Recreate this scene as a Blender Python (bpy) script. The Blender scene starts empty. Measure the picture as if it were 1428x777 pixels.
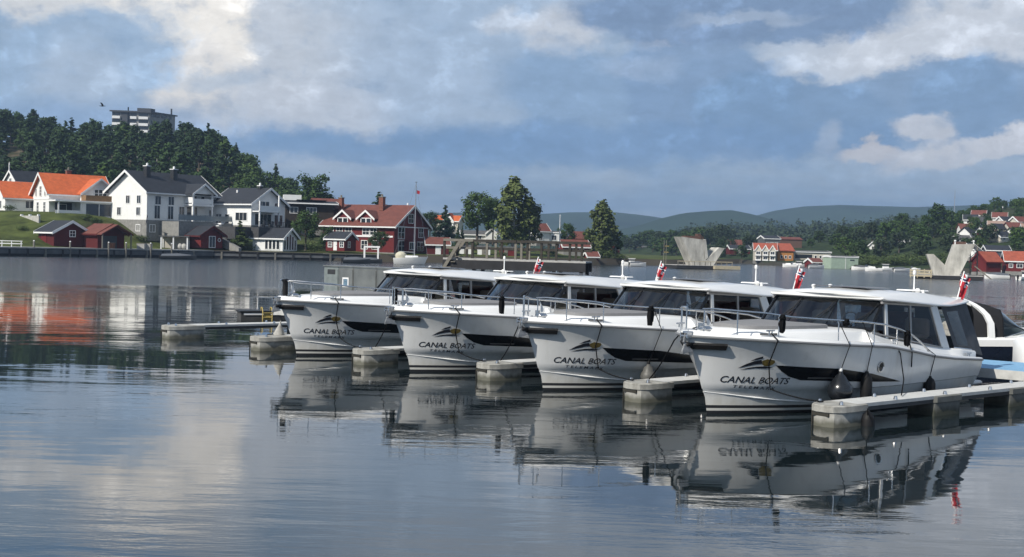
import bpy, bmesh, math, random
import numpy as np
from mathutils import Vector, Matrix

random.seed(7)
rnd = random.Random(11)
R = math.radians
scene = bpy.context.scene
COL = scene.collection

# ---------------------------------------------------------------- camera
F, CAM_H = 1700.0, 2.9               # focal length in photo pixels (1428 wide), eye height above the water
ROLL = math.atan(0.0262)
PITCH = math.atan(44.8 * math.cos(ROLL) / F)
cf = Vector((0, math.cos(PITCH), -math.sin(PITCH)))
r0 = Vector((1, 0, 0)); u0 = r0.cross(cf)
cr = math.cos(ROLL) * r0 + math.sin(ROLL) * u0
cu = math.cos(ROLL) * u0 - math.sin(ROLL) * r0
cam = bpy.data.objects.new('camera', bpy.data.cameras.new('camera'))
COL.objects.link(cam)
cam.matrix_world = Matrix(((cr.x, cu.x, -cf.x, 0), (cr.y, cu.y, -cf.y, 0), (cr.z, cu.z, -cf.z, CAM_H), (0, 0, 0, 1)))
cam.data.sensor_width = 36.0
cam.data.lens = F / 1428 * 36.0
cam.data.clip_start = 0.1
cam.data.clip_end = 20000
scene.camera = cam

# ---------------------------------------------------------------- light, sky, exposure
SUN_EL = 40.0
SUN_DIR = Vector((-0.72, -0.69, 0)).normalized() * math.cos(R(SUN_EL)) + Vector((0, 0, math.sin(R(SUN_EL))))
sun = bpy.data.objects.new('sun', bpy.data.lights.new('sun', 'SUN'))
COL.objects.link(sun)
sun.data.energy = 5.0
sun.data.angle = R(0.5)
sun.data.color = (1.0, 0.95, 0.86)
sun.rotation_euler = (-SUN_DIR).to_track_quat('-Z', 'Y').to_euler()
scene.view_settings.view_transform = 'Standard'
scene.view_settings.look = 'None'
scene.view_settings.exposure = 0.0
scene.view_settings.gamma = 1.0
scene.view_settings.use_curve_mapping = False
scene.cycles.max_bounces = 8
scene.cycles.volume_bounces = 0
scene.cycles.transparent_max_bounces = 12
scene.cycles.caustics_reflective = False
scene.cycles.caustics_refractive = False
scene.cycles.use_denoising = True

world = bpy.data.worlds.new('World')
scene.world = world
world.use_nodes = True
world.cycles.sampling_method = 'MANUAL'
world.cycles.sample_map_resolution = 256
WN, WL = world.node_tree.nodes, world.node_tree.links
WN.clear()


def wnode(t, **kw):
    n = WN.new(t)
    for k, v in kw.items():
        setattr(n, k, v)
    return n


def wmath(op, a, b=None, c=None, clamp=False):
    n = wnode('ShaderNodeMath', operation=op, use_clamp=clamp)
    for i, v in enumerate((a, b, c)):
        if v is None:
            continue
        if isinstance(v, (int, float)):
            n.inputs[i].default_value = v
        else:
            WL.new(v, n.inputs[i])
    return n.outputs[0]


def wsmooth(v, lo, hi, a=0.0, b=1.0):
    n = wnode('ShaderNodeMapRange', interpolation_type='SMOOTHSTEP')
    WL.new(v, n.inputs[0])
    for i, x in enumerate((lo, hi, a, b)):
        n.inputs[i + 1].default_value = x
    return n.outputs[0]


def wmix(fac, a, b):
    n = wnode('ShaderNodeMix', data_type='RGBA')
    for s, v in ((n.inputs[0], fac), (n.inputs[6], a), (n.inputs[7], b)):
        if isinstance(v, tuple):
            s.default_value = (*v, 1)
        elif isinstance(v, (int, float)):
            s.default_value = v
        else:
            WL.new(v, s)
    return n.outputs[2]


def build_sky():
    tc = wnode('ShaderNodeTexCoord')
    sep = wnode('ShaderNodeSeparateXYZ')
    WL.new(tc.outputs['Generated'], sep.inputs[0])
    X, Y, Z = sep.outputs
    az = wmath('ARCTAN2', X, Y)
    el = wmath('ARCSINE', Z)
    comb = wnode('ShaderNodeCombineXYZ')
    WL.new(az, comb.inputs[0]); WL.new(el, comb.inputs[1])
    P = comb.outputs[0]

    def noise(scale, detail, rough, sy=1.0, off=0.0, dist=0.0):
        m = wnode('ShaderNodeMapping')
        m.inputs['Scale'].default_value = (scale, scale * sy, 1)
        m.inputs['Location'].default_value = (off, off * 0.7, off)
        WL.new(P, m.inputs[0])
        n = wnode('ShaderNodeTexNoise')
        n.inputs['Scale'].default_value = 1.0
        n.inputs['Detail'].default_value = detail
        n.inputs['Roughness'].default_value = rough
        n.inputs['Distortion'].default_value = dist
        WL.new(m.outputs[0], n.inputs['Vector'])
        return n
    nw = noise(16, 9, 0.62, 1.5, 3.1)
    # billowing edges: the position itself is pushed about by the noise
    sub = wnode('ShaderNodeVectorMath', operation='SUBTRACT')
    WL.new(nw.outputs['Color'], sub.inputs[0]); sub.inputs[1].default_value = (0.5, 0.5, 0.5)
    sc = wnode('ShaderNodeVectorMath', operation='SCALE')
    WL.new(sub.outputs[0], sc.inputs[0]); sc.inputs['Scale'].default_value = 0.045
    add = wnode('ShaderNodeVectorMath', operation='ADD')
    WL.new(P, add.inputs[0]); WL.new(sc.outputs[0], add.inputs[1])
    W = add.outputs[0]

    def height(shift):
        mv = wnode('ShaderNodeVectorMath', operation='ADD'); WL.new(Wf, mv.inputs[0]); mv.inputs[1].default_value = (shift[0], shift[1], 0)
        m = wnode('ShaderNodeMapping'); m.inputs['Scale'].default_value = (15, 21, 1); m.inputs['Location'].default_value = (4.3, 1.1, 2.0)
        WL.new(mv.outputs[0], m.inputs[0])
        v = wnode('ShaderNodeTexVoronoi', feature='SMOOTH_F1', voronoi_dimensions='2D')
        v.inputs['Scale'].default_value = 1.0; v.inputs['Detail'].default_value = 4.0; v.inputs['Roughness'].default_value = 0.55; v.inputs['Lacunarity'].default_value = 2.2
        v.inputs['Smoothness'].default_value = 0.35
        v.normalize = True
        WL.new(m.outputs[0], v.inputs['Vector'])
        f = wnode('ShaderNodeTexNoise'); f.inputs['Scale'].default_value = 0.9; f.inputs['Detail'].default_value = 8; f.inputs['Roughness'].default_value = 0.6
        WL.new(m.outputs[0], f.inputs['Vector'])
        return wmath('ADD', wmath('MULTIPLY', wmath('SUBTRACT', 1.0, v.outputs['Distance']), 0.55), wmath('MULTIPLY', f.outputs[0], 0.45))
    scf = wnode('ShaderNodeVectorMath', operation='SCALE')
    WL.new(sub.outputs[0], scf.inputs[0]); scf.inputs['Scale'].default_value = 0.03
    addf = wnode('ShaderNodeVectorMath', operation='ADD')
    WL.new(P, addf.inputs[0]); WL.new(scf.outputs[0], addf.inputs[1])
    Wf = addf.outputs[0]
    H0 = height((0, 0)); H1 = height((-0.009, 0.011))
    relief = wmath('SUBTRACT', H0, H1)

    sky = wnode('ShaderNodeTexSky', sky_type='NISHITA')
    sky.sun_disc = False
    sky.sun_elevation = R(SUN_EL)
    sky.sun_rotation = math.atan2(SUN_DIR.x, SUN_DIR.y)
    k = wnode('ShaderNodeVectorMath', operation='SCALE')
    WL.new(sky.outputs[0], k.inputs[0]); k.inputs['Scale'].default_value = 0.09
    clear = k.outputs[0]
    # high cloud cover over the whole dome, broken by clear patches
    cover = noise(2.6, 7, 0.6, 1.6, 9.0, 0.4)
    tone = noise(9.0, 8, 0.6, 2.2, 1.7, 0.3)
    grey = wmix(wsmooth(tone.outputs[0], 0.36, 0.66), (0.20, 0.28, 0.41), (0.42, 0.48, 0.57))
    col = wmix(wsmooth(cover.outputs[0], 0.40, 0.56), clear, grey)
    # the part of the sky the photograph shows: a full cover of cumulus and grey banks
    low = wsmooth(el, 0.17, 0.30, 1.0, 0.0)
    base = wmix(wsmooth(tone.outputs[0], 0.34, 0.68), (0.275, 0.385, 0.535), (0.39, 0.485, 0.605))
    col = wmix(low, col, base)
    streak = noise(7.0, 8, 0.6, 6.0, 5.5)

    def blob(px, py, rx, ry, colr, amt, soft=0.6, tilt=0.0, src=W):
        nonlocal col
        hor = 343.7 + .0262 * (px - 714)
        s = wnode('ShaderNodeVectorMath', operation='SUBTRACT')
        WL.new(src, s.inputs[0])
        s.inputs[1].default_value = (math.atan((px - 714) / F), math.atan((hor - py) / F), 0)
        rot = wnode('ShaderNodeVectorRotate', rotation_type='Z_AXIS')
        WL.new(s.outputs[0], rot.inputs['Vector']); rot.inputs['Angle'].default_value = R(tilt)
        m = wnode('ShaderNodeVectorMath', operation='MULTIPLY')
        WL.new(rot.outputs[0], m.inputs[0]); m.inputs[1].default_value = (F / rx, F / ry, 0)
        ln = wnode('ShaderNodeVectorMath', operation='LENGTH')
        WL.new(m.outputs[0], ln.inputs[0])
        lv = wmath('ADD', ln.outputs['Value'], wmath('MULTIPLY', wmath('SUBTRACT', 0.62, H0), 1.1))
        mask = wsmooth(lv, 1.0 + soft * .5, 1.0 - soft * .5, 0.0, amt)
        col = wmix(mask, col, colr)

    BR = (0.86, 0.83, 0.78); SOFT = (0.52, 0.565, 0.63); DK = (0.195, 0.315, 0.505)
    # above the picture, seen only in the water: a pale sheet right, a blue gap left
    blob(1250, -150, 430, 170, (0.52, 0.56, 0.62), 0.9, 0.9)
    blob(700, -140, 260, 120, (0.42, 0.48, 0.575), 0.8, 0.9)
    blob(230, -60, 110, 110, (0.48, 0.51, 0.565), 0.8, 0.8)
    blob(60, -190, 260, 80, (0.19, 0.32, 0.52), 0.9, 0.6)
    # pale cover at the right and over the middle
    blob(1190, 90, 300, 110, (0.47, 0.545, 0.655), 0.85, 0.9)
    blob(1310, 70, 170, 100, (0.58, 0.615, 0.675), 0.75, 1.0)
    blob(400, 110, 240, 120, (0.46, .53, .63), 0.8, 0.9)
    blob(660, 100, 180, 140, (0.345, 0.455, 0.61), 0.7, 0.9)
    # towering cumulus at the left, its lit side and the grey cloud standing before it
    blob(290, 70, 160, 110, SOFT, 0.85, 0.6)
    blob(225, 50, 112, 84, BR, 0.97, 0.3)
    blob(265, 130, 60, 60, (0.70, .69, .68), 0.85, 0.6)
    blob(440, 170, 90, 60, (0.53, .57, .64), 0.6, 0.9)
    blob(70, 32, 80, 34, (0.66, 0.67, 0.68), 0.9, 0.35)
    blob(70, 120, 170, 72, (0.31, 0.43, 0.59), 0.97, 0.28, -22)
    blob(110, 120, 60, 50, (0.42, 0.50, 0.61), 0.6, 0.9)
    blob(300, 122, 50, 12, (0.36, 0.46, 0.59), 0.6, 1.2)
    blob(130, 185, 230, 34, (0.25, 0.38, 0.59), 0.7, 0.9)
    # long blue base of the bank
    blob(600, 208, 350, 24, (0.165, 0.295, 0.50), 0.95, 0.8)
    # bright rims
    blob(782, 40, 50, 30, (0.60, 0.62, 0.66), 0.7, 0.8)
    blob(960, 62, 70, 26, (0.66, 0.66, 0.68), 0.85, 0.4)
    blob(700, 28, 40, 16, (0.52, .57, .65), 0.7, .7)
    # the dark bank with its ragged crest
    blob(850, 150, 160, 76, (0.235, 0.355, 0.53), 0.92, 0.35, 14)
    blob(970, 130, 125, 76, (0.205, 0.315, 0.49), 0.95, 0.28, 12)
    blob(1100, 172, 150, 52, (0.185, 0.30, 0.475), 0.95, 0.28, 10)
    blob(880, 95, 60, 20, (0.35, .455, .62), 0.6, .8)
    blob(1290, 160, 115, 50, (0.20, 0.315, 0.49), 0.92, 0.3)
    blob(1400, 165, 120, 62, (0.20, 0.315, 0.49), 0.92, 0.35)
    blob(900, 200, 320, 28, (0.175, 0.295, 0.49), 0.85, 0.7)
    blob(1030, 18, 225, 50, (0.185, 0.275, 0.43), 0.98, 0.3)
    blob(1020, 34, 90, 10, (0.38, .46, .58), 0.6, .9)
    # low lit scraps at the right
    blob(1370, 218, 120, 17, (0.58, 0.60, 0.65), 0.9, 0.5, -10)
    blob(1285, 192, 42, 18, (0.56, 0.585, 0.64), 0.85, 0.5)
    blob(1200, 221, 46, 11, (0.56, 0.55, 0.57), 0.8, 0.6)
    blob(1140, 205, 16, 22, (.40, .47, .58), .6, .8)
    # the hazy strip over the horizon, with long thin layers in it
    strip = wsmooth(el, 0.030, 0.088, 1.0, 0.0)
    stripc = wmix(wsmooth(streak.outputs[0], 0.42, 0.62), (0.215, 0.325, 0.475), (0.30, 0.395, 0.52))
    col = wmix(wmath('MULTIPLY', strip, 0.85), col, stripc)
    # billows: sides turned to the sun are paler, the sides turned away bluer
    puff = wmath('MULTIPLY', wsmooth(el, 0.045, 0.10, 0.15, 1.0), 1.0)
    lit = wmath('ADD', wmath('MULTIPLY', wsmooth(relief, 0.0, 0.20, 0.0, 0.42), puff), 1.0)
    lsc = wnode('ShaderNodeVectorMath', operation='SCALE'); WL.new(col, lsc.inputs[0]); WL.new(lit, lsc.inputs['Scale'])
    col = lsc.outputs[0]
    shd = wmath('MULTIPLY', wsmooth(relief, -0.015, -0.17, 0.0, 0.50), puff)
    col = wmix(shd, col, (0.20, 0.305, 0.46))
    fine = noise(38, 8, 0.66, 2.0, 12.0)
    var = wsmooth(fine.outputs[0], 0.3, 0.7, 1.04, 1.20)
    fin = wnode('ShaderNodeVectorMath', operation='SCALE')
    WL.new(col, fin.inputs[0]); WL.new(var, fin.inputs['Scale'])
    bg = wnode('ShaderNodeBackground')
    WL.new(fin.outputs[0], bg.inputs[0]); bg.inputs[1].default_value = 1.0
    out = wnode('ShaderNodeOutputWorld')
    WL.new(bg.outputs[0], out.inputs[0])


build_sky()

# ---------------------------------------------------------------- small helpers


def hor(px):
    return 343.7 + .0262 * (px - 714)


def ray(px, py):
    return cf + cr * ((px - 714) / F) + cu * ((388.5 - py) / F)


def at(px, py, Y):
    d = ray(px, py)
    return Vector((0, 0, CAM_H)) + d * (Y / d.y)


def onz(px, py, z):
    d = ray(px, py)
    return Vector((0, 0, CAM_H)) + d * ((z - CAM_H) / d.z)


MATS = {}


def mat(name, color=(0.5, 0.5, 0.5), rough=0.6, metal=0.0, var=0.0, vscale=4.0, bump=0.0, bscale=20.0, coat=0.0, spec=0.5, tint=None, stretch=(1, 1, 1)):
    """Principled material with noise-broken colour, roughness and a little bump."""
    if name in MATS:
        return MATS[name]
    m = bpy.data.materials.new(name)
    m.use_nodes = True
    N, L = m.node_tree.nodes, m.node_tree.links
    b = N['Principled BSDF']
    b.inputs['Base Color'].default_value = (*color, 1)
    b.inputs['Roughness'].default_value = rough
    b.inputs['Metallic'].default_value = metal
    b.inputs['Coat Weight'].default_value = coat
    b.inputs['Coat Roughness'].default_value = 0.08
    b.inputs['Specular IOR Level'].default_value = spec
    if var or bump:
        tc = N.new('ShaderNodeTexCoord')
        mp = N.new('ShaderNodeMapping'); mp.inputs['Scale'].default_value = stretch
        L.new(tc.outputs['Object'], mp.inputs[0])
    if var:
        n = N.new('ShaderNodeTexNoise'); n.inputs['Scale'].default_value = vscale; n.inputs['Detail'].default_value = 6; n.inputs['Roughness'].default_value = 0.62
        L.new(mp.outputs[0], n.inputs['Vector'])
        r = N.new('ShaderNodeValToRGB')
        t = tint or color
        r.color_ramp.elements[0].position = 0.32; r.color_ramp.elements[1].position = 0.68
        r.color_ramp.elements[0].color = (*[max(0, c * (1 - var)) for c in t], 1)
        r.color_ramp.elements[1].color = (*[min(1, c * (1 + var * 0.6)) for c in color], 1)
        L.new(n.outputs[0], r.inputs[0]); L.new(r.outputs[0], b.inputs['Base Color'])
        mr = N.new('ShaderNodeMapRange'); mr.inputs[3].default_value = max(0.02, rough - 0.08); mr.inputs[4].default_value = min(1, rough + 0.1)
        L.new(n.outputs[0], mr.inputs[0]); L.new(mr.outputs[0], b.inputs['Roughness'])
    if bump:
        n2 = N.new('ShaderNodeTexNoise'); n2.inputs['Scale'].default_value = bscale; n2.inputs['Detail'].default_value = 4
        L.new(mp.outputs[0], n2.inputs['Vector'])
        bp = N.new('ShaderNodeBump'); bp.inputs['Strength'].default_value = bump; bp.inputs['Distance'].default_value = 0.02
        L.new(n2.outputs[0], bp.inputs['Height']); L.new(bp.outputs[0], b.inputs['Normal'])
    MATS[name] = m
    return m


def board_mat(name, color, rough=0.75, pitch=7.0, vertical=False, var=0.14, spec=0.3, axis=None):
    """Painted boards: fine grooves as bump plus slight board to board variation."""
    if name in MATS:
        return MATS[name]
    m = mat(name, color, rough, var=var, vscale=1.6, spec=spec)
    N, L = m.node_tree.nodes, m.node_tree.links
    b = N['Principled BSDF']
    tc = N.new('ShaderNodeTexCoord')
    w = N.new('ShaderNodeTexWave'); w.wave_type = 'BANDS'; w.bands_direction = axis or ('X' if vertical else 'Z'); w.wave_profile = 'SAW'
    w.inputs['Scale'].default_value = pitch / 6.28 * 2
    L.new(tc.outputs['Object'], w.inputs[0])
    bp = N.new('ShaderNodeBump'); bp.inputs['Strength'].default_value = 0.25; bp.inputs['Distance'].default_value = 0.012
    L.new(w.outputs[1], bp.inputs['Height']); L.new(bp.outputs[0], b.inputs['Normal'])
    return m


def glass_mat(name, tint=(0.5, 0.55, 0.57), f0=0.07):
    if name in MATS:
        return MATS[name]
    m = bpy.data.materials.new(name)
    m.use_nodes = True
    N, L = m.node_tree.nodes, m.node_tree.links
    N.clear()
    t = N.new('ShaderNodeBsdfTransparent'); t.inputs[0].default_value = (*tint, 1)
    g = N.new('ShaderNodeBsdfGlossy'); g.inputs['Roughness'].default_value = 0.015
    lw = N.new('ShaderNodeLayerWeight'); lw.inputs[0].default_value = 0.5
    mx = N.new('ShaderNodeMixShader'); o = N.new('ShaderNodeOutputMaterial')
    pw = N.new('ShaderNodeMath'); pw.operation = 'POWER'; pw.inputs[1].default_value = 4.5
    a = N.new('ShaderNodeMath'); a.operation = 'MULTIPLY_ADD'; a.inputs[1].default_value = 0.9; a.inputs[2].default_value = f0; a.use_clamp = True
    L.new(lw.outputs['Facing'], pw.inputs[0]); L.new(pw.outputs[0], a.inputs[0]); L.new(a.outputs[0], mx.inputs[0])
    L.new(t.outputs[0], mx.inputs[1]); L.new(g.outputs[0], mx.inputs[2]); L.new(mx.outputs[0], o.inputs[0])
    MATS[name] = m
    return m


class MB:
    """Collects shapes into one mesh."""

    def __init__(self):
        self.v, self.f, self.mi = [], [], []
        self.m = 0

    def add(self, verts, faces):
        o = len(self.v)
        self.v += [tuple(p) for p in verts]
        self.f += [tuple(i + o for i in f) for f in faces]
        self.mi += [self.m] * len(faces)
        return self

    def poly(self, pts):
        return self.add(pts, [tuple(range(len(pts)))])

    def hexa(self, p):
        """eight corners: bottom ring then top ring"""
        return self.add(p, [(3, 2, 1, 0), (4, 5, 6, 7), (0, 1, 5, 4), (1, 2, 6, 5), (2, 3, 7, 6), (3, 0, 4, 7)])

    def box(self, c, s, rz=0.0, bevel=0.0):
        cx, cy, cz = c
        hx, hy, hz = s[0] / 2, s[1] / 2, s[2] / 2
        ca, sa = math.cos(rz), math.sin(rz)

        def P(x, y, z):
            return (cx + x * ca - y * sa, cy + x * sa + y * ca, cz + z)
        if bevel <= 0:
            return self.hexa([P(-hx, -hy, -hz), P(hx, -hy, -hz), P(hx, hy, -hz), P(-hx, hy, -hz), P(-hx, -hy, hz), P(hx, -hy, hz), P(hx, hy, hz), P(-hx, hy, hz)])
        b = min(bevel, hx * .95, hy * .95, hz * .95)
        rings = []
        for z, k in ((-hz, b), (-hz + b, 0), (hz - b, 0), (hz, b)):
            x, y = hx - k, hy - k
            c_ = b * 0.6 if k == 0 else 0.3 * b
            rings.append([P(-x + c_, -y, z), P(x - c_, -y, z), P(x, -y + c_, z), P(x, y - c_, z), P(x - c_, y, z), P(-x + c_, y, z), P(-x, y - c_, z), P(-x, -y + c_, z)])
        return self.loft(rings, closed=True, caps=True)

    def loft(self, rings, closed=True, caps=True):
        n = len(rings[0]); o = len(self.v)
        vs = [p for r in rings for p in r]
        fs = []
        for i in range(len(rings) - 1):
            for j in range(n if closed else n - 1):
                a = i * n + j; b = i * n + (j + 1) % n
                fs.append((a, b, b + n, a + n))
        if caps:
            fs.append(tuple(reversed(range(n))))
            fs.append(tuple(range((len(rings) - 1) * n, len(rings) * n)))
        return self.add(vs, fs)

    def tube(self, pts, r, n=6, caps=True):
        pts = [Vector(p) for p in pts]
        rs = r if isinstance(r, (list, tuple)) else [r] * len(pts)
        rings = []
        up = None
        for i, p in enumerate(pts):
            t = (pts[min(i + 1, len(pts) - 1)] - pts[max(i - 1, 0)])
            if t.length < 1e-9:
                t = Vector((0, 0, 1))
            t.normalize()
            if up is None:
                up = Vector((0, 0, 1)) if abs(t.z) < 0.9 else Vector((1, 0, 0))
            a = t.cross(up)
            if a.length < 1e-6:
                a = t.cross(Vector((0, 1, 0)))
            a.normalize(); b = a.cross(t); up = b
            rings.append([p + (a * math.cos(q) + b * math.sin(q)) * rs[i] for q in [2 * math.pi * k / n for k in range(n)]])
        return self.loft(rings, True, caps)

    def lathe(self, prof, c=(0, 0, 0), n=14, caps=True):
        rings = [[(c[0] + r * math.cos(2 * math.pi * k / n), c[1] + r * math.sin(2 * math.pi * k / n), c[2] + z) for k in range(n)] for r, z in prof]
        return self.loft(rings, True, caps)

    def ball(self, c, r, n=12, m=8, sc=(1, 1, 1)):
        rings = []
        for i in range(m + 1):
            a = -math.pi / 2 + math.pi * i / m
            rr = max(0.02, math.cos(a))
            rings.append([(c[0] + r * sc[0] * rr * math.cos(2 * math.pi * k / n), c[1] + r * sc[1] * rr * math.sin(2 * math.pi * k / n), c[2] + r * sc[2] * math.sin(a)) for k in range(n)])
        return self.loft(rings, True, True)

    def prism(self, pts, d):
        """planar outline pushed along vector d"""
        d = Vector(d); n = len(pts)
        a = [Vector(p) for p in pts]; b = [p + d for p in a]
        return self.add(a + b, [tuple(reversed(range(n))), tuple(range(n, 2 * n))] + [(i, (i + 1) % n, n + (i + 1) % n, n + i) for i in range(n)])

    def build(self, name, mats, parent=None, smooth=None, loc=None, rz=0.0):
        me = bpy.data.meshes.new(name)
        me.from_pydata(self.v, [], self.f)
        if not isinstance(mats, (list, tuple)):
            mats = [mats]
        for m in mats:
            me.materials.append(m)
        if len(mats) > 1:
            me.polygons.foreach_set('material_index', self.mi)
        me.update()
        bm = bmesh.new(); bm.from_mesh(me); bmesh.ops.recalc_face_normals(bm, faces=bm.faces); bm.to_mesh(me); bm.free()
        if smooth is not None:
            me.polygons.foreach_set('use_smooth', [True] * len(me.polygons))
            me.set_sharp_from_angle(angle=R(smooth))
        o = bpy.data.objects.new(name, me)
        COL.objects.link(o)
        if parent is not None:
            o.parent = parent
        if loc is not None:
            o.location = loc
        o.rotation_euler.z = rz
        return o


def tag(o, label=None, cat=None, group=None, kind=None):
    if label: o['label'] = label
    if cat: o['category'] = cat
    if group: o['group'] = group
    if kind: o['kind'] = kind
    return o


def thing(name, label, cat, loc=(0, 0, 0), rz=0.0, group=None):
    o = bpy.data.objects.new(name, None)
    o.empty_display_size = 0.3
    COL.objects.link(o)
    o.location = loc; o.rotation_euler.z = rz
    return tag(o, label, cat, group)


def kids(o):
    return [c for c in bpy.data.objects if c.parent == o]


def dup(root, loc, rz, label=None, scale=None, tree=None):
    def cp(src, parent):
        c = src.copy(); COL.objects.link(c)
        if parent is not None:
            c.parent = parent
        for ch in tree[src.name] if tree else kids(src):
            cp(ch, c)
        return c
    r = cp(root, None)
    r.location = loc; r.rotation_euler.z = rz
    if scale: r.scale = scale
    if label: r['label'] = label
    return r


def family(root):
    """name -> children, read once so that many copies stay cheap"""
    t = {}

    def walk(o):
        t[o.name] = kids(o)
        for c in t[o.name]:
            walk(c)
    walk(root)
    return t


def lerp(x, tab):
    if x <= tab[0][0]:
        return tab[0][1]
    for (a, b), (c, d) in zip(tab, tab[1:]):
        if x <= c:
            return b + (d - b) * (x - a) / (c - a)
    return tab[-1][1]


def sstep(a, b, x):
    t = max(0.0, min(1.0, (x - a) / (b - a)))
    return t * t * (3 - 2 * t)

# ---------------------------------------------------------------- air
def make_haze():
    mb = MB(); mb.box((0, 1320, 51), (4600, 2760, 108))
    m = bpy.data.materials.new('haze'); m.use_nodes = True
    N, L = m.node_tree.nodes, m.node_tree.links
    N.clear()
    o = N.new('ShaderNodeOutputMaterial'); v = N.new('ShaderNodeVolumePrincipled')
    v.inputs['Color'].default_value = (0.50, 0.68, 0.95, 1)
    v.inputs['Density'].default_value = 0.00030
    v.inputs['Anisotropy'].default_value = 0.25
    L.new(v.outputs[0], o.inputs['Volume'])
    tag(mb.build('haze', m), kind='stuff')


make_haze()


# ---------------------------------------------------------------- water
def make_water():
    m = bpy.data.materials.new('lake_water'); m.use_nodes = True
    N, L = m.node_tree.nodes, m.node_tree.links
    N.clear()

    def node(t, **kw):
        n = N.new(t)
        for k, v in kw.items():
            setattr(n, k, v)
        return n

    def math_(op, a, b=None, clamp=False):
        n = node('ShaderNodeMath', operation=op, use_clamp=clamp)
        for i, v in enumerate((a, b)):
            if v is None: continue
            if isinstance(v, (int, float)): n.inputs[i].default_value = v
            else: L.new(v, n.inputs[i])
        return n.outputs[0]

    def rng(v, lo, hi, a, b):
        n = node('ShaderNodeMapRange', interpolation_type='SMOOTHSTEP')
        L.new(v, n.inputs[0])
        for i, x in enumerate((lo, hi, a, b)):
            n.inputs[i + 1].default_value = x
        return n.outputs[0]
    geo = node('ShaderNodeNewGeometry')
    pos = geo.outputs['Position']

    def noise(sx, sy, detail, rough=0.5, off=0.0, rz=0.0, dist=0.0):
        mp = node('ShaderNodeMapping')
        mp.inputs['Scale'].default_value = (sx, sy, 1); mp.inputs['Location'].default_value = (off, off, off); mp.inputs['Rotation'].default_value = (0, 0, R(rz))
        L.new(pos, mp.inputs[0])
        n = node('ShaderNodeTexNoise'); n.inputs['Scale'].default_value = 1.0
        n.inputs['Detail'].default_value = detail; n.inputs['Roughness'].default_value = rough; n.inputs['Distortion'].default_value = dist
        L.new(mp.outputs[0], n.inputs['Vector'])
        return n.outputs[0]
    sep = node('ShaderNodeSeparateXYZ'); L.new(pos, sep.inputs[0])
    Y = sep.outputs[1]
    # the wind has roughened the open water beyond the berths, in ragged patches
    patch = noise(0.022, 0.05, 4, 0.6, 3.0, 14)
    far = rng(math_('ADD', Y, math_('MULTIPLY', math_('SUBTRACT', patch, 0.5), 110)), 62, 92, 0.0, 1.0)
    near_patch = rng(noise(0.10, 0.16, 3, 0.55, 8.0, -20), 0.40, 0.66, 0.12, 1.0)
    small = noise(0.55, 2.1, 5, 0.55, 0.0, 12, 0.3)
    swell = noise(0.16, 0.55, 3, 0.5, 4.0, -8, 0.2)
    chop = noise(1.4, 2.6, 4, 0.62, 9.0, 20, 0.2)
    h = math_('ADD', math_('MULTIPLY', math_('MULTIPLY', small, near_patch), 0.0105), math_('MULTIPLY', swell, 0.0105))
    h = math_('ADD', h, math_('MULTIPLY', math_('MULTIPLY', chop, far), 0.13))
    bp = node('ShaderNodeBump'); bp.inputs['Strength'].default_value = 1.0; bp.inputs['Distance'].default_value = 1.0
    L.new(h, bp.inputs['Height'])
    lw = node('ShaderNodeLayerWeight'); lw.inputs[0].default_value = 0.5
    L.new(bp.outputs[0], lw.inputs['Normal'])
    fac = math_('ADD', math_('MULTIPLY', math_('POWER', lw.outputs['Facing'], 3.4), 0.80), 0.08, True)
    g = node('ShaderNodeBsdfGlossy'); g.inputs[0].default_value = (1.0, 0.985, 0.965, 1)
    L.new(rng(far, 0, 1, 0.015, 0.10), g.inputs['Roughness']); L.new(bp.outputs[0], g.inputs['Normal'])
    d = node('ShaderNodeBsdfDiffuse'); d.inputs[0].default_value = (0.010, 0.017, 0.020, 1)
    mx = node('ShaderNodeMixShader'); o = node('ShaderNodeOutputMaterial')
    L.new(fac, mx.inputs[0]); L.new(d.outputs[0], mx.inputs[1]); L.new(g.outputs[0], mx.inputs[2]); L.new(mx.outputs[0], o.inputs[0])
    mb = MB()
    mb.poly([(-900, -40, 0), (900, -40, 0), (900, 1400, 0), (-900, 1400, 0)])
    tag(mb.build('water', m), kind='structure')


make_water()

# ---------------------------------------------------------------- land
SHORE_L = [(-260, 140), (-64.8, 157), (-50.3, 178), (-44, 182), (-28, 184), (-17, 190), (4, 197), (14, 210), (20, 228), (31, 231)]


def shore_l(x):
    return lerp(x, SHORE_L)


def ridge(u):
    """height of the wooded hill's crest, by bearing (photo pixel of the bearing)"""
    return lerp(u, [(-400, 34), (0, 20.5), (50, 19.5), (80, 18), (150, 18), (290, 18.5), (320, 16), (345, 12.5), (365, 9), (390, 7.5), (440, 5.5), (480, 2), (560, 0)])


def land_left(x, y):
    d = y - shore_l(x)
    if x > 30:
        d -= (x - 30) * 3
    if d < 0:
        return -1.5
    z = 1.15
    z += sstep(3, 30, d) * 4.0 * sstep(-38, -70, x)
    z += sstep(4, 30, d) * 1.2 * sstep(40, -10, x)
    u = 714 + 1700 * x / y
    k = sstep(212, 330, y)
    z += ridge(u) * k * (0.8 + 0.2 * k) + sstep(330, 480, y) * 4 * sstep(420, 250, u)
    z += 0.5 * math.sin(x * .31 + y * .17) * sstep(8, 30, d) * sstep(-20, -60, x) * sstep(205, 240, y)
    return z


SHORE_R = [(20, 620), (40, 470), (52, 372), (61, 283), (72, 254), (87, 252), (100, 215), (112, 200), (140, 190), (400, 160)]


def shore_r(x):
    return lerp(x, SHORE_R)


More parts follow.
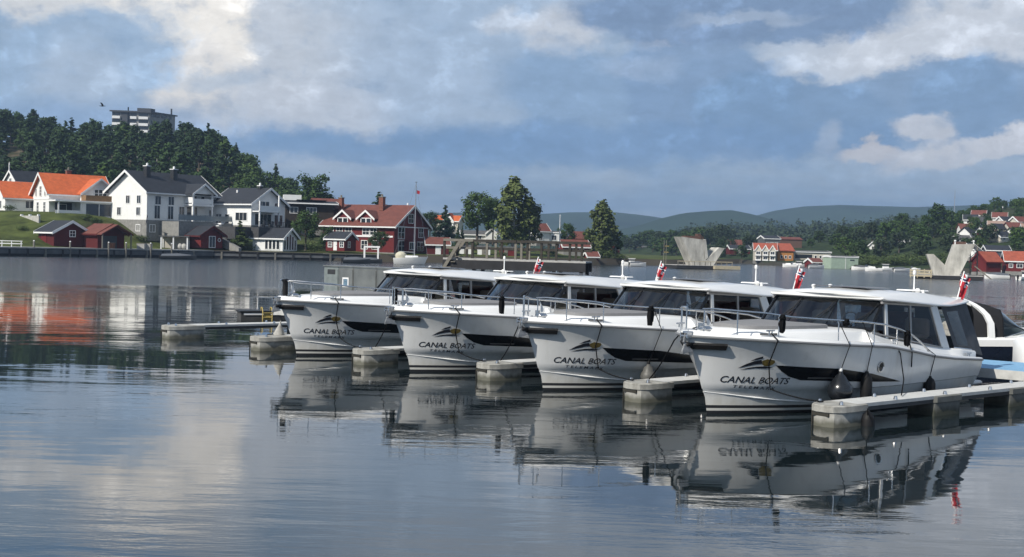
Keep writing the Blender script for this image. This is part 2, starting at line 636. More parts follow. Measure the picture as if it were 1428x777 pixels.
def land_right(x, y):
    d = y - shore_r(x)
    if d < 0:
        return -1.5
    u = 714 + 1700 * x / y
    z = min(0.9, d * .25)
    z += 6.5 * sstep(12, 170, d) * lerp(u, [(850, .4), (1150, 1), (1428, 1)])
    z += sstep(30, 260, d) * lerp(u, [(1200, 0), (1330, 8), (1390, 13.5), (1440, 14.5), (1600, 18)])
    return z


def sheet(name, fn, xs, ys, m, kind='structure'):
    v = [(x, y, fn(x, y)) for y in ys for x in xs]
    n = len(xs)
    f = []
    for j in range(len(ys) - 1):
        for i in range(n - 1):
            q = (j * n + i, j * n + i + 1, (j + 1) * n + i + 1, (j + 1) * n + i)
            if max(v[k][2] for k in q) > -1.4:
                f.append(q)
    mb = MB(); mb.add(v, f)
    return tag(mb.build(name, m, smooth=60), kind=kind)


def ground_mat(name, g1, g2, rock, litter=(.125, .098, .068)):
    m = mat(name, g1, 0.95, var=0.5, vscale=0.35, tint=g2, spec=0.1, bump=0.6, bscale=1.5)
    N, L = m.node_tree.nodes, m.node_tree.links
    b = N['Principled BSDF']
    src = b.inputs['Base Color'].links[0].from_socket
    geo = N.new('ShaderNodeNewGeometry'); sp = N.new('ShaderNodeSeparateXYZ'); L.new(geo.outputs['True Normal'], sp.inputs[0])
    mr = N.new('ShaderNodeMapRange'); mr.inputs[1].default_value = 0.93; mr.inputs[2].default_value = 0.84
    L.new(sp.outputs[2], mr.inputs[0])
    mx = N.new('ShaderNodeMix'); mx.data_type = 'RGBA'
    L.new(mr.outputs[0], mx.inputs[0]); L.new(src, mx.inputs[6]); mx.inputs[7].default_value = (*rock, 1)
    # under the wood the ground is needle litter and bare rock
    ps = N.new('ShaderNodeSeparateXYZ'); L.new(geo.outputs['Position'], ps.inputs[0])
    fz = N.new('ShaderNodeMapRange'); fz.inputs[1].default_value = 6.5; fz.inputs[2].default_value = 9.0
    L.new(ps.outputs[2], fz.inputs[0])
    nz = N.new('ShaderNodeTexNoise'); nz.inputs['Scale'].default_value = .22; nz.inputs['Detail'].default_value = 6
    L.new(geo.outputs['Position'], nz.inputs['Vector'])
    rp = N.new('ShaderNodeValToRGB'); rp.color_ramp.elements[0].position = .4; rp.color_ramp.elements[1].position = .62
    rp.color_ramp.elements[0].color = (.030, .036, .016, 1); rp.color_ramp.elements[1].color = (*litter, 1)
    L.new(nz.outputs[0], rp.inputs[0])
    m2 = N.new('ShaderNodeMix'); m2.data_type = 'RGBA'
    L.new(fz.outputs[0], m2.inputs[0]); L.new(mx.outputs[2], m2.inputs[6]); L.new(rp.outputs[0], m2.inputs[7])
    L.new(m2.outputs[2], b.inputs['Base Color'])
    return m


M_LAWN = ground_mat('bank_grass', (0.080, 0.098, 0.028), (0.055, 0.072, 0.02), (0.06, 0.052, 0.04))
M_BANK = ground_mat('far_bank_grass', (0.035, 0.052, 0.020), (0.022, 0.036, 0.014), (0.05, 0.047, 0.037), (.045, .058, .024))
lin = lambda a, b, n: [a + (b - a) * i / (n - 1) for i in range(n)]
sheet('ground', land_left, lin(-260, 62, 150), lin(140, 330, 110) + lin(334, 620, 40), M_LAWN)
sheet('far_bank', land_right, lin(20, 420, 130), lin(160, 460, 110) + lin(466, 900, 60), M_BANK)


def far_ground():
    """low country behind the banks, running out under the hills"""
    def fn(x, y):
        return 2.0 + 12 * sstep(600, 1500, y)
    sheet('terrain', fn, lin(-1500, 1700, 30), lin(600, 2600, 30), M_BANK)
    m = mat('hill_woods', (0.030, 0.052, 0.030), 1.0, var=0.4, vscale=0.012, spec=0.0)

    def hill(name, Y, tab, depth, seed, n=240):
        r = random.Random(seed)
        ph = [r.uniform(0, 6.28) for _ in range(8)]
        xs = [Y * (p - 714) / 1700 for p in lin(-300, 1750, n)]
        rows = []
        for k in range(9):
            t = k / 8.0
            prof = math.sin(min(1, t * 1.25) * math.pi / 2) if t < .8 else 1 - (t - .8) * .6
            row = []
            for i, x in enumerate(xs):
                p = 714 + 1700 * x / Y
                top = CAM_H + (hor(p) - lerp(p, tab)) * Y / 1700
                wob = sum(math.sin(x * (.004 + .006 * j) + ph[j]) / (j + 1) for j in range(6)) * .007 * Y / 100
                row.append((x, Y - depth + depth * t, -4 + (top + 4 + wob * (0.4 + t)) * prof))
            rows.append(row)
        mb = MB(); mb.loft(rows, closed=False, caps=False)
        tag(mb.build(name, m, smooth=70), kind='structure')
    hill('hills', 2400, [(-300, 300), (560, 301), (700, 297), (755, 300), (790, 298), (850, 298), (895, 303), (920, 307), (960, 306), (1010, 306), (1035, 303), (1060, 296), (1100, 290), (1150, 288), (1250, 291), (1330, 288), (1428, 294), (1750, 300)], 420, 3)
    hill('hills', 1750, [(-300, 330), (700, 330), (830, 326), (880, 316), (910, 306), (940, 299), (975, 296), (1005, 295), (1030, 300), (1060, 308), (1100, 318), (1160, 326), (1750, 330)], 300, 5)


far_ground()

# ---------------------------------------------------------------- shared materials
GEL = mat('white_gelcoat', (0.80, 0.80, 0.785), 0.22, var=0.035, vscale=1.3, coat=0.35)
GEL2 = mat('white_deck_paint', (0.78, 0.775, 0.75), 0.5, var=0.05, vscale=3.0)
ANTIFOUL = mat('black_antifouling', (0.012, 0.013, 0.016), 0.6, var=0.4, vscale=5)
BLACK = mat('black_gloss', (0.008, 0.009, 0.011), 0.22, spec=0.3)
RUBBER = mat('black_rubber', (0.009, 0.009, 0.010), 0.6, var=0.4, vscale=9, bump=0.15, bscale=30, spec=0.25)
STEEL = mat('stainless_steel', (0.62, 0.62, 0.62), 0.2, metal=1.0, var=0.12, vscale=6)
INK = mat('lettering_ink', (0.012, 0.013, 0.02), 0.4)
GOLD = mat('gold_decal', (0.16, 0.12, 0.035), 0.4, var=0.5, vscale=14)
PAD = mat('grey_sunpad', (0.215, 0.215, 0.22), 0.9, var=0.1, vscale=8, bump=0.1, bscale=120, spec=0.2)
CANVAS = mat('charcoal_canvas', (0.095, 0.10, 0.11), 0.9, var=0.2, vscale=5, bump=0.25, bscale=7, spec=0.2)
GLASS = glass_mat('cabin_glass', (0.42, 0.40, 0.39), 0.03)
VINYL = glass_mat('clear_vinyl', (0.62, 0.66, 0.68), 0.10)
SCREEN = glass_mat('windscreen_glass', (0.32, 0.38, 0.42), 0.12)
ROPE = mat('black_rope', (0.010, 0.010, 0.011), 0.9, bump=0.4, bscale=60, spec=0.1)
WOODIN = mat('mahogany_fittings', (0.16, 0.04, 0.024), 0.35, var=0.3, vscale=5, stretch=(1, 1, 4))  # wood; its red also stands in for the reflection in the side windows
SEATM = mat('cream_upholstery', (0.52, 0.47, 0.40), 0.8, var=0.1)
DARKIN = mat('dark_interior', (0.03, 0.03, 0.032), 0.7)
WHITE_P = mat('white_paint', (0.78, 0.78, 0.77), 0.55, var=0.06, vscale=1.2, spec=0.3)
CONC = mat('float_concrete', (0.40, 0.395, 0.365), 0.85, var=0.28, vscale=3.5, bump=0.2, bscale=14, tint=(0.31, 0.30, 0.27))
CONC_D = mat('dark_concrete', (0.16, 0.16, 0.145), 0.8, var=0.3, vscale=2.5, bump=0.2, bscale=14)  # darker concrete for the floats behind the end one
DECKTOP = mat('float_deck', (0.55, 0.55, 0.53), 0.8, var=0.14, vscale=4, bump=0.15, bscale=30)
DARKMETAL = mat('dark_steel', (0.05, 0.052, 0.055), 0.5, metal=0.6, var=0.3)
FRED = mat('flag_red', (0.42, 0.018, 0.03), 0.8, var=0.1, vscale=10)
FBLUE = mat('flag_blue', (0.01, 0.018, 0.09), 0.8)
FWHITE = mat('flag_white', (0.78, 0.78, 0.78), 0.8)



def waterline_dirt(m, color, z0, z1, amount, streak=0.0):
    """weed and scum left at the waterline, ragged along its upper edge, with faint runs above it"""
    N, L = m.node_tree.nodes, m.node_tree.links
    b = N['Principled BSDF']; inp = b.inputs['Base Color']
    geo = N.new('ShaderNodeNewGeometry'); sp = N.new('ShaderNodeSeparateXYZ'); L.new(geo.outputs['Position'], sp.inputs[0])
    mp = N.new('ShaderNodeMapping'); mp.inputs['Scale'].default_value = (3.5, 3.5, .7); L.new(geo.outputs['Position'], mp.inputs[0])
    n = N.new('ShaderNodeTexNoise'); n.inputs['Scale'].default_value = 2.0; n.inputs['Detail'].default_value = 6; L.new(mp.outputs[0], n.inputs['Vector'])
    ma = N.new('ShaderNodeMath'); ma.operation = 'MULTIPLY_ADD'; ma.inputs[1].default_value = (z1 - z0) * 1.6; ma.inputs[2].default_value = -(z1 - z0) * .8
    L.new(n.outputs[0], ma.inputs[0])
    ad = N.new('ShaderNodeMath'); L.new(sp.outputs[2], ad.inputs[0]); L.new(ma.outputs[0], ad.inputs[1])
    mr = N.new('ShaderNodeMapRange'); mr.inputs[1].default_value = z0; mr.inputs[2].default_value = z1; mr.inputs[3].default_value = amount; mr.inputs[4].default_value = 0.0
    L.new(ad.outputs[0], mr.inputs[0])
    fac = mr.outputs[0]
    if streak:
        m2 = N.new('ShaderNodeMapping'); m2.inputs['Scale'].default_value = (9, 9, .35); L.new(geo.outputs['Position'], m2.inputs[0])
        n2 = N.new('ShaderNodeTexNoise'); n2.inputs['Scale'].default_value = 1.0; n2.inputs['Detail'].default_value = 5; L.new(m2.outputs[0], n2.inputs['Vector'])
        r2 = N.new('ShaderNodeMapRange'); r2.inputs[1].default_value = .52; r2.inputs[2].default_value = .75; r2.inputs[4].default_value = streak
        L.new(n2.outputs[0], r2.inputs[0])
        mxm = N.new('ShaderNodeMath'); mxm.operation = 'MAXIMUM'; L.new(fac, mxm.inputs[0]); L.new(r2.outputs[0], mxm.inputs[1]); fac = mxm.outputs[0]
    mx = N.new('ShaderNodeMix'); mx.data_type = 'RGBA'
    L.new(fac, mx.inputs[0])
    if inp.is_linked: L.new(inp.links[0].from_socket, mx.inputs[6])
    else: mx.inputs[6].default_value = inp.default_value
    mx.inputs[7].default_value = (*color, 1)
    L.new(mx.outputs[2], inp)


waterline_dirt(CONC, (.075, .075, .05), .06, .16, .85, .18)
waterline_dirt(CONC_D, (.03, .035, .022), .06, .18, .9, .2)
HULLGEL = mat('hull_gelcoat', (0.80, 0.80, 0.785), 0.22, var=0.05, vscale=1.1, coat=0.3)
waterline_dirt(HULLGEL, (.42, .39, .30), .16, .46, .45, .16)
# ---------------------------------------------------------------- canal boats
HL = 7.15


def sheer_z(s): return lerp(s, [(-.62, 1.42), (0, 1.395), (.6, 1.37), (1.5, 1.32), (3.25, 1.22), (4.2, 1.09), (4.9, .98), (5.8, .89), (7.2, .80)])


def stem_s(z): return lerp(z, [(-.4, .35), (0, .0), (.40, -.09), (.46, -.16), (1.08, -.41), (1.44, -.62)])


def half_b(s, z):
    zt = sheer_z(s); q = z if z < .46 else .46 + (z - .46) / max(zt - .46, .2) * .94
    B = lerp(q, [(-.4, .7), (-.1, 1.2), (0, 1.32), (.3, 1.46), (.44, 1.51), (.46, 1.56), (.9, 1.62), (1.4, 1.66)])
    L = lerp(q, [(-.4, 4.2), (0, 4.1), (.44, 3.9), (.9, 3.6), (1.4, 3.3)])
    p = lerp(q, [(-.4, 1.7), (0, 2.0), (.44, 2.2), (.9, 2.5), (1.4, 3.0)])
    t = (s - stem_s(z)) / L
    if t <= 0:
        return 0.0
    y = B * (1 - (1 - min(t, 1)) ** p)
    if s > 4:
        y *= 1 - .09 * ((s - 4) / 3.2) ** 2
    return y


def on_hull(s, z, side, off=0.006):
    """point just off the skin; side +1 = port (the side this photograph sees)"""
    y = half_b(s, z)
    e = .02
    ds = (half_b(s + e, z) - half_b(s - e, z)) / (2 * e)
    dz = (half_b(s, z + e) - half_b(s, z - e)) / (2 * e)
    n = Vector((-ds, 1, -dz)).normalized()
    y_ = y + n.y * off
    return (s + n.x * off, -side * y_, z + n.z * off)


def strip_on_hull(mb, top, bot, side, off, n=40, rows=4):
    """patch between two (s,z) curves sampled by parameter"""
    def samp(c, t):
        t *= len(c) - 1; i = min(int(t), len(c) - 2); f = t - i
        return (c[i][0] + (c[i + 1][0] - c[i][0]) * f, c[i][1] + (c[i + 1][1] - c[i][1]) * f)
    rings = []
    for i in range(n + 1):
        a, b = samp(top, i / n), samp(bot, i / n)
        rings.append([on_hull(b[0] + (a[0] - b[0]) * k / rows, b[1] + (a[1] - b[1]) * k / rows, side, off) for k in range(rows + 1)])
    mb.loft(rings, closed=False, caps=False)


def text_mesh(body, size):
    cu_ = bpy.data.curves.new('lettering', 'FONT')
    cu_.body = body; cu_.size = size; cu_.resolution_u = 4; cu_.offset = 0.011
    o = bpy.data.objects.new('lettering', cu_)
    me = bpy.data.meshes.new_from_object(o)
    bpy.data.objects.remove(o); bpy.data.curves.remove(cu_)
    return me


def text_on_hull(name, body, s0, s1, z0, z1, zr, side, parent, weight=0.004, spacing=1.0):
    """lettering bent onto the skin; z0 / z1 the baseline's ends, zr its height"""
    me = text_mesh(body, 1.0)
    xs = [v.co.x for v in me.vertices]; ys = [v.co.y for v in me.vertices]
    x0, x1, yt = min(xs), max(xs), 0.70
    bm = bmesh.new(); bm.from_mesh(me)
    bmesh.ops.subdivide_edges(bm, edges=[e for e in bm.edges if e.calc_length() > .25], cuts=1)
    bmesh.ops.triangulate(bm, faces=bm.faces)
    for v in bm.verts:
        t = (v.co.x - x0) / (x1 - x0)
        if side < 0:
            t = 1 - t
        v.co = on_hull(s0 + (s1 - s0) * t, z0 + (z1 - z0) * t + v.co.y / yt * zr, side, 0.005)
    bm.to_mesh(me); bm.free()
    me.materials.clear(); me.materials.append(INK)
    o = bpy.data.objects.new(name, me); COL.objects.link(o); o.parent = parent
    return o


def poly_on_hull(mb, pts, side, off=0.005):
    """a small outline given in (s, z), fanned from its middle"""
    n = len(pts)
    c = (sum(p[0] for p in pts) / n, sum(p[1] for p in pts) / n)
    vs = [on_hull(c[0], c[1], side, off)] + [on_hull(p[0], p[1], side, off) for p in pts]
    mb.add(vs, [(0, 1 + i, 1 + (i + 1) % n) for i in range(n)])


LOGO = [
    [(.300, .985), (.360, 1.045), (.438, 1.085), (.452, 1.045), (.385, 1.015)],
    [(.190, .850), (.270, .935), (.355, .990), (.446, 1.017), (.492, .945), (.400, .930), (.300, .893)],
    [(.225, .822), (.330, .868), (.430, .892), (.540, .900), (.689, .878), (.560, .856), (.430, .860), (.330, .842)],
]
LOGO_GOLD = [(.462, 1.000), (.522, 1.034), (.631, 1.016), (.66, .985), (.650, .939), (.605, .905), (.545, .905), (.500, .93)]


def make_canal_boat():
    t = thing('canal_boat', 'white motor cruiser', 'motor boat', group='white canal cruisers moored bow out in a row')
    # hull: skin with boot stripe, both sides in one surface
    zl = [-.40, -.12, 0.0, .055, .056, .10, .101, .155, .156, .30, .44, .462]
    N = 46
    mb = MB()
    for side in (1, -1):
        rows = []
        for i in range(N + 1):
            u = (i / N) ** 1.6
            rowp = []
            for k in range(len(zl) + 9):
                s_guess = 0
                if k < len(zl):
                    z = zl[k]
                    s = stem_s(z) + (HL - stem_s(z)) * u
                else:
                    f = (k - len(zl) + 1) / 9
                    z = .462
                    s = 0
                    for _ in range(4):
                        s = stem_s(z) + (HL - stem_s(z)) * u
                        z = .462 + (sheer_z(s) - .462) * f
                rowp.append((s, -side * half_b(s, z), z))
            rows.append(rowp)
        o = len(mb.v); n = len(rows[0])
        mb.v += [p for r in rows for p in r]
        for i in range(N):
            for k in range(n - 1):
                q = (o + i * n + k, o + i * n + k + 1, o + (i + 1) * n + k + 1, o + (i + 1) * n + k)
                zm = (rows[i][k][2] + rows[i][k + 1][2]) / 2
                mb.f.append(q if side > 0 else q[::-1])
                mb.mi.append(1 if zm < .055 or .101 < zm < .156 else 0)
        last = rows[-1]
        mb.f.append(tuple(o + N * n + k for k in range(n)) + ()) if False else None
    # transom
    mb.m = 0
    zs = [-.3, 0, .3, .462, .8]
    mb.poly([(HL, -half_b(HL, z), z) for z in zs] + [(HL, half_b(HL, z), z) for z in reversed(zs)])
    hull = mb.build('hull', [HULLGEL, ANTIFOUL], t, smooth=40)
    # spray rail and knuckle along the topsides
    for side in (1, -1):
        mb = MB()
        mb.tube([on_hull(s, z, side, .004) for s, z in ((-.10, .40), (.25, .36), (.7, .30), (1.3, .24), (2.1, .19), (3.2, .16))], [.016, .018, .02, .018, .014, .006], 5)
        mb.build('spray_rail', GEL, hull)
    # rubbing strake under the bulwark and the bulwark's white band
    for side in (1, -1):
        mb = MB(); rings = []
        ss = [-.615 + (HL + .615) * (i / 50) ** 1.5 for i in range(51)]
        for s in ss:
            y = max(half_b(s, sheer_z(s)), .0); z = sheer_z(s)
            rings.append([(s - .01, -side * (y + .016), z - .03), (s - .01, -side * (y + .026), z - .012), (s, -side * (y + .012), z + .012), (s, -side * max(y - .03, 0), z + .012), (s, -side * max(y - .03, 0), z - .03)])
        mb.loft(rings, True, True)
        mb.build('rubbing_strake', mat('grey_strake', (0.16, 0.165, 0.17), 0.5), t, smooth=50)
    mb = MB()
    for side in (1, -1):
        rings = []
        for s in ss:
            y = half_b(s, sheer_z(s)); z = sheer_z(s); h = lerp(s, [(-.6, .10), (-.25, .085), (-.1, .058), (1.5, .055), (4.2, .06), (6, .05), (7.2, .03)])
            rings.append([(s, -side * max(y - .004, 0), z), (s + .015, -side * max(y - .018, 0), z + h * .75), (s + .03, -side * max(y - .05, 0), z + h), (s + .06, -side * max(y - .12, 0), z + h), (s + .07, -side * max(y - .14, 0), z - .03)])
        mb.loft(rings, False, False)
    mb.build('bulwark', GEL, t, smooth=50)
    # deck
    mb = MB(); rings = []
    for s in ss:
        y = max(half_b(s, sheer_z(s)) - .10, 0); z = sheer_z(s) + .02
        rings.append([(s + .06, -y, z), (s + .06, 0, z + .02), (s + .06, y, z)])
    mb.loft(rings, False, False)
    mb.build('deck', GEL2, t, smooth=50)
    # foredeck trunk in front of the windscreen
    st = [(.22, .10, .02), (.30, .48, .10), (.48, .72, .145), (.9, .93, .175), (1.6, 1.10, .19), (2.4, 1.20, .21), (3.05, 1.24, .22), (3.6, 1.27, .20)]
    mb = MB(); rings = []
    for s, w, h in st:
        z = sheer_z(s) + .02; zt = lerp(s, [(.22, 1.47), (.30, 1.50), (.48, 1.515), (1.6, 1.52), (2.4, 1.515), (3.05, 1.51), (3.6, 1.44)])
        rings.append([(s, -w - .05, z), (s, -w, zt - .05), (s + .02, -w + .07, zt), (s + .04, 0, zt + .02), (s + .02, w - .07, zt), (s, w, zt - .05), (s, w + .05, z)])
    mb.loft(rings, False, True)
    mb.build('coachroof', GEL, t, smooth=45)
    # dark strips painted for the shaded slot in the trunk's face, then the sunpad on its top
    for sd in (-1, 1):
        mb = MB()
        mb.box((.62, sd * .835, 1.465), (.34, .012, .035), sd * .42)
        mb.build('trunk_slot_shade', mat('grey_plastic_and_shade', (0.10, 0.10, 0.10), 0.6), t)
    mb = MB(); mb.prism([(-.33, -.16, 1.86), (-.30, -.19, 1.60), (-.22, -.22, 1.62)], (.004, .004, 0)); mb.build('pennant', FWHITE, t)
    mb = MB(); rings = []
    for s, w in ((.55, .30), (.72, .50), (1.3, .70), (2.0, .80), (2.45, .83)):
        z = 1.532
        rings.append([(s, -w, z - .01), (s, -w, z + .05), (s, -w + .06, z + .068), (s, w - .06, z + .068), (s, w, z + .05), (s, w, z - .01)])
    mb.loft(rings, True, True)
    mb.build('sunpad', PAD, t, smooth=50)
    # hull windows, portholes, lettering, emblem
    for side in (1, -1):
        mb = MB()
        strip_on_hull(mb, [(.70, .922), (.78, .918), (.842, .914), (1.011, .904), (1.238, .890), (1.67, .866), (1.86, .855), (2.8, .728), (3.806, .532)], [(.70, .918), (.78, .862), (.842, .812), (1.011, .712), (1.238, .645), (1.67, .628), (1.86, .622), (2.8, .575), (3.806, .528)], side, .006, 64)
        mb.build('hull_window', BLACK, t, smooth=60)
        mb = MB()
        strip_on_hull(mb, [(1.35, .70), (1.9, .69)], [(1.35, .675), (1.9, .667)], side, .010, 6, 1)
        mb.build('window_vent', mat('grey_plastic_and_shade'), t)
        mb = MB(); poly_on_hull(mb, [(3.02 + .085 * math.cos(a), .846 + .085 * math.sin(a)) for a in [k * math.pi / 8 for k in range(16)]], side, .012)
        ph = mb.build('porthole', BLACK, t)
        mb = MB(); mb.tube([on_hull(3.02 + .09 * math.cos(a), .846 + .09 * math.sin(a), side, .014) for a in [k * math.pi / 10 for k in range(21)]], .012, 5)
        mb.build('rim', STEEL, ph, smooth=60)
        text_on_hull('lettering', 'CANAL BOATS', .035, 1.06, .590, .566, .118, side, t)
        text_on_hull('lettering', 'T E L E M A R K', .25, .905, .492, .454, .050, side, t)
        lg = MB()
        for p in LOGO:
            poly_on_hull(lg, p, side)
        lo = lg.build('emblem', INK, t)
        mb = MB(); poly_on_hull(mb, LOGO_GOLD, side, .006); mb.build('fish', GOLD, lo)
        mb = MB(); poly_on_hull(mb, [(.553 + .014 * math.cos(a), .374 + .011 * math.sin(a)) for a in [k * math.pi / 4 for k in range(8)]], side, .007)
        mb.build('drain', INK, t)
    # bow pad round the stem, roller and anchor
    mb = MB(); rings = []
    for side, rng_ in ((-1, range(9, -1, -1)), (1, range(1, 10))):
        for i in rng_:
            s = -.50 + .40 * (i / 9) ** 1.6
            rings.append([on_hull(s + (z - 1.2) * -.25, z, side, o) for z, o in ((1.185, .012), (1.20, .05), (1.285, .055), (1.30, .012))])
    mb.loft(rings, False, False)
    mb.box((-.56, 0, 1.26), (.20, .13, .07), 0, .02)
    mb.build('bow_pad', RUBBER, t, smooth=60)
    mb = MB(); mb.box((-.50, 0, 1.47), (.34, .16, .05), 0, .02); mb.box((-.64, .07, 1.43), (.12, .02, .10)); mb.box((-.64, -.07, 1.43), (.12, .02, .10))
    mb.tube([(-.65, -.06, 1.41), (-.65, .06, 1.41)], .03, 8)
    mb.build('bow_roller', STEEL, t, smooth=50)
    mb = MB(); mb.tube([(-.35, 0, 1.51), (-.66, 0, 1.45), (-.70, 0, 1.30)], .02, 6)
    mb.hexa([(-.74, -.03, 1.10), (-.54, -.09, 1.15), (-.54, .09, 1.15), (-.74, .03, 1.10), (-.73, -.015, 1.17), (-.66, -.02, 1.30), (-.66, .02, 1.30), (-.73, .015, 1.17)])
    mb.build('anchor', mat('galvanised_steel', (0.24, 0.245, 0.25), 0.5, metal=0.7, var=0.4, vscale=12), t, smooth=40)
    mb = MB(); mb.box((-.10, 0, 1.52), (.22, .16, .10), 0, .04); mb.tube([(-.1, .12, 1.50), (-.1, .12, 1.62)], .05, 8)
    mb.build('windlass', STEEL, t, smooth=50)

    # rail
    def rp(s, z, side, inset=.09):
        return (s, -side * max(half_b(s, sheer_z(s)) - inset, .10), z)
    top = [(-.42, 1.89), (-.30, 1.90), (.0, 1.875), (.35, 1.85), (.75, 1.79), (1.3, 1.755), (1.9, 1.72), (2.5, 1.69), (3.2, 1.625), (3.75, 1.52), (4.2, 1.40), (4.55, 1.24), (4.80, 1.10), (4.86, 1.05)]
    mb = MB()
    for side in (1, -1):
        mb.tube([rp(s, z, side) for s, z in top], .019, 6)
    mb.build('pulpit_rail', STEEL, t, smooth=60)
    for side in (1, -1):
        for s in (-.40, -.02, .55, 1.75, 2.85, 3.65):
            mb = MB(); zt = lerp(s, top)
            mb.tube([(rp(s, 0, side)[0], rp(s, 0, side)[1], sheer_z(s) + .05), rp(s, zt, side)], .0125, 6)
            mb.build('stanchion', STEEL, t, smooth=60)
    for side in (1, -1):
        for s in (.42, 3.55, 6.6):
            z = sheer_z(s) + lerp(s, [(0, .115), (4, .09), (7, .045)]); y = half_b(s, sheer_z(s)) - .08
            mb = MB(); mb.tube([(s - .11, -side * y, z + .055), (s + .11, -side * y, z + .055)], .016, 6)
            mb.tube([(s - .04, -side * y, z - .02), (s - .04, -side * y, z + .055)], .014, 6); mb.tube([(s + .04, -side * y, z - .02), (s + .04, -side * y, z + .055)], .014, 6)
            mb.build('cleat', STEEL, t, smooth=60)

    # ---- cabin
    def ws_pt(v, h):
        """windscreen surface: v -1..1 across (port = +1), h 0 at the base, 1 at the roof"""
        y = v * (1.22 + .05 * (1 - h))
        base = 2.92 + .30 * abs(v) ** 2.2; topS = 3.42 + .30 * abs(v) ** 2.2
        s = base + (topS - base) * h
        z = lerp(abs(v), [(0, 1.515), (.5, 1.51), (1, 1.485)]) + (2.045 - 1.49) * h
        return (s, -y, z)
    mb = MB()
    mb.loft([[ws_pt(v, h) for h in (.06, .35, .65, .97)] for v in lin(-.985, .985, 17)], False, False)
    scr = mb.build('windscreen', SCREEN, t, smooth=60)
    mb = MB()
    for h, r_ in ((0.03, .03), (1.0, .035)):
        mb.tube([ws_pt(v, h) for v in lin(-1, 1, 17)], r_, 5)
    for v in (-1, 1):
        mb.tube([ws_pt(v, 0), ws_pt(v, 1)], .034, 5)
    for v in (-.34, .34):
        mb.tube([ws_pt(v, 0), ws_pt(v, 1)], .012, 5)
    # dark band on top of the dash, behind the glass base
    mb.loft([[ws_pt(v, -.02), ws_pt(v, .10)] for v in lin(-1, 1, 17)], False, False)
    mb.build('frame', BLACK, scr, smooth=60)
    for v in (-.62, .02, .66):
        a, b = Vector(ws_pt(v, .02)), Vector(ws_pt(v + .26, .62))
        off = Vector((-.035, 0, .012))
        mb = MB(); mb.tube([a + off, b + off], .009, 5); mb.tube([b + off - (b - a) * .02 - Vector(ws_pt(v + .26, .62)) + Vector(ws_pt(v + .20, .25)), b + off + (Vector(ws_pt(v + .3, .88)) - b)], .008, 4)
        mb.build('wiper', RUBBER, scr)
    # cabin walls below the glass (white), per side: from the deck to the window sill
    SILL = [(3.10, 1.47), (3.72, 1.335), (4.6, 1.22), (5.85, 1.075), (6.25, 1.05)]
    for side in (1, -1):
        mb = MB(); rings = []
        for s in lin(3.0, 7.08, 22):
            zs_ = lerp(s, SILL) if s < 6.25 else lerp(s, [(6.25, 1.05), (7.1, .97)])
            y0 = half_b(s, sheer_z(s)) - .13
            y1 = min(1.33, y0 + .02)
            if s > 6.2: y1 = y0 + .0
            rings.append([(s, -side * y0, sheer_z(s) + .0), (s, -side * y1, zs_ - .03), (s, -side * (y1 - .03), zs_), (s, -side * (y1 - .16), zs_), (s, -side * (y1 - .16), sheer_z(s) - .1)])
        mb.loft(rings, False, True)
        mb.build('cabin_side', GEL, t, smooth=45)

    def side_pt(s, h, side, o=0.0):
        """cabin side glass plane: h 0 sill .. 1 roof"""
        zs_ = lerp(s, SILL); zt = lerp(s, [(3.4, 2.02), (5.4, 1.94), (6.0, 1.90)])
        y = 1.30 - .05 * h + o
        return (s, -side * y, zs_ + (zt - zs_) * h)

    def spt(s, z, side, o=0.0):
        zs_ = lerp(s, SILL); zt = lerp(s, [(3.4, 2.02), (5.4, 1.94), (6.0, 1.90)])
        return side_pt(s, (z - zs_) / (zt - zs_), side, o)
    for side in (1, -1):
        # quarter light, two side panes, and the raked window behind the pillar
        for pts in ([(3.27, .02), (3.70, .02), (3.70, .98), (3.66, .98)], [(3.80, .02), (4.62, .02), (4.62, .98), (3.80, .98)], [(4.68, .02), (5.82, .02), (5.40, .98), (4.68, .98)]):
            mb = MB(); mb.poly([side_pt(s, h, side, -.012) for s, h in pts])
            mb.build('cabin_window', GLASS, t)
        mb = MB()
        for s in (3.75,):
            mb.prism([side_pt(s - .045, 0, side, .004), side_pt(s + .045, 0, side, .004), side_pt(s + .045, 1, side, .004), side_pt(s - .045, 1, side, .004)], (0, side * .05, 0))
        mb.build('cabin_pillar', GEL, t)
        mb = MB()
        # raked aft pillar
        mb.prism([side_pt(5.84, -.02, side, .006), side_pt(6.14, -.02, side, .006), side_pt(5.66, 1.02, side, .006), side_pt(5.40, 1.02, side, .006)], (0, side * .06, 0))
        mb.build('cabin_pillar', GEL, t)
        mb = MB()
        mb.prism([side_pt(4.62, 0, side, .0), side_pt(4.68, 0, side, .0), side_pt(4.68, 1, side, .0), side_pt(4.62, 1, side, .0)], (0, side * .04, 0))
        mb.tube([side_pt(3.2, .0, side), side_pt(5.86, .0, side)], .018, 5)
        mb.tube([side_pt(3.6, 1.0, side), side_pt(5.5, 1.0, side)], .03, 5)
        mb.build('window_frame', mat('grey_aluminium', (0.32, 0.31, 0.30), 0.4, metal=0.5), t)
    # roof
    mb = MB(); rings = []
    RS = [(3.30, 1.30, 2.075, .02, 1.0, .06), (3.36, 1.335, 2.05, .06, .9, .13), (3.7, 1.37, 2.03, .09, .94, .17), (4.3, 1.38, 2.0, .13, .88, .235), (5.0, 1.37, 1.96, .20, .80, .25),
          (5.6, 1.33, 1.92, .23, .76, .245), (6.2, 1.27, 1.90, .17, .80, .235), (6.8, 1.18, 1.915, .09, .90, .20), (7.35, 1.10, 1.94, .05, .93, .13), (7.58, 1.03, 1.955, .03, .94, .07), (7.63, .98, 1.97, .01, .9, .03)]
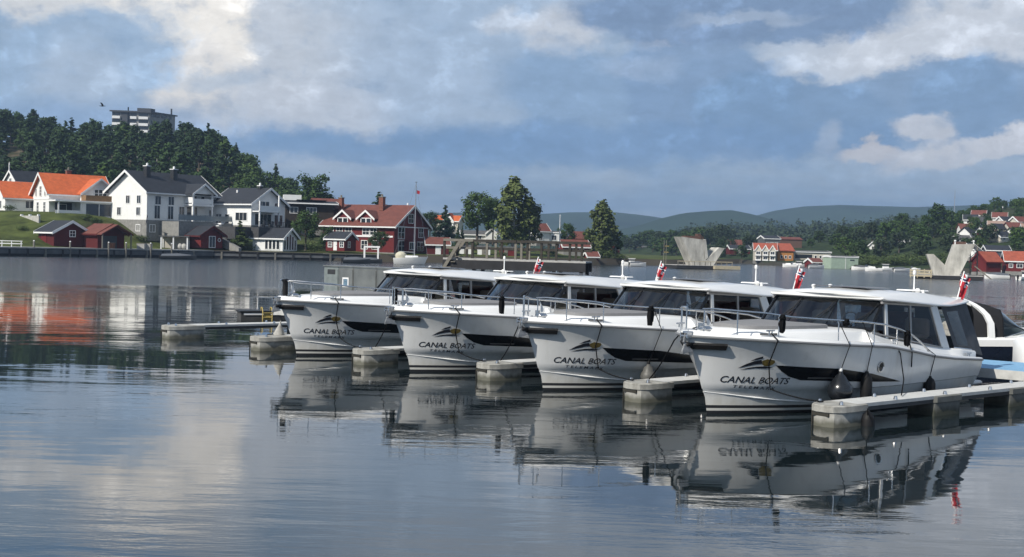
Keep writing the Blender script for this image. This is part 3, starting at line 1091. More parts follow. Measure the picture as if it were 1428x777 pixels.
    for s, w, zb, e, ysf, cr_ in RS:
        def q(y): return .30 * (abs(y) / 1.35) ** 2 * (1 - sstep(3.3, 5.0, s)) - .25 * (abs(y) / 1.2) ** 2 * sstep(6.4, 7.4, s)
        ys = w * ysf
        half = [(w - .05, zb - .005), (w, zb + .012), (w - .005, zb + .035), (ys, zb + .02 + e), (ys * .82, zb + .02 + e + (cr_ - e) * .35), (ys * .45, zb + .02 + e + (cr_ - e) * .8)]
        top_ = [(s + q(y), -y, z) for y, z in half] + [(s, 0, zb + .02 + max(cr_, e))] + [(s + q(y), y, z) for y, z in reversed(half)]
        under = [(s + q(y), y, zb) for y in (w * .6, 0, -w * .6)]
        rings.append(top_ + under)
    mb.loft(rings, True, True)
    roof = mb.build('roof', GEL, t, smooth=38)
    mb = MB()
    for a, b in ((4.05, 5.05),):
        mb.add([(a, -.62, 2.262), (b, -.56, 2.243), (b, .56, 2.243), (a, .62, 2.262), (a + .05, -.56, 2.278), (b - .05, -.50, 2.262), (b - .05, .50, 2.262), (a + .05, .56, 2.278)], [(0, 1, 5, 4), (1, 2, 6, 5), (2, 3, 7, 6), (3, 0, 4, 7), (4, 5, 6, 7)])
    mb.build('hatch', mat('smoked_hatch', (0.11, 0.105, 0.10), 0.25), roof)
    for side in (1, -1):
        mb = MB(); mb.prism([(4.62, -side * 1.16, 2.085), (5.0, -side * 1.10, 2.10), (5.0, -side * 1.16, 2.045)], (0, -side * .02, .01))
        mb.build('roof_vent', BLACK, roof)
    for i, s in enumerate((3.9, 4.5)):
        mb = MB(); mb.lathe([(.03, 0), (.035, .03), (.02, .055), (.045, .06), (.045, .10), (.01, .115)], (s + .2, .62, 2.18), 10)
        mb.build('deck_light', GEL, roof, smooth=50)
    mb = MB(); mb.tube([(5.1, .6, 2.17), (5.1, .6, 2.30)], .012, 5); mb.tube([(5.05, .6, 2.22), (5.16, .6, 2.22)], .02, 6)
    mb.build('horn', STEEL, roof)
    # mast
    mb = MB(); mb.lathe([(.10, 0), (.06, .05), (.03, .11), (.016, .2), (.014, .47)], (6.95, .0, 2.05), 12)
    mb.hexa([(6.83, -.30, 2.165), (7.05, -.30, 2.165), (7.05, .36, 2.165), (6.83, .36, 2.165), (6.85, -.28, 2.19), (7.03, -.28, 2.19), (7.03, .34, 2.19), (6.85, .34, 2.19)])
    ms = mb.build('mast', GEL, t, smooth=50)
    mb = MB(); mb.lathe([(.024, 0), (.034, .015), (.036, .06), (.03, .09), (.01, .105)], (6.95, 0, 2.51), 12); mb.build('anchor_light', GEL2, ms, smooth=60)
    mb = MB(); mb.tube([(6.72, -.22, 2.08), (6.72, -.22, 2.17)], .02, 6); mb.lathe([(.03, 0), (.07, .05), (.03, .10)], (6.72, -.22, 2.13), 10); mb.tube([(6.7, -.36, 2.10), (6.7, -.36, 2.20)], .03, 7)
    mb.build('searchlight', GEL2, ms, smooth=60)
    # ensign on its staff at the roof's aft port quarter
    mb = MB(); mb.tube([(7.30, -.80, 1.95), (7.52, -.84, 2.62)], .014, 6)
    sf = mb.build('flagstaff', WHITE_P, t)
    mb = MB()
    nx, nz = 10, 22
    cols = [0, .6, .6, 1, 1, 1.0, .9, .9, 1.6]
    a0 = Vector((7.51, -.84, 2.60)); dn = Vector((-.15, .03, -.48)); ac = Vector((.12, -.035, -.04))
    g = [[a0 + dn * (j / nz) + ac * (i / nx) * (1 + .2 * j / nz) + Vector((.025 * math.sin(i * 1.5 + j * .3), .05 * math.sin(i * 1.1 + j * .22), -.10 * (i / nx))) for i in range(nx + 1)] for j in range(nz + 1)]
    for j in range(nz):
        for i in range(nx):
            # limp folds: the cross runs down the cloth
            v = (j + .5) / nz; u_ = (i + .5) / nx
            du, dv = abs(u_ - .5) + (0 if v < .5 else .3), abs(v - .26)
            mb.m = 1 if du < .07 or dv < .05 else (2 if du < .16 or dv < .10 else 0)
            mb.poly([g[j][i], g[j][i + 1], g[j + 1][i + 1], g[j + 1][i]])
    mb.build('ensign', [FRED, FBLUE, FWHITE], sf, smooth=70)
    # canvas enclosure over the cockpit
    mb = MB()
    rb = [(6.22, -1.30, 1.03), (6.9, -1.33, .93), (7.22, -1.28, .86)]

    def cv(side):
        A = (5.93, -side * 1.20, 1.895); B = (7.42, -side * .96, 1.955)
        C = (7.62, -side * 1.27, .84); D = (6.35, -side * 1.31, 1.03)
        return [Vector(x) for x in (A, B, C, D)]

    def bil(q, u_, v):
        return q[0] * (1 - u_) * (1 - v) + q[1] * u_ * (1 - v) + q[2] * u_ * v + q[3] * (1 - u_) * v
    wins = []
    for side in (1, -1):
        q = cv(side)
        for i in range(8):
            for j in range(8):
                win = 1 <= i <= 3 and 1 <= j <= 6
                quad = [bil(q, (i + a) / 8, (j + b) / 8) + Vector((0, -side * .03 * math.sin(math.pi * (i + a) / 8), 0)) for a, b in ((0, 0), (1, 0), (1, 1), (0, 1))]
                if win:
                    wins.append(quad)
                else:
                    mb.poly(quad)
    qp, qs = cv(1), cv(-1)
    back = [qp[1], qs[1], qs[2], qp[2]]
    for i in range(8):
        for j in range(6):
            quad = [bil(back, (i + a) / 8, (j + b) / 6) for a, b in ((0, 0), (1, 0), (1, 1), (0, 1))]
            if i in (2, 5) and 1 <= j <= 3:
                wins.append(quad)
            else:
                mb.poly(quad)
    cov = mb.build('canopy', CANVAS, t, smooth=30)
    for k, grp in enumerate((wins[:18], wins[18:36], wins[36:39], wins[39:])):
        mb = MB()
        for w_ in grp:
            mb.poly(w_)
        mb.build('canopy_window', VINYL, cov)
    for sd in (-1, 1):
        mb = MB(); mb.tube([(6.28, sd * 1.31, 1.06), (7.0, sd * 1.33, .99)], .02, 6); mb.build('grab_rail', STEEL, t)
    # swim platform
    mb = MB(); mb.box((7.42, 0, .26), (.56, 2.5, .09), 0, .03); mb.build('swim_platform', GEL2, t, smooth=50)
    # inside the cabin
    mb = MB(); mb.box((4.6, 0, .80), (2.9, 2.3, .06)); mb.box((3.25, 0, 1.30), (.55, 2.3, .34)); mb.box((3.2, -.55, 1.52), (.25, .5, .12))
    mb.build('dashboard', DARKIN, t)
    mb = MB(); mb.box((4.55, .95, 1.10), (1.6, .45, .55), 0, .03); mb.box((5.35, -.85, 1.02), (.9, .55, .45), 0, .03); mb.box((5.9, 0, 1.25), (.06, 1.2, 1.0))
    mb.box((4.75, 1.16, 1.50), (2.0, .08, .85)); mb.box((3.95, 1.02, 1.55), (.10, .3, .8))  # tall wall pieces added to block the view and darken the side windows
    mb.build('galley_and_view_block', WOODIN, t)
    mb = MB()
    for y in (-.55, .45):
        mb.box((4.0, y, 1.25), (.42, .48, .14), 0, .04); mb.box((4.2, y, 1.52), (.13, .46, .50), .0, .05)
    mb.box((5.1, -.9, 1.28), (.8, .5, .12), 0, .04); mb.box((5.55, -.9, 1.46), (.14, .5, .4), 0, .04)
    mb.build('helm_seat', SEATM, t, smooth=50)
    mb = MB(); mb.tube([(3.62 + .06 * math.cos(a), -.55 + .19 * math.sin(a), 1.62 + .17 * math.cos(a)) for a in [k * math.pi / 8 for k in range(17)]], .014, 5)
    mb.build('steering_wheel', DARKIN, t)
    return t


BOAT_RZ = R(42)
BOATS = [(3.55, 21.76), (0.69, 24.63), (-2.25, 27.55), (-5.40, 30.80)]
boat0 = make_canal_boat()
BOAT_LABELS = ['nearest white canal cruiser, a big black ball fender on its side',
               'white canal cruiser second from the nearest, grey teardrop fender at its bow',
               'white canal cruiser third from the nearest, between the two middle finger floats',
               'farthest white canal cruiser of the row, its bow in front of the steel cabinets']
fam = family(boat0)
boats = []
for i, (x, y) in enumerate(BOATS):
    b = boat0 if i == 0 else dup(boat0, (0, 0, 0), 0, tree=fam)
    b.location = (x, y, 0); b.rotation_euler.z = BOAT_RZ
    b['label'] = BOAT_LABELS[i]
    boats.append(b)
_c, _s = math.cos(BOAT_RZ), math.sin(BOAT_RZ)


def bw(i, p):
    """boat i's local point in the world"""
    x, y = BOATS[i]
    return Vector((x + p[0] * _c - p[1] * _s, y + p[0] * _s + p[1] * _c, p[2]))

# ---------------------------------------------------------------- floating berths
FING_G = 'finger floats between the cruisers'


def finger(name, label, p0, ang, length, floats, w=.72, ztop=.37, group=FING_G):
    """a narrow walkway on floats; p0 is the outer end, ang its heading towards the main pontoon"""
    t = thing(name, label, 'pontoon', (p0[0], p0[1], 0), R(ang), group)
    for i, (a, b) in enumerate(floats):
        mb = MB()
        r = .20 if i == 0 else .05
        x0, x1, h = a, b, w / 2
        ring = lambda z, k: [(x0 + r + k * .0, -h - k, z), (x1 + k, -h - k, z), (x1 + k, h + k, z), (x0 + r, h + k, z), (x0 - k + r * .3, h - r * .35, z), (x0 - k, h - r, z), (x0 - k, -h + r, z), (x0 - k + r * .3, -h + r * .35, z)]
        mb.loft([ring(-.35, 0), ring(ztop - .12, 0), ring(ztop - .12, .025), ring(ztop - .02, .025), ring(ztop, .0)], True, True)
        fl = mb.build('end_float' if i == 0 else 'float', CONC if i == 0 else CONC_D, t, smooth=35)
        if i == 0:
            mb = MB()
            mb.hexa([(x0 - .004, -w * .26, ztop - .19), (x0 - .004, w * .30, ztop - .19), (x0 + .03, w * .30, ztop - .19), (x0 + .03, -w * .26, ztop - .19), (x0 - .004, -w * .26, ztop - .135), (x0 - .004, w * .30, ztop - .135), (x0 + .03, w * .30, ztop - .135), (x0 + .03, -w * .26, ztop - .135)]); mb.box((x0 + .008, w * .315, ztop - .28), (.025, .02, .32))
            mb.build('notch_shade', mat('notch_shade_paint', (0.03, 0.028, 0.022), 0.9), fl)  # dark slab on the face, coloured as the shade inside a notch
    mb = MB()
    x1_ = floats[0][1]
    mb.box(((length + x1_) / 2 - .1, 0, ztop - .028), (length - x1_ + .2, w * .94, .06))
    mb.build('walkway', DECKTOP, t)
    mb = MB()
    for y in (-1, 1):
        mb.box(((length + x1_) / 2, y * (w * .42), ztop - .09), (length - x1_, .05, .075))
    mb.build('beam', DARKMETAL, t)
    mb = MB()
    for x in [.25 + i * 1.6 for i in range(int(length / 1.6) + 1)]:
        mb2 = MB(); mb2.lathe([(.04, 0), (.03, .05), (.02, .06)], (x, -w * .38, ztop + .004), 8)
        mb2.build('bolt', STEEL, t); mb2 = MB(); mb2.lathe([(.04, 0), (.03, .05), (.02, .06)], (x, w * .38, ztop + .004), 8)
        mb2.build('bolt', STEEL, t)
    return t


ends = [onz(1130, 593, 0), onz(867, 559, 0), onz(662, 529, 0), onz(489, 507.5, 0), onz(346, 488, 0), onz(222.5, 471, 0)]
names = ['longest finger float along the near side of the nearest cruiser',
         'finger float between the two nearest cruisers',
         'finger float between the second and third cruisers',
         'finger float between the third and farthest cruisers',
         'short finger float just left of the farthest cruiser, a yellow ladder behind it',
         'outermost finger float, leftmost of them, joined by a low dark gangway']
wid = [.58, .58, .58, .60, .62, .62]
for i, (e, n) in enumerate(zip(ends, names)):
    a = 41.0 if i else 39.5
    ln = [8.9, 7.2, 7.4, 7.8, 7.8, 7.9][i]
    fl = [[(0, .86), (3.0, 3.85), (5.7, 6.6)], [(0, .86), (3.4, 4.3)], [(0, .9), (3.4, 4.3)], [(0, 1.0), (3.6, 4.5)], [(0, 1.2), (3.2, 4.2)], [(0, 1.1), (4.2, 5.0)]][i]
    # the pixel is the near corner of the end; the outline's middle sits half a width behind it
    q = Vector((math.cos(R(a)), math.sin(R(a)), 0)); s_ = Vector((-math.sin(R(a)), math.cos(R(a)), 0))
    p = e - s_ * (wid[i] / 2 - .10) + q * .03
    finger('finger_float', n, p, a, ln, fl, wid[i])

# main pontoon behind the sterns
A0, A1 = Vector((14.5, 23.2, 0)), Vector((-8.3, 42.6, 0))


def main_pontoon():
    v = A1 - A0; L = v.length; a = math.atan2(v.y, v.x)
    t = thing('main_pontoon', 'long main pontoon with a pale blue deck behind the sterns of the cruisers', 'pontoon', (A0.x, A0.y, 0), a)
    mb = MB(); mb.box((L / 2, -1.15, .47), (L, 2.3, .07))
    mb.build('deck', mat('blue_pontoon_deck', (0.20, 0.40, 0.60), 0.7, var=0.15, vscale=1.5, bump=0.1, bscale=20), t)
    mb = MB()
    for y in (-.02, -2.28):
        mb.box((L / 2, y, .40), (L, .06, .20))
    mb.build('kerb', mat('pontoon_kerb', (0.50, 0.50, 0.48), 0.7, var=.2), t)
    for i in range(5):
        mb = MB(); mb.box((2.5 + i * 6, -1.15, .05), (4.2, 2.1, .66)); mb.build('float', mat('dark_float', (0.05, 0.05, 0.05), 0.8, var=.3), t)
    return t


main_pontoon()


def low_float():
    """the berth beyond: black float with pale side bands, its ladder painted yellow"""
    p = onz(336, 447, 0.0)
    t = thing('berth_float', 'low black float with pale side bands lying beyond the leftmost fingers', 'pontoon', (p.x, p.y, 0), R(24))
    mb = MB(); mb.box((2.1, .35, .14), (4.2, .7, .32)); mb.build('hull', mat('dark_float'), t)
    mb = MB(); mb.box((2.1, .35, .325), (4.3, .8, .05)); mb.build('walkway', DARKMETAL, t)
    mb = MB(); mb.box((.95, -.012, .23), (1.7, .03, .07)); mb.box((2.75, -.012, .16), (1.3, .03, .08)); mb.build('band', WHITE_P, t)
    lad = thing('ladder', 'yellow bathing ladder on the low black float', 'ladder', (p.x + .86, p.y + .28, 0), R(24))
    y_ = mat('yellow_paint', (0.42, 0.32, 0.10), 0.5, var=.15)
    for x in (-.17, .17):
        mb = MB(); mb.tube([(x, -.12, -.35), (x, -.12, .34), (x, .0, .47), (x, .16, .47), (x, .2, .32)], .022, 6); mb.build('rail', y_, lad, smooth=60)
    for k in range(4):
        mb = MB(); mb.tube([(-.17, -.12, -.2 + k * .16), (.17, -.12, -.2 + k * .16)], .02, 6); mb.build('rung', y_, lad)
    mb = MB(); mb.box((.0, -.09, .16), (.26, .02, .24)); mb.build('panel', y_, lad)


low_float()


def cabinets():
    v = (A1 - A0).normalized()
    d0 = Vector((-6.36, 41.2, 0)); d1 = Vector((-3.86, 39.4, 0))
    a = math.atan2((d1 - d0).y, (d1 - d0).x); L = (d1 - d0).length
    st = mat('brushed_steel', (0.36, 0.35, 0.31), 0.32, metal=0.85, var=0.25, vscale=1.2, bump=.12, bscale=3)
    x = 0.0
    labs = ['steel cabinet at the left end of the row, greenish with a dark vent', 'steel cabinet with a white notice on its door', 'wide plain steel cabinet in the middle of the row', 'steel cabinet nearest the cruiser cabin']
    ws = [.24, .235, .36, .24]
    for i, w in enumerate(ws):
        w *= L / sum(ws)
        p = d0 + (d1 - d0).normalized() * x
        t = thing('cabinet', labs[i], 'cabinet', (p.x, p.y, .51), a, 'steel service cabinets on the pontoon')
        mb = MB(); mb.box((w / 2, .35, .78), (w - .012, .7, 1.56), 0, .012)
        mb.build('body', st if i else mat('green_grey_steel', (0.25, 0.28, 0.27), 0.45, metal=.5, var=.2), t)
        mb = MB(); mb.box((w / 2, .34, 1.575), (w + .02, .76, .04)); mb.build('top', st, t)
        mb = MB(); mb.box((w / 2, -.008, .80), (w - .07, .016, 1.36), 0, .006); dr = mb.build('door', st if i else mat('green_grey_steel'), t)
        mb = MB()
        if i == 0: mb.box((w / 2 + .02, -.02, 1.38), (w * .5, .012, .16)); mb.build('vent', DARKMETAL, dr)
        elif i == 1:
            mb.box((w / 2, -.022, 1.05), (w * .42, .01, .32)); nt = mb.build('notice', WHITE_P, dr)
            mb = MB(); mb.box((w / 2, -.029, 1.05), (w * .28, .004, .22)); mb.build('print', mat('notice_print', (.12, .2, .27), .7, var=.6, vscale=20), nt)
        else: mb.box((w - .08, -.03, .82), (.02, .03, .16)); mb.build('handle', DARKMETAL, dr)
        x += w


cabinets()


# ---------------------------------------------------------------- fenders, lines, coils
def ball_fender(label, p, top, r=.19, m=RUBBER, mid=None):
    t = thing('ball_fender', label, 'fender', p, 0, 'ball fenders hung from the cruisers')
    prof = [(.012, r * 1.62), (.035, r * 1.55), (.045, r * 1.36), (.09, r * 1.18)]
    for k in range(1, 13):
        a = R(58 - k * 12.2)
        prof.append((r * math.cos(a) if k < 12 else .02, r * math.sin(a)))
    prof.reverse()
    mb = MB(); mb.lathe(prof, (0, 0, 0), 20); mb.build('body', m, t, smooth=60)
    mb = MB(); mb.lathe([(.028, 0), (.034, .02), (.034, .06), (.02, .08)], (0, 0, r * 1.5), 8); mb.build('eye', GEL2 if r > .19 else RUBBER, t, smooth=50)
    d = Vector(top) - Vector(p)
    e = Vector(mid) - Vector(p) if mid is not None else d * .6
    mb = MB(); mb.tube([(0, 0, r * 1.6), tuple(e), tuple(d)], .009, 5); mb.build('lanyard', ROPE, t)
    return t


def long_fender(label, p, top, h=.5, r=.105, rz=0, mid=None):
    t = thing('fender', label, 'fender', p, rz, 'cylindrical fenders along the nearest cruiser')
    mb = MB(); mb.lathe([(.03, -h / 2 - .05), (.06, -h / 2 - .03), (r * .9, -h / 2), (r, -h / 2 + .06), (r, h / 2 - .08), (r * .75, h / 2), (.04, h / 2 + .04), (.03, h / 2 + .07)], (0, 0, 0), 14)
    mb.build('body', RUBBER, t, smooth=50)
    d = Vector(top) - Vector(p)
    e = Vector(mid) - Vector(p) if mid is not None else d * .6
    mb = MB(); mb.tube([(0, 0, h / 2 + .05), tuple(e), tuple(d)], .009, 5); mb.build('lanyard', ROPE, t)
    return t


def hull_out(i, s, z, off):
    return bw(i, on_hull(s, z, 1, off))


def rail_pt(i, s, z):
    return bw(i, (s, -max(half_b(s, sheer_z(s)) - .09, .1), z))


ball_fender('large glossy black ball fender over the dark window of the nearest cruiser', hull_out(0, 1.93, .56, .22), rail_pt(0, 1.74, 1.73), .225, mat('glossy_black_vinyl', (0.012, 0.014, 0.017), 0.25, coat=.2, var=.2), mid=hull_out(0, 1.88, 1.30, .06))
ball_fender('grey teardrop fender resting low at the second cruiser, above the finger float', hull_out(1, 1.72, .47, .20), rail_pt(1, 1.58, 1.74), .16, mat('grey_vinyl', (0.10, 0.098, 0.09), 0.5, var=.3), mid=hull_out(1, 1.68, 1.31, .06))
long_fender('tall black fender against the nearest cruiser, right of its ball fender', hull_out(0, 2.62, .50, .13), rail_pt(0, 2.46, 1.69), .52, mid=hull_out(0, 2.56, 1.26, .06))
long_fender('small black fender low at the stern quarter of the nearest cruiser', hull_out(0, 4.9, .44, .13), rail_pt(0, 4.78, 1.12), .34, .115, mid=hull_out(0, 4.86, 1.0, .05))
long_fender('black fender half sunk under the near edge of the longest finger float', onz(1210, 592, .02), onz(1210, 570, .34), .34, .12)


def rope(label, pts, r=.011, group='black mooring lines', sag=.0):
    P = [Vector(p) for p in pts]
    out = []
    for a, b in zip(P, P[1:]):
        for k in range(8):
            f = k / 8
            q = a.lerp(b, f); q.z -= sag * (a - b).length * 4 * f * (1 - f)
            out.append(q)
    out.append(P[-1])
    mb = MB(); mb.tube(out, r, 6)
    return tag(mb.build('mooring_line', ROPE, smooth=60), label, 'rope', group)


bl = ['bow line from the nearest cruiser across its lettering to the float end',
      'bow line of the second cruiser running down past its emblem',
      'bow line of the third cruiser running down past its emblem',
      'bow line of the farthest cruiser running down past its emblem']
for i in range(4):
    e = ends[i] + Vector((.22, .05, .40))
    rope(bl[i], [bw(i, (.42, -(half_b(.42, 1.37) - .06), 1.50)), hull_out(i, .46, 1.40, .03), hull_out(i, .56, .98, .04), hull_out(i, .80, .50, .05), e], .012, sag=.03)
for i, lab in ((1, 'slack spring line from the finger float up to the bow of the nearest cruiser'), (2, 'spring line from the finger float up to the bow of the second cruiser'), (3, 'spring line from the finger float up to the bow of the third cruiser')):
    e = ends[i] + Vector((.55, .30, .40))
    rope(lab, [bw(i - 1, (-.10, .55, 1.46)), bw(i - 1, (.05, .85, 1.25)), e], .013, sag=.035)
rope('short stern line hanging from the nearest cruiser to the float beside it', [bw(0, (3.55, -1.58, 1.25)), hull_out(0, 3.60, 1.08, .03), hull_out(0, 3.64, .62, .16), onz(1257, 551, .40)], .012, sag=.01)
rope('loose rope end hanging down the side of the nearest cruiser', [rail_pt(0, 4.0, 1.46), hull_out(0, 4.02, 1.06, .03), hull_out(0, 4.06, .80, .03)], .012)


def rope_coil(label, i, s, z, h=.34):
    p = rail_pt(i, s, z)
    t = thing('rope_coil', label, 'rope', p, BOAT_RZ, 'black rope coils hung on the rails')
    rr = random.Random(int(s * 100) + i)
    mb = MB()
    for k in range(5):
        w = .035 + .02 * rr.random(); y = -.03 + .015 * k; hh = h * (.75 + .25 * rr.random())
        mb.tube([(-w * .5, y, .02), (-w, y, -hh * .5), (-w * .6, y, -hh * .95), (0, y, -hh), (w * .6, y, -hh * .95), (w, y, -hh * .5), (w * .5, y, .02), (-w * .5, y, .02)], .017, 5)
    mb.build('loops', ROPE, t, smooth=60)
    mb = MB(); mb.tube([(-.07, -.01, -.03), (0, -.05, -.05), (.07, -.01, -.03), (0, .05, -.02), (-.07, -.01, -.03)], .028, 6); mb.build('hitch', ROPE, t, smooth=60)


cl = [('black rope bundle on the foredeck rail of the nearest cruiser', 0, .60, 1.80, .30), ('black rope bundle on the side rail of the nearest cruiser, before its big side window', 0, 4.02, 1.46, .28),
      ('black knot of rope under the windscreen of the nearest cruiser', 0, 1.95, 1.72, .10),
      ('black rope bundle on the foredeck rail of the second cruiser', 1, 1.52, 1.74, .38), ('black rope bundle on the foredeck rail of the third cruiser', 2, 1.42, 1.75, .46),
      ('black rope bundle on the foredeck rail of the farthest cruiser', 3, 1.90, 1.72, .44)]
for a in cl:
    rope_coil(*a)


def bow_bag(i, lab):
    """the dark rolled bag lashed at each pulpit's far side"""
    p = bw(i, (-.15, .36, 1.86))
    t = thing('fender', lab, 'fender', p, BOAT_RZ, 'small black fenders lashed to the bow rails')
    mb = MB(); mb.lathe([(.02, -.38), (.06, -.36), (.075, -.25), (.065, -.05), (.06, .0), (.02, .03)], (0, 0, 0), 10); mb.build('body', RUBBER, t, smooth=50)
    mb = MB(); mb.box((0, 0, .02), (.13, .13, .08), 0, .02); mb.build('collar', RUBBER, t)


def canvas_heap():
    p = ends[4] + Vector((math.cos(R(41)) * .90 + .02, math.sin(R(41)) * .90 - .05, .37))
    t = thing('tarpaulin', 'pale grey peaked canvas bundle standing on the short finger float', 'tarpaulin', p, R(35))
    mb = MB(); mb.loft([[(.24 * math.cos(q) * k + .10 * z, .16 * math.sin(q) * k * (1 + .2 * math.sin(3 * q)), z) for q in [2 * math.pi * i / 10 for i in range(10)]] for k, z in ((1.1, 0), (1.0, .10), (.72, .24), (.34, .42), (.06, .62))], True, True)
    t.scale = (.62, .62, .62); mb.build('cloth', mat('pale_tarpaulin', (.42, .41, .38), .8, var=.3, bump=.5, bscale=4), t, smooth=50)
    mb = MB(); mb.tube([(-.27, 0, .05), (-.42, -.12, .03), (-.5, .1, .03), (-.3, .2, .04)], .014, 5); mb.build('cord', ROPE, t)


canvas_heap()
bow_bag(3, 'small black fender lashed upright to the bow rail of the farthest cruiser')


# ---------------------------------------------------------------- boats at the right edge
def sport_cruiser():
    p = Vector((11.68, 33.6, 0))
    t = thing('sport_cruiser', 'navy hulled sports cruiser with a white radar arch and dark cockpit cover', 'motor boat', p, R(4))
    t.scale = (.82, .82, .82)
    # local x runs from the stern forward, y to port
    L = 8.2
    def hw(x): return 1.25 * (1 - max(0, (x - 3.2) / 5.0) ** 2.2)
    def sh(x): return lerp(x, [(0, .86), (3, .92), (8.2, 1.2)])
    navy = mat('navy_gelcoat', (0.012, 0.018, 0.035), 0.2, coat=.3, var=.2)
    xs = lin(0, 8.15, 24)
    mb = MB()
    mb.loft([[(x, -hw(x) * k, sh(x) * z if z > 0 else z) for k, z in ((.3, -.3), (.82, 0), (.9, .2), (.96, .5), (1, .76))] + [(x, hw(x) * k, sh(x) * z if z > 0 else z) for k, z in ((1, .76), (.96, .5), (.9, .2), (.82, 0), (.3, -.3))] for x in xs], True, True)
    mb.build('hull', navy, t, smooth=50)
    mb = MB()
    mb.loft([[(x, -hw(x) - .015, sh(x) * .76), (x, -hw(x) - .01, sh(x)), (x, -hw(x) + .10, sh(x) + .07), (x, 0, sh(x) + .10 + .22 * sstep(1.8, 2.8, x) * sstep(8, 5, x)), (x, hw(x) - .10, sh(x) + .07), (x, hw(x) + .01, sh(x)), (x, hw(x) + .015, sh(x) * .76)] for x in xs], False, True)
    dk = mb.build('deck', GEL, t, smooth=45)
    for x in (3.3, 3.9):
        mb = MB(); mb.ball((x, -hw(x) * .62, sh(x) + .17), .15, 12, 6, (1.4, .5, .5)); mb.build('portlight', BLACK, dk, smooth=60)
    # radar arch: a white hoop leaning aft
    mb = MB()
    pr = []
    for k in range(15):
        a = math.pi * k / 14
        pr.append((1.45 - .75 * math.sin(a) ** 2, -1.16 * math.cos(a), .90 + 1.28 * math.sin(a) ** .6))
    rings = []
    for i, q in enumerate(pr):
        w = .11 - .03 * math.sin(math.pi * i / 14)
        n = Vector((0, q[1], q[2] - 1.2)).normalized() * .05
        rings.append([(q[0] - w, q[1] - n.y, q[2] - n.z), (q[0] + w, q[1] - n.y, q[2] - n.z), (q[0] + w, q[1] + n.y, q[2] + n.z), (q[0] - w, q[1] + n.y, q[2] + n.z)])
    mb.loft(rings, True, True)
    mb.build('radar_arch', GEL, t, smooth=35)
    # windscreen and black cover
    def hoop(x, w, z0, z1): return [(x, -w, z0), (x, -w * .93, z0 + (z1 - z0) * .7), (x, -w * .7, z1), (x, 0, z1 + .05), (x, w * .7, z1), (x, w * .93, z0 + (z1 - z0) * .7), (x, w, z0)]
    mb = MB(); mb.loft([hoop(.9, 1.05, .95, 2.0), hoop(1.4, 1.08, .95, 2.02), hoop(1.9, 1.06, .98, 1.86)], False, False)
    mb.build('cover', mat('black_canvas', (.02, .02, .022), .8, spec=.2), t, smooth=50)
    mb = MB(); mb.loft([hoop(1.9, 1.06, .98, 1.84), hoop(2.75, .80, 1.15, 1.24)], False, False)
    ws = mb.build('windscreen', glass_mat('dark_glass', (.12, .15, .14), .06), t, smooth=50)
    mb = MB(); mb.tube(hoop(2.75, .80, 1.14, 1.24), .025, 6); mb.tube(hoop(1.9, 1.07, .97, 1.85), .022, 6); mb.build('frame', BLACK, ws)
    mb = MB(); mb.box((.6, 0, .95), (1.0, 1.9, .35), 0, .1); mb.box((.7, .45, 1.2), (.4, .5, .35), 0, .1); mb.build('cockpit_seat', SEATM, t)
    mb = MB(); mb.box((.85, -.45, 1.24), (.25, .4, .34), 0, .08); mb.build('cushion', mat('orange_cushion', (.50, .22, .06), .8, var=.2), t)
    mb = MB(); mb.loft([[(.1, -1.15, .9), (.1, 1.15, .9)], [(.5, -1.12, 1.12), (.5, 1.12, 1.12)], [(.9, -1.1, .9), (.9, 1.1, .9)]], False, False); mb.build('cockpit_flap', mat('black_canvas'), t)
    mb = MB()
    for sd in (-1, 1):
        pts = [(x, sd * (hw(x) - .08), sh(x) + z) for x, z in ((1.9, .08), (2.6, .30), (3.6, .42), (6, .46), (7.4, .48))]
        mb.tube(pts, .016, 6)
        for x in (3.6, 5, 6.4):
            mb.tube([(x, sd * (hw(x) - .08), sh(x) + .05), (x, sd * (hw(x) - .08), sh(x) + lerp(x, [(2.6, .30), (3.6, .42), (6, .46)]))], .012, 5)
    mb.build('rail', STEEL, t, smooth=60)
    mb = MB(); mb.lathe([(.10, 0), (.13, .05), (.12, .12), (.03, .16)], (2.9, -.8, 1.12), 12); mb.build('spotlight', GEL, t, smooth=60)


sport_cruiser()


def edge_dinghy():
    p = onz(1418, 508, .45)
    t = thing('dinghy', 'white rounded boat stern cut off by the picture edge beyond the blue deck', 'boat', (p.x + 1.9, p.y + 1.3, 0), R(40))
    mb = MB(); rings = []
    for x, w, z in ((-1.7, .35, 1.0), (-1.5, .75, 1.02), (-.8, .98, 1.04), (.8, 1.0, 1.06), (2.2, .8, 1.12), (3.0, .1, 1.2)):
        rings.append([(x, -w * .6, -.2), (x, -w, .3), (x, -w, z - .08), (x, -w + .08, z), (x, w - .08, z), (x, w, z - .08), (x, w, .3), (x, w * .6, -.2)])
    mb.loft(rings, True, True); mb.build('hull', GEL, t, smooth=50)
    mb = MB(); mb.box((.3, 0, 1.15), (1.2, .9, .25), 0, .08); mb.build('console', GEL2, t)


edge_dinghy()

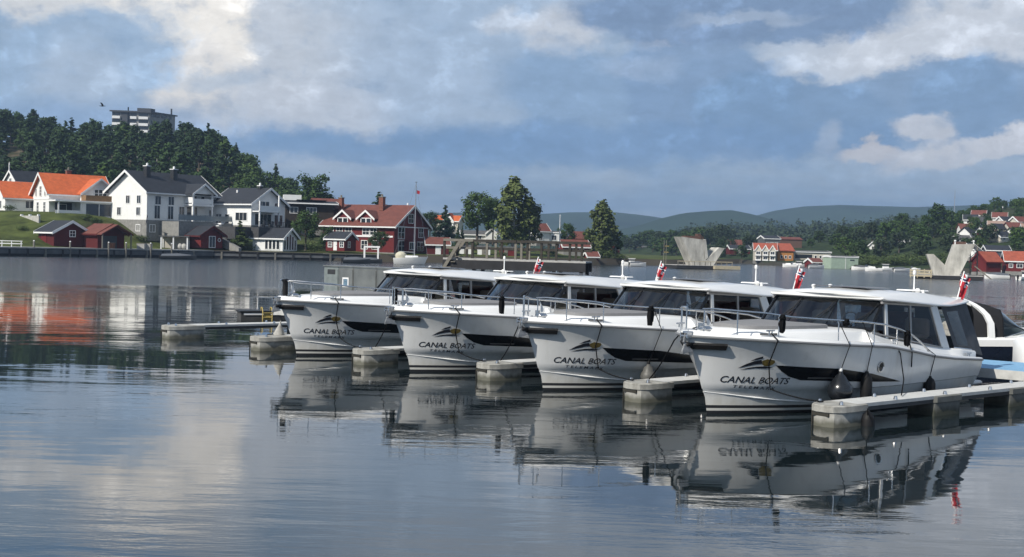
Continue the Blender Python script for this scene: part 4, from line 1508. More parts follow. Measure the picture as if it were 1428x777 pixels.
# ---------------------------------------------------------------- houses
W_WHITE = board_mat('white_weatherboard', (0.80, 0.80, 0.78), 0.6, 7, var=.06)
W_RED = board_mat('red_weatherboard', (0.125, 0.014, 0.014), 0.75, 7)
W_DKRED = board_mat('dark_red_boards', (0.085, 0.011, 0.011), 0.8, 7)
W_BROWN = board_mat('dark_brown_boards', (0.035, 0.028, 0.022), 0.8, 7)
W_GREEN = board_mat('pale_green_sheeting', (0.34, 0.43, 0.34), 0.6, 3, vertical=True)
W_YEL = board_mat('ochre_boards', (0.45, 0.20, 0.06), 0.7, 6)
W_CREAM = board_mat('cream_boards', (0.58, 0.54, 0.46), 0.7, 6)
R_ORANGE = board_mat('orange_pantiles', (0.54, 0.125, 0.04), 0.75, 8, var=.22, axis='X')
R_RED = board_mat('red_pantiles', (0.33, 0.085, 0.05), 0.8, 8, var=.25, axis='X')
R_BROWNRED = board_mat('brown_red_pantiles', (0.155, 0.055, 0.042), 0.8, 8, var=.25, axis='X')
R_DARK = board_mat('dark_slate', (0.030, 0.033, 0.040), 0.65, 8, var=.3, axis='X')
R_GREY = board_mat('grey_felt', (0.10, 0.10, 0.10), 0.85, 6, var=.3, axis='X')
STONE = mat('grey_foundation', (0.24, 0.235, 0.22), 0.9, var=.25, vscale=2.2, bump=.4, bscale=8)
PANE = mat('window_pane', (0.025, 0.030, 0.036), 0.08, spec=0.6)
BRICK = mat('chimney_brick', (0.20, 0.075, 0.05), 0.9, var=.3, vscale=6)
TRIM = mat('white_trim', (0.80, 0.80, 0.79), 0.5)
GREYW = mat('weathered_wood', (0.20, 0.185, 0.155), 0.9, var=.3, vscale=3, bump=.3, bscale=12, stretch=(1, 1, 4))
DARKW = mat('tarred_timber', (0.022, 0.022, 0.024), 0.85, var=.5, vscale=1.5, bump=.4, bscale=6)


class House:
    """gabled building; local x along the ridge, the -y side towards the viewer, origin at the front left corner"""

    def __init__(s, name, label, cat, p, deg, L, W, eave, rise, wall, roof, base=0.0, base_m=None, over=.45, trim=TRIM, group=None, ridge_off=.5, thick=.18, gable_over=None, down=.6):
        s.t = thing(name, label, cat, p, R(deg), group)
        s.L, s.W, s.eave, s.rise, s.ro = L, W, eave, rise, ridge_off
        yr = W * ridge_off
        mb = MB()
        mb.prism([(0, 0, base), (0, W, base), (0, W, eave), (0, yr, eave + rise), (0, 0, eave)], (L, 0, 0))
        mb.build('wall', wall, s.t)
        if base > 0:
            mb = MB(); mb.box((L / 2, W / 2, (base - down) / 2 - .001), (L - .1 + .14, W - .1 + .14, base + down)); mb.build('foundation', base_m or STONE, s.t)
        go = over if gable_over is None else gable_over
        mb = MB()
        sl0 = rise / yr; sl1 = rise / (W - yr)
        yo = over
        mb.prism([(-go, -yo, eave - yo * sl0 + .03), (-go, yr, eave + rise + .03), (-go, W + yo, eave - yo * sl1 + .03), (-go, W + yo, eave - yo * sl1 + .03 + thick), (-go, yr, eave + rise + .03 + thick * 1.15), (-go, -yo, eave - yo * sl0 + .03 + thick)], (L + 2 * go, 0, 0))
        s.roof = mb.build('roof', roof, s.t)
        # bargeboards and eaves boards
        if trim:
            for x in (-go - .05, L + go):
                mb = MB()
                b = .22
                mb.prism([(x, -yo - .02, eave - yo * sl0 - b + .08), (x, yr, eave + rise - b + .10), (x, W + yo + .02, eave - yo * sl1 - b + .08), (x, W + yo + .02, eave - yo * sl1 + .08 + thick), (x, yr, eave + rise + .06 + thick * 1.15), (x, -yo - .02, eave - yo * sl0 + .08 + thick)], (.05, 0, 0))
                mb.build('bargeboard', trim, s.t)
            mb = MB(); mb.box((L / 2, -yo - .03, eave - yo * sl0 + .06), (L + 2 * go, .05, .20)); mb.build('fascia', trim, s.t)

    def face(s, f):
        if f == 'front': return Vector((0, 0, 0)), Vector((1, 0, 0)), Vector((0, -1, 0))
        if f == 'left': return Vector((0, s.W, 0)), Vector((0, -1, 0)), Vector((-1, 0, 0))
        return Vector((s.L, 0, 0)), Vector((0, 1, 0)), Vector((1, 0, 0))

    def slab(s, mb, o, U, N, u, v, w, h, d, out=0.0):
        """box on a facade: u,v its lower left corner, w,h its size, from out to out+d"""
        q = [o + U * (u + a * w) + N * (out + c * d) + Vector((0, 0, v + b * h)) for b in (0, 1) for a, c in ((0, 0), (1, 0), (1, 1), (0, 1))]
        mb.hexa([tuple(x) for x in q])

    def win(s, f, u, v, w, h, nx=2, ny=1, fr=TRIM, pane=PANE, b=.09, shut=None, parent=None, off=0.0):
        o, U, N = s.face(f)
        mb = MB()
        for a in ((u - b, v - b, w + 2 * b, b), (u - b, v + h, w + 2 * b, b), (u - b, v, b, h), (u + w, v, b, h)):
            s.slab(mb, o, U, N, *a, .06, .004 + off)
        m_ = .05
        for i in range(1, nx):
            s.slab(mb, o, U, N, u + w * i / nx - m_ / 2, v, m_, h, .045, .004 + off)
        for j in range(1, ny):
            s.slab(mb, o, U, N, u, v + h * j / ny - m_ / 2, w, m_, .04, .004 + off)
        fo = mb.build('window', fr, parent or s.t)
        if parent is None:
            mb = MB(); s.slab(mb, o, U, N, u, v, w, h, .015, .003 + off); mb.build('pane', pane, fo)
        return fo

    def door(s, f, u, v, w, h, m=WHITE_P, handle=True):
        o, U, N = s.face(f)
        mb = MB(); s.slab(mb, o, U, N, u, v, w, h, .05, .004); d = mb.build('door', m, s.t)
        if handle:
            mb = MB(); s.slab(mb, o, U, N, u + w * .82, v + h * .46, .05, .10, .05, .055); mb.build('handle', DARKMETAL, d)
        return d

    def extra(s, name, f, u, v, w, h, d, m, out=0.0, parent=None):
        o, U, N = s.face(f)
        mb = MB(); s.slab(mb, o, U, N, u, v, w, h, d, out)
        return mb.build(name, m, parent or s.t)

    def chimney(s, x, y, z0, h, w=.7, m=BRICK, cap=True):
        mb = MB(); mb.box((x, y, z0 + h / 2), (w, w, h)); c = mb.build('chimney', m, s.roof)
        if cap:
            mb = MB(); mb.box((x, y, z0 + h + .06), (w + .16, w + .16, .12)); mb.lathe([(.16, 0), (.16, .35), (.02, .42)], (x, y, z0 + h + .12), 8)
            mb.build('chimney_cap', TRIM if m is not BRICK else GREYW, c)

    def wing(s, name, x0, x1, out, z0, eave, rise, wall, roof, trim=TRIM, back=3.0, over=.35, win=None):
        """gable standing forward of the front"""
        xm = (x0 + x1) / 2
        mb = MB()
        if wall:
            mb.prism([(x0, -out, z0), (x1, -out, z0), (x1, -out, eave), (xm, -out, eave + rise), (x0, -out, eave)], (0, out + back, 0)); w = mb.build(name, wall, s.t)
        else:
            w = s.t
        sl = rise / (xm - x0); mb = MB(); yo = out + over
        P = lambda x, dz: (x, -yo, eave + rise - abs(x - xm) * sl + .03 + dz)
        mb.prism([P(x0 - over, 0), P(xm, 0), P(x1 + over, 0), P(x1 + over, .16), P(xm, .18), P(x0 - over, .16)], (0, yo + back, 0))
        mb.build('gable_roof', roof, w)
        mb = MB()
        P2 = lambda x, dz: (x, -yo - .05, eave + rise - abs(x - xm) * sl + dz)
        mb.prism([P2(x0 - over, -.16), P2(xm, -.14), P2(x1 + over, -.16), P2(x1 + over, .2), P2(xm, .22), P2(x0 - over, .2)], (0, .05, 0))
        mb.build('bargeboard', trim, w)
        return w


def right_corner(px, py, Y, L, a):
    """origin of a house whose right front corner stands at this point"""
    q = at(px, py, Y)
    return Vector((q.x - L * math.cos(R(a)), q.y - L * math.sin(R(a)), q.z))


# white house with the slate roof
def white_house():
    Y = 184.0
    p = at(204, 330.5, Y)
    z0 = p.z
    up = lambda py: at(204, py, Y).z - z0
    b, e = up(306.5), up(266)
    h = House('white_house', 'large white house with dark slate roof, two black chimneys and a pillared balcony porch', 'house', p, 55, 13.6, 9.2, e, 2.95, W_WHITE, R_DARK, b, STONE, .6)
    for u, v in ((4.3, b + 2.5), (6.9, b + 2.5), (2.2, b + .7), (6.8, b + .7)):
        h.win('left', u, v, .85, 1.15)
    h.win('left', 6.8, .9, .9, .9)
    for u in (1.5, 4.0, 12.2):
        h.win('front', u, b + 2.4, 1.05, 1.25)
    for u in (1.4, 3.95, 6.1):
        h.win('front', u, b + .25, 1.0, 1.95)
    h.win('front', 12.1, b + .4, 1.1, 1.5)
    for u in (.6, 3.0, 5.4):
        h.win('front', u, .8, .95, 1.05)
    # two storey porch
    w = h.wing('porch_gable', 7.2, 11.3, 1.9, e - .05, e, 1.35, W_WHITE, R_DARK, back=4.0, over=.45)
    for u in (7.35, 11.15):
        mb = MB(); mb.box((u, -1.75, (b + e) / 2), (.26, .26, e - b)); mb.build('column', TRIM, h.t)
    mb = MB(); mb.box((9.25, -.95, b + 2.55), (4.3, 1.95, .30)); mb.build('balcony', TRIM, h.t)
    mb = MB()
    mb.box((9.25, -1.80, b + 3.5), (3.9, .07, .08)); mb.box((9.25, -1.80, b + 3.12), (3.9, .04, .7)); mb.box((7.2, -.9, b + 3.3), (.05, 1.7, .9))
    mb.build('balcony_rail', TRIM, h.t)
    for u in (7.9, 8.9, 10.4):
        h.win('front', u, b + 3.0, .6, 1.15, 1)
    h.win('front', 7.6, b + .15, .8, 2.1, 1); h.win('front', 8.7, b + .15, .9, 2.1, 1)
    # terrace in front of the basement
    mb = MB(); mb.box((8.2, -2.2, b / 2 - .6), (11.4, 4.3, b + .95)); mb.build('terrace', STONE, h.t)
    rl = MB()
    for i in range(12):
        rl.box((2.6 + i * 1.02, -4.25, b + .45), (.05, .05, 1.0))
    rl.box((8.2, -4.25, b + .95), (11.4, .06, .06)); rl.box((8.2, -4.25, b + .5), (11.4, .02, .75))
    rl.build('terrace_rail', mat('rail_glass', (.20, .23, .24), .2), h.t)
    h.chimney(2.6, 3.4, e + 1.6, 2.3, .75, DARKMETAL); h.chimney(7.6, 3.2, e + 1.4, 2.3, .8, DARKMETAL)
    # flag on the wall by the corner
    mb = MB(); mb.tube([(.2, -.1, b + .2), (-.9, -1.2, b + .9)], .03, 5); mb.build('flag_pole', WHITE_P, h.t)
    mb = MB(); mb.prism([(-.8, -1.1, b + .85), (-.2, -.5, b + .5), (-.7, -.7, b - .9), (-.95, -1.0, b - .8)], (.03, .03, 0)); mb.build('flag', FBLUE, h.t)
    # outside stair down to the lawn
    mb = MB()
    for i in range(8):
        mb.box((10.2 - i * .45, -4.8 - i * .0, b - .25 - i * .36), (.5, 1.0, .2))
    mb.build('stair', TRIM, h.t)


white_house()


def orange_house():
    Y = 186.0
    p = at(68, 306, Y); z0 = p.z
    up = lambda py: at(68, py, Y).z - z0
    b, e = up(301), up(268.5)
    h = House('orange_roofed_house', 'white villa with bright orange tiled roof, brick chimney and glazed garden room', 'house', p, 40, 9.6, 7.2, e, 2.9, W_WHITE, R_ORANGE, max(b, .3), STONE, .5)
    for u in (1.9, 4.9):
        h.win('left', u, b + .55, .8, 1.55, 2, 3)
    h.win('left', 3.1, b + 3.1, .75, 1.45, 2, 3)
    for u in (1.3, 5.3):
        h.win('left', u, b + 3.1, .4, 1.1, 1)
    h.extra('belt', 'left', 0, b + 2.55, 7.2, .12, .06, TRIM, .004)
    h.win('front', 1.5, b + .6, 1.1, 1.2)
    # cross gable with a balcony
    w = h.wing('cross_gable', 4.6, 10.1, 1.4, b + 2.4, e + .2, 2.1, W_WHITE, R_ORANGE, back=5.0, over=.5)
    o = h.face('front')
    mb = MB(); h.slab(mb, *o, 6.4, b + 3.1, 2.0, 1.3, .05, 1.42); wn = mb.build('window', TRIM, h.t)
    for i in range(3):
        for j in range(2):
            mb = MB(); h.slab(mb, *o, 6.5 + i * .64, b + 3.2 + j * .58, .52, .48, .02, 1.465); mb.build('pane', PANE, wn)
    mb = MB(); h.slab(mb, *o, 4.4, b + 2.35, 6.3, .95, .08, 3.3); h.slab(mb, *o, 4.4, b + 2.35, .08, .95, 1.9, 1.4)
    mb.build('balcony_rail', mat('brown_stained_wood', (0.20, 0.115, 0.05), .8, var=.3, vscale=4), h.t)
    # flat roofed garden room, one bay open, three bays glazed
    mb = MB(); h.slab(mb, *o, -.3, b + 2.2, 11.2, .22, 3.6, 0.0); mb.build('garden_room_roof', TRIM, h.t)
    mb = MB(); h.slab(mb, *o, 3.9, b + .0, 6.9, 2.2, 3.2, .02); mb.build('garden_room', WHITE_P, h.t)
    for i in range(3):
        mb = MB(); h.slab(mb, *o, 4.5 + i * 2.1, b + .15, 1.95, 1.85, .03, 3.225); mb.build('pane', PANE, h.t)
    mb = MB(); h.slab(mb, *o, .9, b + .1, 2.6, 2.0, .03, .03); mb.build('porch_shade_panel', mat('porch_shade', (.05, .055, .06), .8), h.t)  # dark panel on the wall, coloured as the shade under the porch
    for u in (.2, 3.6):
        mb = MB(); h.slab(mb, *o, u, b, .18, 2.2, .18, 3.2); mb.build('post', TRIM, h.t)
    mb = MB(); h.slab(mb, *o, -.2, b + .1, 3.9, .8, .05, 3.25); mb.build('porch_rail', TRIM, h.t)
    mb = MB(); h.slab(mb, *o, -.3, -1.5, 11.2, 1.5 + b, 3.5, .01); mb.build('plinth', STONE, h.t)
    h.chimney(4.4, 4.2, e + 2.2, 1.5, .7)


orange_house()


def corner_house():
    p = at(7, 299, 189); e = at(7, 276, 189).z - p.z
    h = House('orange_roofed_house', 'white house with orange roof cut off by the left picture edge', 'house', p, 40, 7, 6.5, e + .2, 2.3, W_WHITE, R_ORANGE, .4, STONE, .5)
    h.win('left', 3.8, 1.0, .9, 1.1); h.win('front', 3.1, 1.1, 1.2, 1.1)
    p = at(22, 290, 205); e = at(22, 262, 205).z - p.z
    h = House('white_house', 'white gable topped by a small pinnacle, behind the two orange roofs', 'house', p, 48, 8, 3.9, e + 1.2, 1.6, W_WHITE, R_DARK, .3, STONE, .35)
    mb = MB(); mb.box((-.3, 1.95, e + 3.3), (.14, .14, 1.3)); mb.lathe([(.12, 0), (.02, .5)], (-.3, 1.95, e + 3.9), 6); mb.build('pinnacle', TRIM, h.t)
    h.win('left', 1.6, e + .7, .6, .9)


corner_house()


def slate_house():
    Y = 190.0
    p0 = at(350, 316.5, Y)                                  # the corner shared by the lit long side and the gable
    e = at(350, 283, Y).z - p0.z
    a = -32
    L, W = 8.2, 7.6
    ca, sa = math.cos(R(a)), math.sin(R(a))
    p = (p0.x - L * ca, p0.y - L * sa, p0.z)
    h = House('slate_roofed_house', 'white house with long dark roof and a balcony under its open right gable', 'house', p, a, L, W, e, 2.3, W_WHITE, R_DARK, .25, STONE, .55)
    h.win('front', 4.9, 1.0, 2.4, 1.2, 3); h.win('front', .6, .5, 1.2, 1.4); h.win('front', 2.6, .5, .9, 1.4, 1)
    o = h.face('right')
    mb = MB(); h.slab(mb, *o, .2, 2.35, 4.7, .18, 1.5, .0); mb.build('balcony', TRIM, h.t)
    mb = MB(); h.slab(mb, *o, .3, 2.55, 4.5, .8, .05, 1.4); mb.build('balcony_rail', TRIM, h.t)
    for u in (.3, 4.6):
        mb = MB(); h.slab(mb, *o, u, .1, .2, 5.0 if u > 4 else 4.0, .2, 1.3); mb.build('column', TRIM, h.t)
    h.win('right', 1.5, 2.75, 2.4, 1.3, 3, pane=PANE); h.win('right', 5.2, 2.8, 1.0, 1.1)
    h.win('right', .8, .35, 3.6, 1.7, 4); h.win('right', 5.2, .3, 1.8, 1.7, 2)
    mb = MB(); mb.box((4.6, -1.5, -1.0), (9.0, 5.6, 1.9)); mb.box((9.3, 3.4, -1.0), (3.0, 8.8, 1.9)); mb.build('terrace', mat('terrace_timber', (.05, .05, .052), .8, var=.4), h.t)
    mb = MB()
    for i in range(9):
        mb.box((10.75, -.9 + i * 1.08, .4), (.06, .06, .9))
    mb.box((10.75, 3.4, .85), (.07, 8.8, .06)); mb.build('terrace_rail', DARKMETAL, h.t)
    for i, (x, lb_) in enumerate(((9.6, 'left'), (9.9, 'middle'), (10.2, 'right'))):
        yy = 1.2 + i * 1.4
        g = thing('garden_chair', f'dark garden chair on the terrace under the open gable, {lb_} one of three', 'chair', (p[0] + x * ca - yy * sa, p[1] + x * sa + yy * ca, p[2]), R(a), 'garden chairs on the terrace')
        mb = MB(); mb.box((0, 0, .38), (.6, .6, .14), .3, .05); mb.build('seat', CANVAS, g)
        mb = MB(); mb.box((.25, .08, .72), (.14, .6, .6), .3, .05); mb.build('backrest', CANVAS, g)
        mb = MB(); mb.box((0, 0, .16), (.5, .5, .30), .3); mb.build('base', DARKMETAL, g)
    h.chimney(6.5, 3.6, e + 1.6, 1.2, .55, DARKMETAL)
    mb = MB(); mb.box((2.6, 2.6, e + 1.9), (.25, .25, .5)); mb.build('roof_vent', TRIM, h.roof)


slate_house()


def brown_house():
    p = at(398, 322, 200); e = at(398, 283, 200).z - p.z
    h = House('brown_house', 'dark brown flat roofed house half hidden behind trees', 'house', p, 14, 7.8, 8, e, .35, W_BROWN, R_DARK, .3, STONE, .7)
    h.win('front', 3.4, e - 1.7, 1.5, 1.0, 3); h.win('front', .7, e - 1.6, 1.2, .9)
    mb = MB(); mb.box((1.2, 3.5, e + 1.0), (2.9, 2.4, .9)); mb.build('roof_room', WHITE_P, h.t)
    mb = MB(); mb.box((4.3, 2.4, e + .62), (5.0, 3.5, .06)); mb.build('solar_panel', BLACK, h.roof)
    p = at(446, 326, 203); e = at(446, 284, 203).z - p.z
    h = House('red_roofed_house', 'dark house with low red brown roof between the brown house and the red boathouse', 'house', p, 24, 4.2, 8, e - .8, 1.6, W_BROWN, R_BROWNRED, .3, STONE, .5, trim=None)
    h.win('front', 1.0, 2.2, 1.2, 1.0)


brown_house()


def red_house():
    Y = 191.0
    L, a = 13.4, -24
    p = right_corner(549, 356, 195, L, a); z0 = p.z
    e = at(549, 315, 195).z - z0
    h = House('red_house', 'large red wooden house with brown red roof, two white edged dormers and brick chimneys', 'house', p, a, L, 11.5, e, 3.3, W_RED, R_BROWNRED, .4, STONE, .55)
    mb = MB(); mb.box((L / 2, -.06, e - 1.75), (L - .4, .08, .28)); mb.build('belt', TRIM, h.t)
    for u in (2.6, 4.3, 7.6, 9.0):
        h.win('front', u, e - 1.5, 1.15, 1.0, 2, 2)
    h.win('front', .9, e - 1.5, 1.1, 1.0, 2, 2)
    for u in (1.5, 4.5, 7.4, 9.4):
        h.win('front', u, .9, 1.1, 1.3, 2, 2)
    # dormers
    for x0 in (2.0, 6.4):
        y0 = -.10
        w = h.wing('dormer', x0, x0 + 2.9, -.5, e + .15, e + 1.15, 1.15, W_RED, R_BROWNRED, back=3.6, over=.30)
        o, U, N = h.face('front')
        mb = MB(); h.slab(mb, o, U, N, x0 + .45, e + .22, 2.0, 1.0, .06, -.498); f = mb.build('window', TRIM, w)
        for i in range(2):
            mb = MB(); h.slab(mb, o, U, N, x0 + .58 + i * .97, e + .34, .78, .76, .015, -.44); mb.build('pane', PANE, f)
    # right gable
    for u, v, ww, hh in ((1.3, e - 2.0, 2.0, 1.9), (1.4, .7, 2.2, 1.6), (8.2, e - 1.7, 1.5, 1.5), (7.8, .8, 2.0, 1.4), (4.6, e + .6, 1.6, 1.4)):
        h.win('right', u, v, ww, hh, 2, 2)
    h.extra('belt', 'right', 0, e - .2, 11.5, .16, .06, TRIM, .004)
    h.extra('bay', 'right', 3.3, .5, 2.6, 1.9, .8, W_RED); h.win('right', 3.7, 1.0, 1.8, 1.1, 3, 1, off=.8)
    h.chimney(8.6, 4.2, e + 2.5, 2.2, .8); h.chimney(1.0, 3.8, e + 2.2, 2.3, .7); h.chimney(11.6, 7.5, e + 2.2, 1.2, .5, DARKMETAL)
    # lean-to on the right
    q = at(595, 357, 199)
    a2 = House('red_annex', 'low red annex with red brown roof right of the large red house', 'shed', q, 8, 3.6, 4, 1.9, 1.0, W_DKRED, R_BROWNRED, .3, STONE, .3)
    a2.door('front', 1.4, .3, .9, 1.5)


red_house()


def boathouses():
    # the pair left of the white house
    p = right_corner(75, 346, 166, 4.4, -42); e = at(75, 323, 166).z - p.z
    h = House('boathouse', 'dark red boathouse with black roof and one small square window', 'boathouse', p, -42, 4.4, 5.0, e, 1.35, W_DKRED, R_DARK, 0, None, .45)
    # its gable faces right here, so the window sits there
    h.win('right', 2.3, e - .6, .75, .75, 2, 2); h.door('front', .9, .1, 1.5, 1.75, W_RED)
    p = right_corner(136, 347, 167, 3.6, -38); e = at(136, 325.5, 167).z - p.z
    h = House('boathouse', 'dark red boathouse with rust brown tiled roof and an open porch on posts', 'boathouse', p, -38, 3.6, 4.2, e, 1.15, W_DKRED, R_BROWNRED, 0, None, .45, trim=W_DKRED)
    h.extra('porch_shade_panel', 'right', .6, .1, 2.4, 1.7, .03, mat('porch_shade'), .004)  # dark panel painting the porch's shade onto the gable
    mb = MB(); mb.prism([(4.0, -.45, e - .2), (4.0, 2.1, e + 1.12), (4.0, 4.65, e - .2), (4.0, 4.65, e - .05), (4.0, 2.1, e + 1.29), (4.0, -.45, e - .05)], (1.2, 0, 0)); mb.build('porch_roof', R_BROWNRED, h.t)
    for y in (-.2, 4.3):
        mb = MB(); mb.box((5.05, y, e / 2), (.14, .14, e)); mb.build('post', GREYW, h.t)
    # the one below the white house's terrace, with its lean-to
    p = right_corner(280, 346, 182, 2.9, -40); e = at(280, 327.5, 182).z - p.z
    h = House('boathouse', 'bright red boathouse with black roof, white glazed door and a lifebuoy on its gable', 'boathouse', p, -40, 2.9, 3.9, e, 1.15, W_RED, R_DARK, 0, None, .5, trim=W_DKRED)
    h.win('right', 1.5, .15, 1.0, 1.6, 2, 1)
    lb = thing('lifebuoy', 'white lifebuoy hung on the gable of the bright red boathouse', 'lifebuoy', h.t.location, R(-40))
    mb = MB(); mb.tube([(2.98, 3.25 + .24 * math.cos(a), 1.25 + .24 * math.sin(a)) for a in [k * math.pi / 8 for k in range(17)]], .06, 6); mb.build('ring', WHITE_P, lb, smooth=60)
    p = at(223, 347, 180)
    t = thing('open_shed', 'open fronted shed with flat grey roof and white posts on the quay', 'shed', p, R(10))
    mb = MB(); mb.box((2.0, 1.4, 1.9), (4.4, 3.2, .16)); mb.build('roof', R_GREY, t)
    for x, y in ((.15, .0), (1.9, .0), (3.9, .0), (.15, 2.8), (3.9, 2.8)):
        mb = MB(); mb.box((x, y, .91), (.18, .18, 1.82)); mb.build('post', TRIM, t)
    mb = MB(); mb.box((2.0, 2.85, .9), (3.9, .08, 1.8)); mb.build('rear_wall', W_CREAM, t)
    for i, (x, lab) in enumerate(((2.7, 'pale tarpaulin bundle under the open shed, left one'), (3.3, 'pale tarpaulin bundle at the right end of the open shed'))):
        mb = MB(); mb.ball((0, 0, .42), .5, 10, 6, (.8, .6, .9))
        tag(mb.build('tarpaulin', mat('pale_tarpaulin', (.42, .41, .38), .8, var=.3, bump=.5, bscale=4), None, smooth=60, loc=(p.x + x, p.y + .9, p.z)), lab, 'tarpaulin')
    # small red hut before the red house
    p = right_corner(481, 350.5, 189, 3.4, -22); e = at(481, 333.5, 189).z - p.z
    h = House('red_hut', 'small red hut with black roof, white door and three white windows', 'hut', p, -22, 3.3, 3.6, e, .95, W_RED, R_DARK, 0, None, .3)
    h.win('front', .45, .65, .6, .75, 2, 2); h.door('front', 1.35, .1, .62, 1.55); h.win('front', 2.5, .65, .6, .75, 2, 2); h.win('right', 1.1, .6, .6, .85, 2, 2)
    # the glazed white pavilion
    p0 = at(394, 351, 187); e = at(394, 332, 187).z - p0.z
    a = -18; L = 5.2
    p = (p0.x - L * math.cos(R(a)), p0.y - L * math.sin(R(a)), p0.z)
    h = House('pavilion', 'white glazed pavilion with dark roof, tall panes in its gable', 'pavilion', p, a, L, 4.6, e, 1.35, WHITE_P, R_DARK, .12, STONE, .4)
    for i in range(4):
        h.win('front', 2.2 + i * .66, .35, .46, 1.3, 1)
    for i in range(5):
        hh = [1.45, 2.0, 2.35, 2.0, 1.45][i]
        h.win('right', .35 + i * .83, .3, .55, hh, 1)
    # the small white house and the red ones by the birches, and what stands behind the jetty
    p = at(748, 338.5, 236); e = at(748, 322, 236).z - p.z
    h = House('cottage', 'small white cottage with red roof between the birches', 'house', p, 32, 3.0, 3.2, e, 1.3, W_WHITE, R_BROWNRED, .2, STONE, .25)
    h.win('front', .6, .5, .8, 1.2, 2, 2); h.win('left', 1.2, .5, .8, 1.2, 2, 2); h.chimney(.9, 1.6, e + .8, 1.3, .45)
    p = at(765, 339, 238)
    h = House('cottage', 'flat roofed white cottage just left of the flagpole by the birches', 'house', p, 6, 2.2, 2.2, 2.0, .15, W_WHITE, R_GREY, .1, STONE, .1)
    h.win('front', .6, .6, .9, .9, 2)
    for px, py, ty, w, lab, Y in ((803, 341, 324, 2.6, 'tall red gabled house behind the spreading birch', 250), ):
        p = at(px, py, Y); e = at(px, ty, Y).z - p.z
        h = House('red_house', lab, 'house', p, 20, w, 4, e * .45, e * .55, W_RED, R_BROWNRED, .2, STONE, .2, trim=None)
    p = at(786, 352, 222); e = at(786, 344, 222).z - p.z
    h = House('red_house', 'low red house with long orange red roof beyond the jetty', 'house', p, 12, 4.8, 4.4, e, 1.1, W_RED, R_BROWNRED, .2, STONE, .3)
    h.win('front', 1.0, .3, .7, .6); h.win('front', 3.0, .3, .7, .6)
    p = at(820, 369.5, 214); e = at(820, 358, 214).z - p.z
    h = House('boathouse', 'tiny red boathouse at the water right of the jetty', 'boathouse', p, 16, 1.9, 2.2, e, .7, W_RED, R_BROWNRED, 0, None, .25)
    p = at(856, 356, 236); e = at(856, 334, 236).z - p.z
    h = House('red_house', 'narrow dark red house just right of the spreading birch', 'house', p, 20, 1.2, 2.6, e * .6, e * .4, W_DKRED, R_BROWNRED, 0, None, .15, trim=None)
    p = at(606, 322, 255); e = at(606, 308, 255).z - p.z
    h = House('orange_roofed_house', 'far house with orange roof and white gable, left of the round trees', 'house', p, -12, 5.0, 4.5, e, 1.0, W_CREAM, R_ORANGE, .2, STONE, .3)
    w = h.wing('front_gable', 1.9, 4.1, .4, .2, e, 1.5, W_WHITE, R_ORANGE, over=.2)
    h.extra('pane', 'front', 2.4, .8, 1.2, 1.3, .02, PANE, .405)
    p = at(644, 335, 226); e = at(644, 327, 226).z - p.z
    h = House('white_house', 'long low white building with pale wall behind the jetty, partly behind the birch', 'house', p, 6, 6.8, 4, e, .6, W_WHITE, R_GREY, .2, STONE, .3)
    h.win('front', 2.8, .3, .8, .7); h.wing('front_gable', 4.4, 6.4, .6, .2, e + .3, .9, W_WHITE, R_GREY, over=.2)


boathouses()


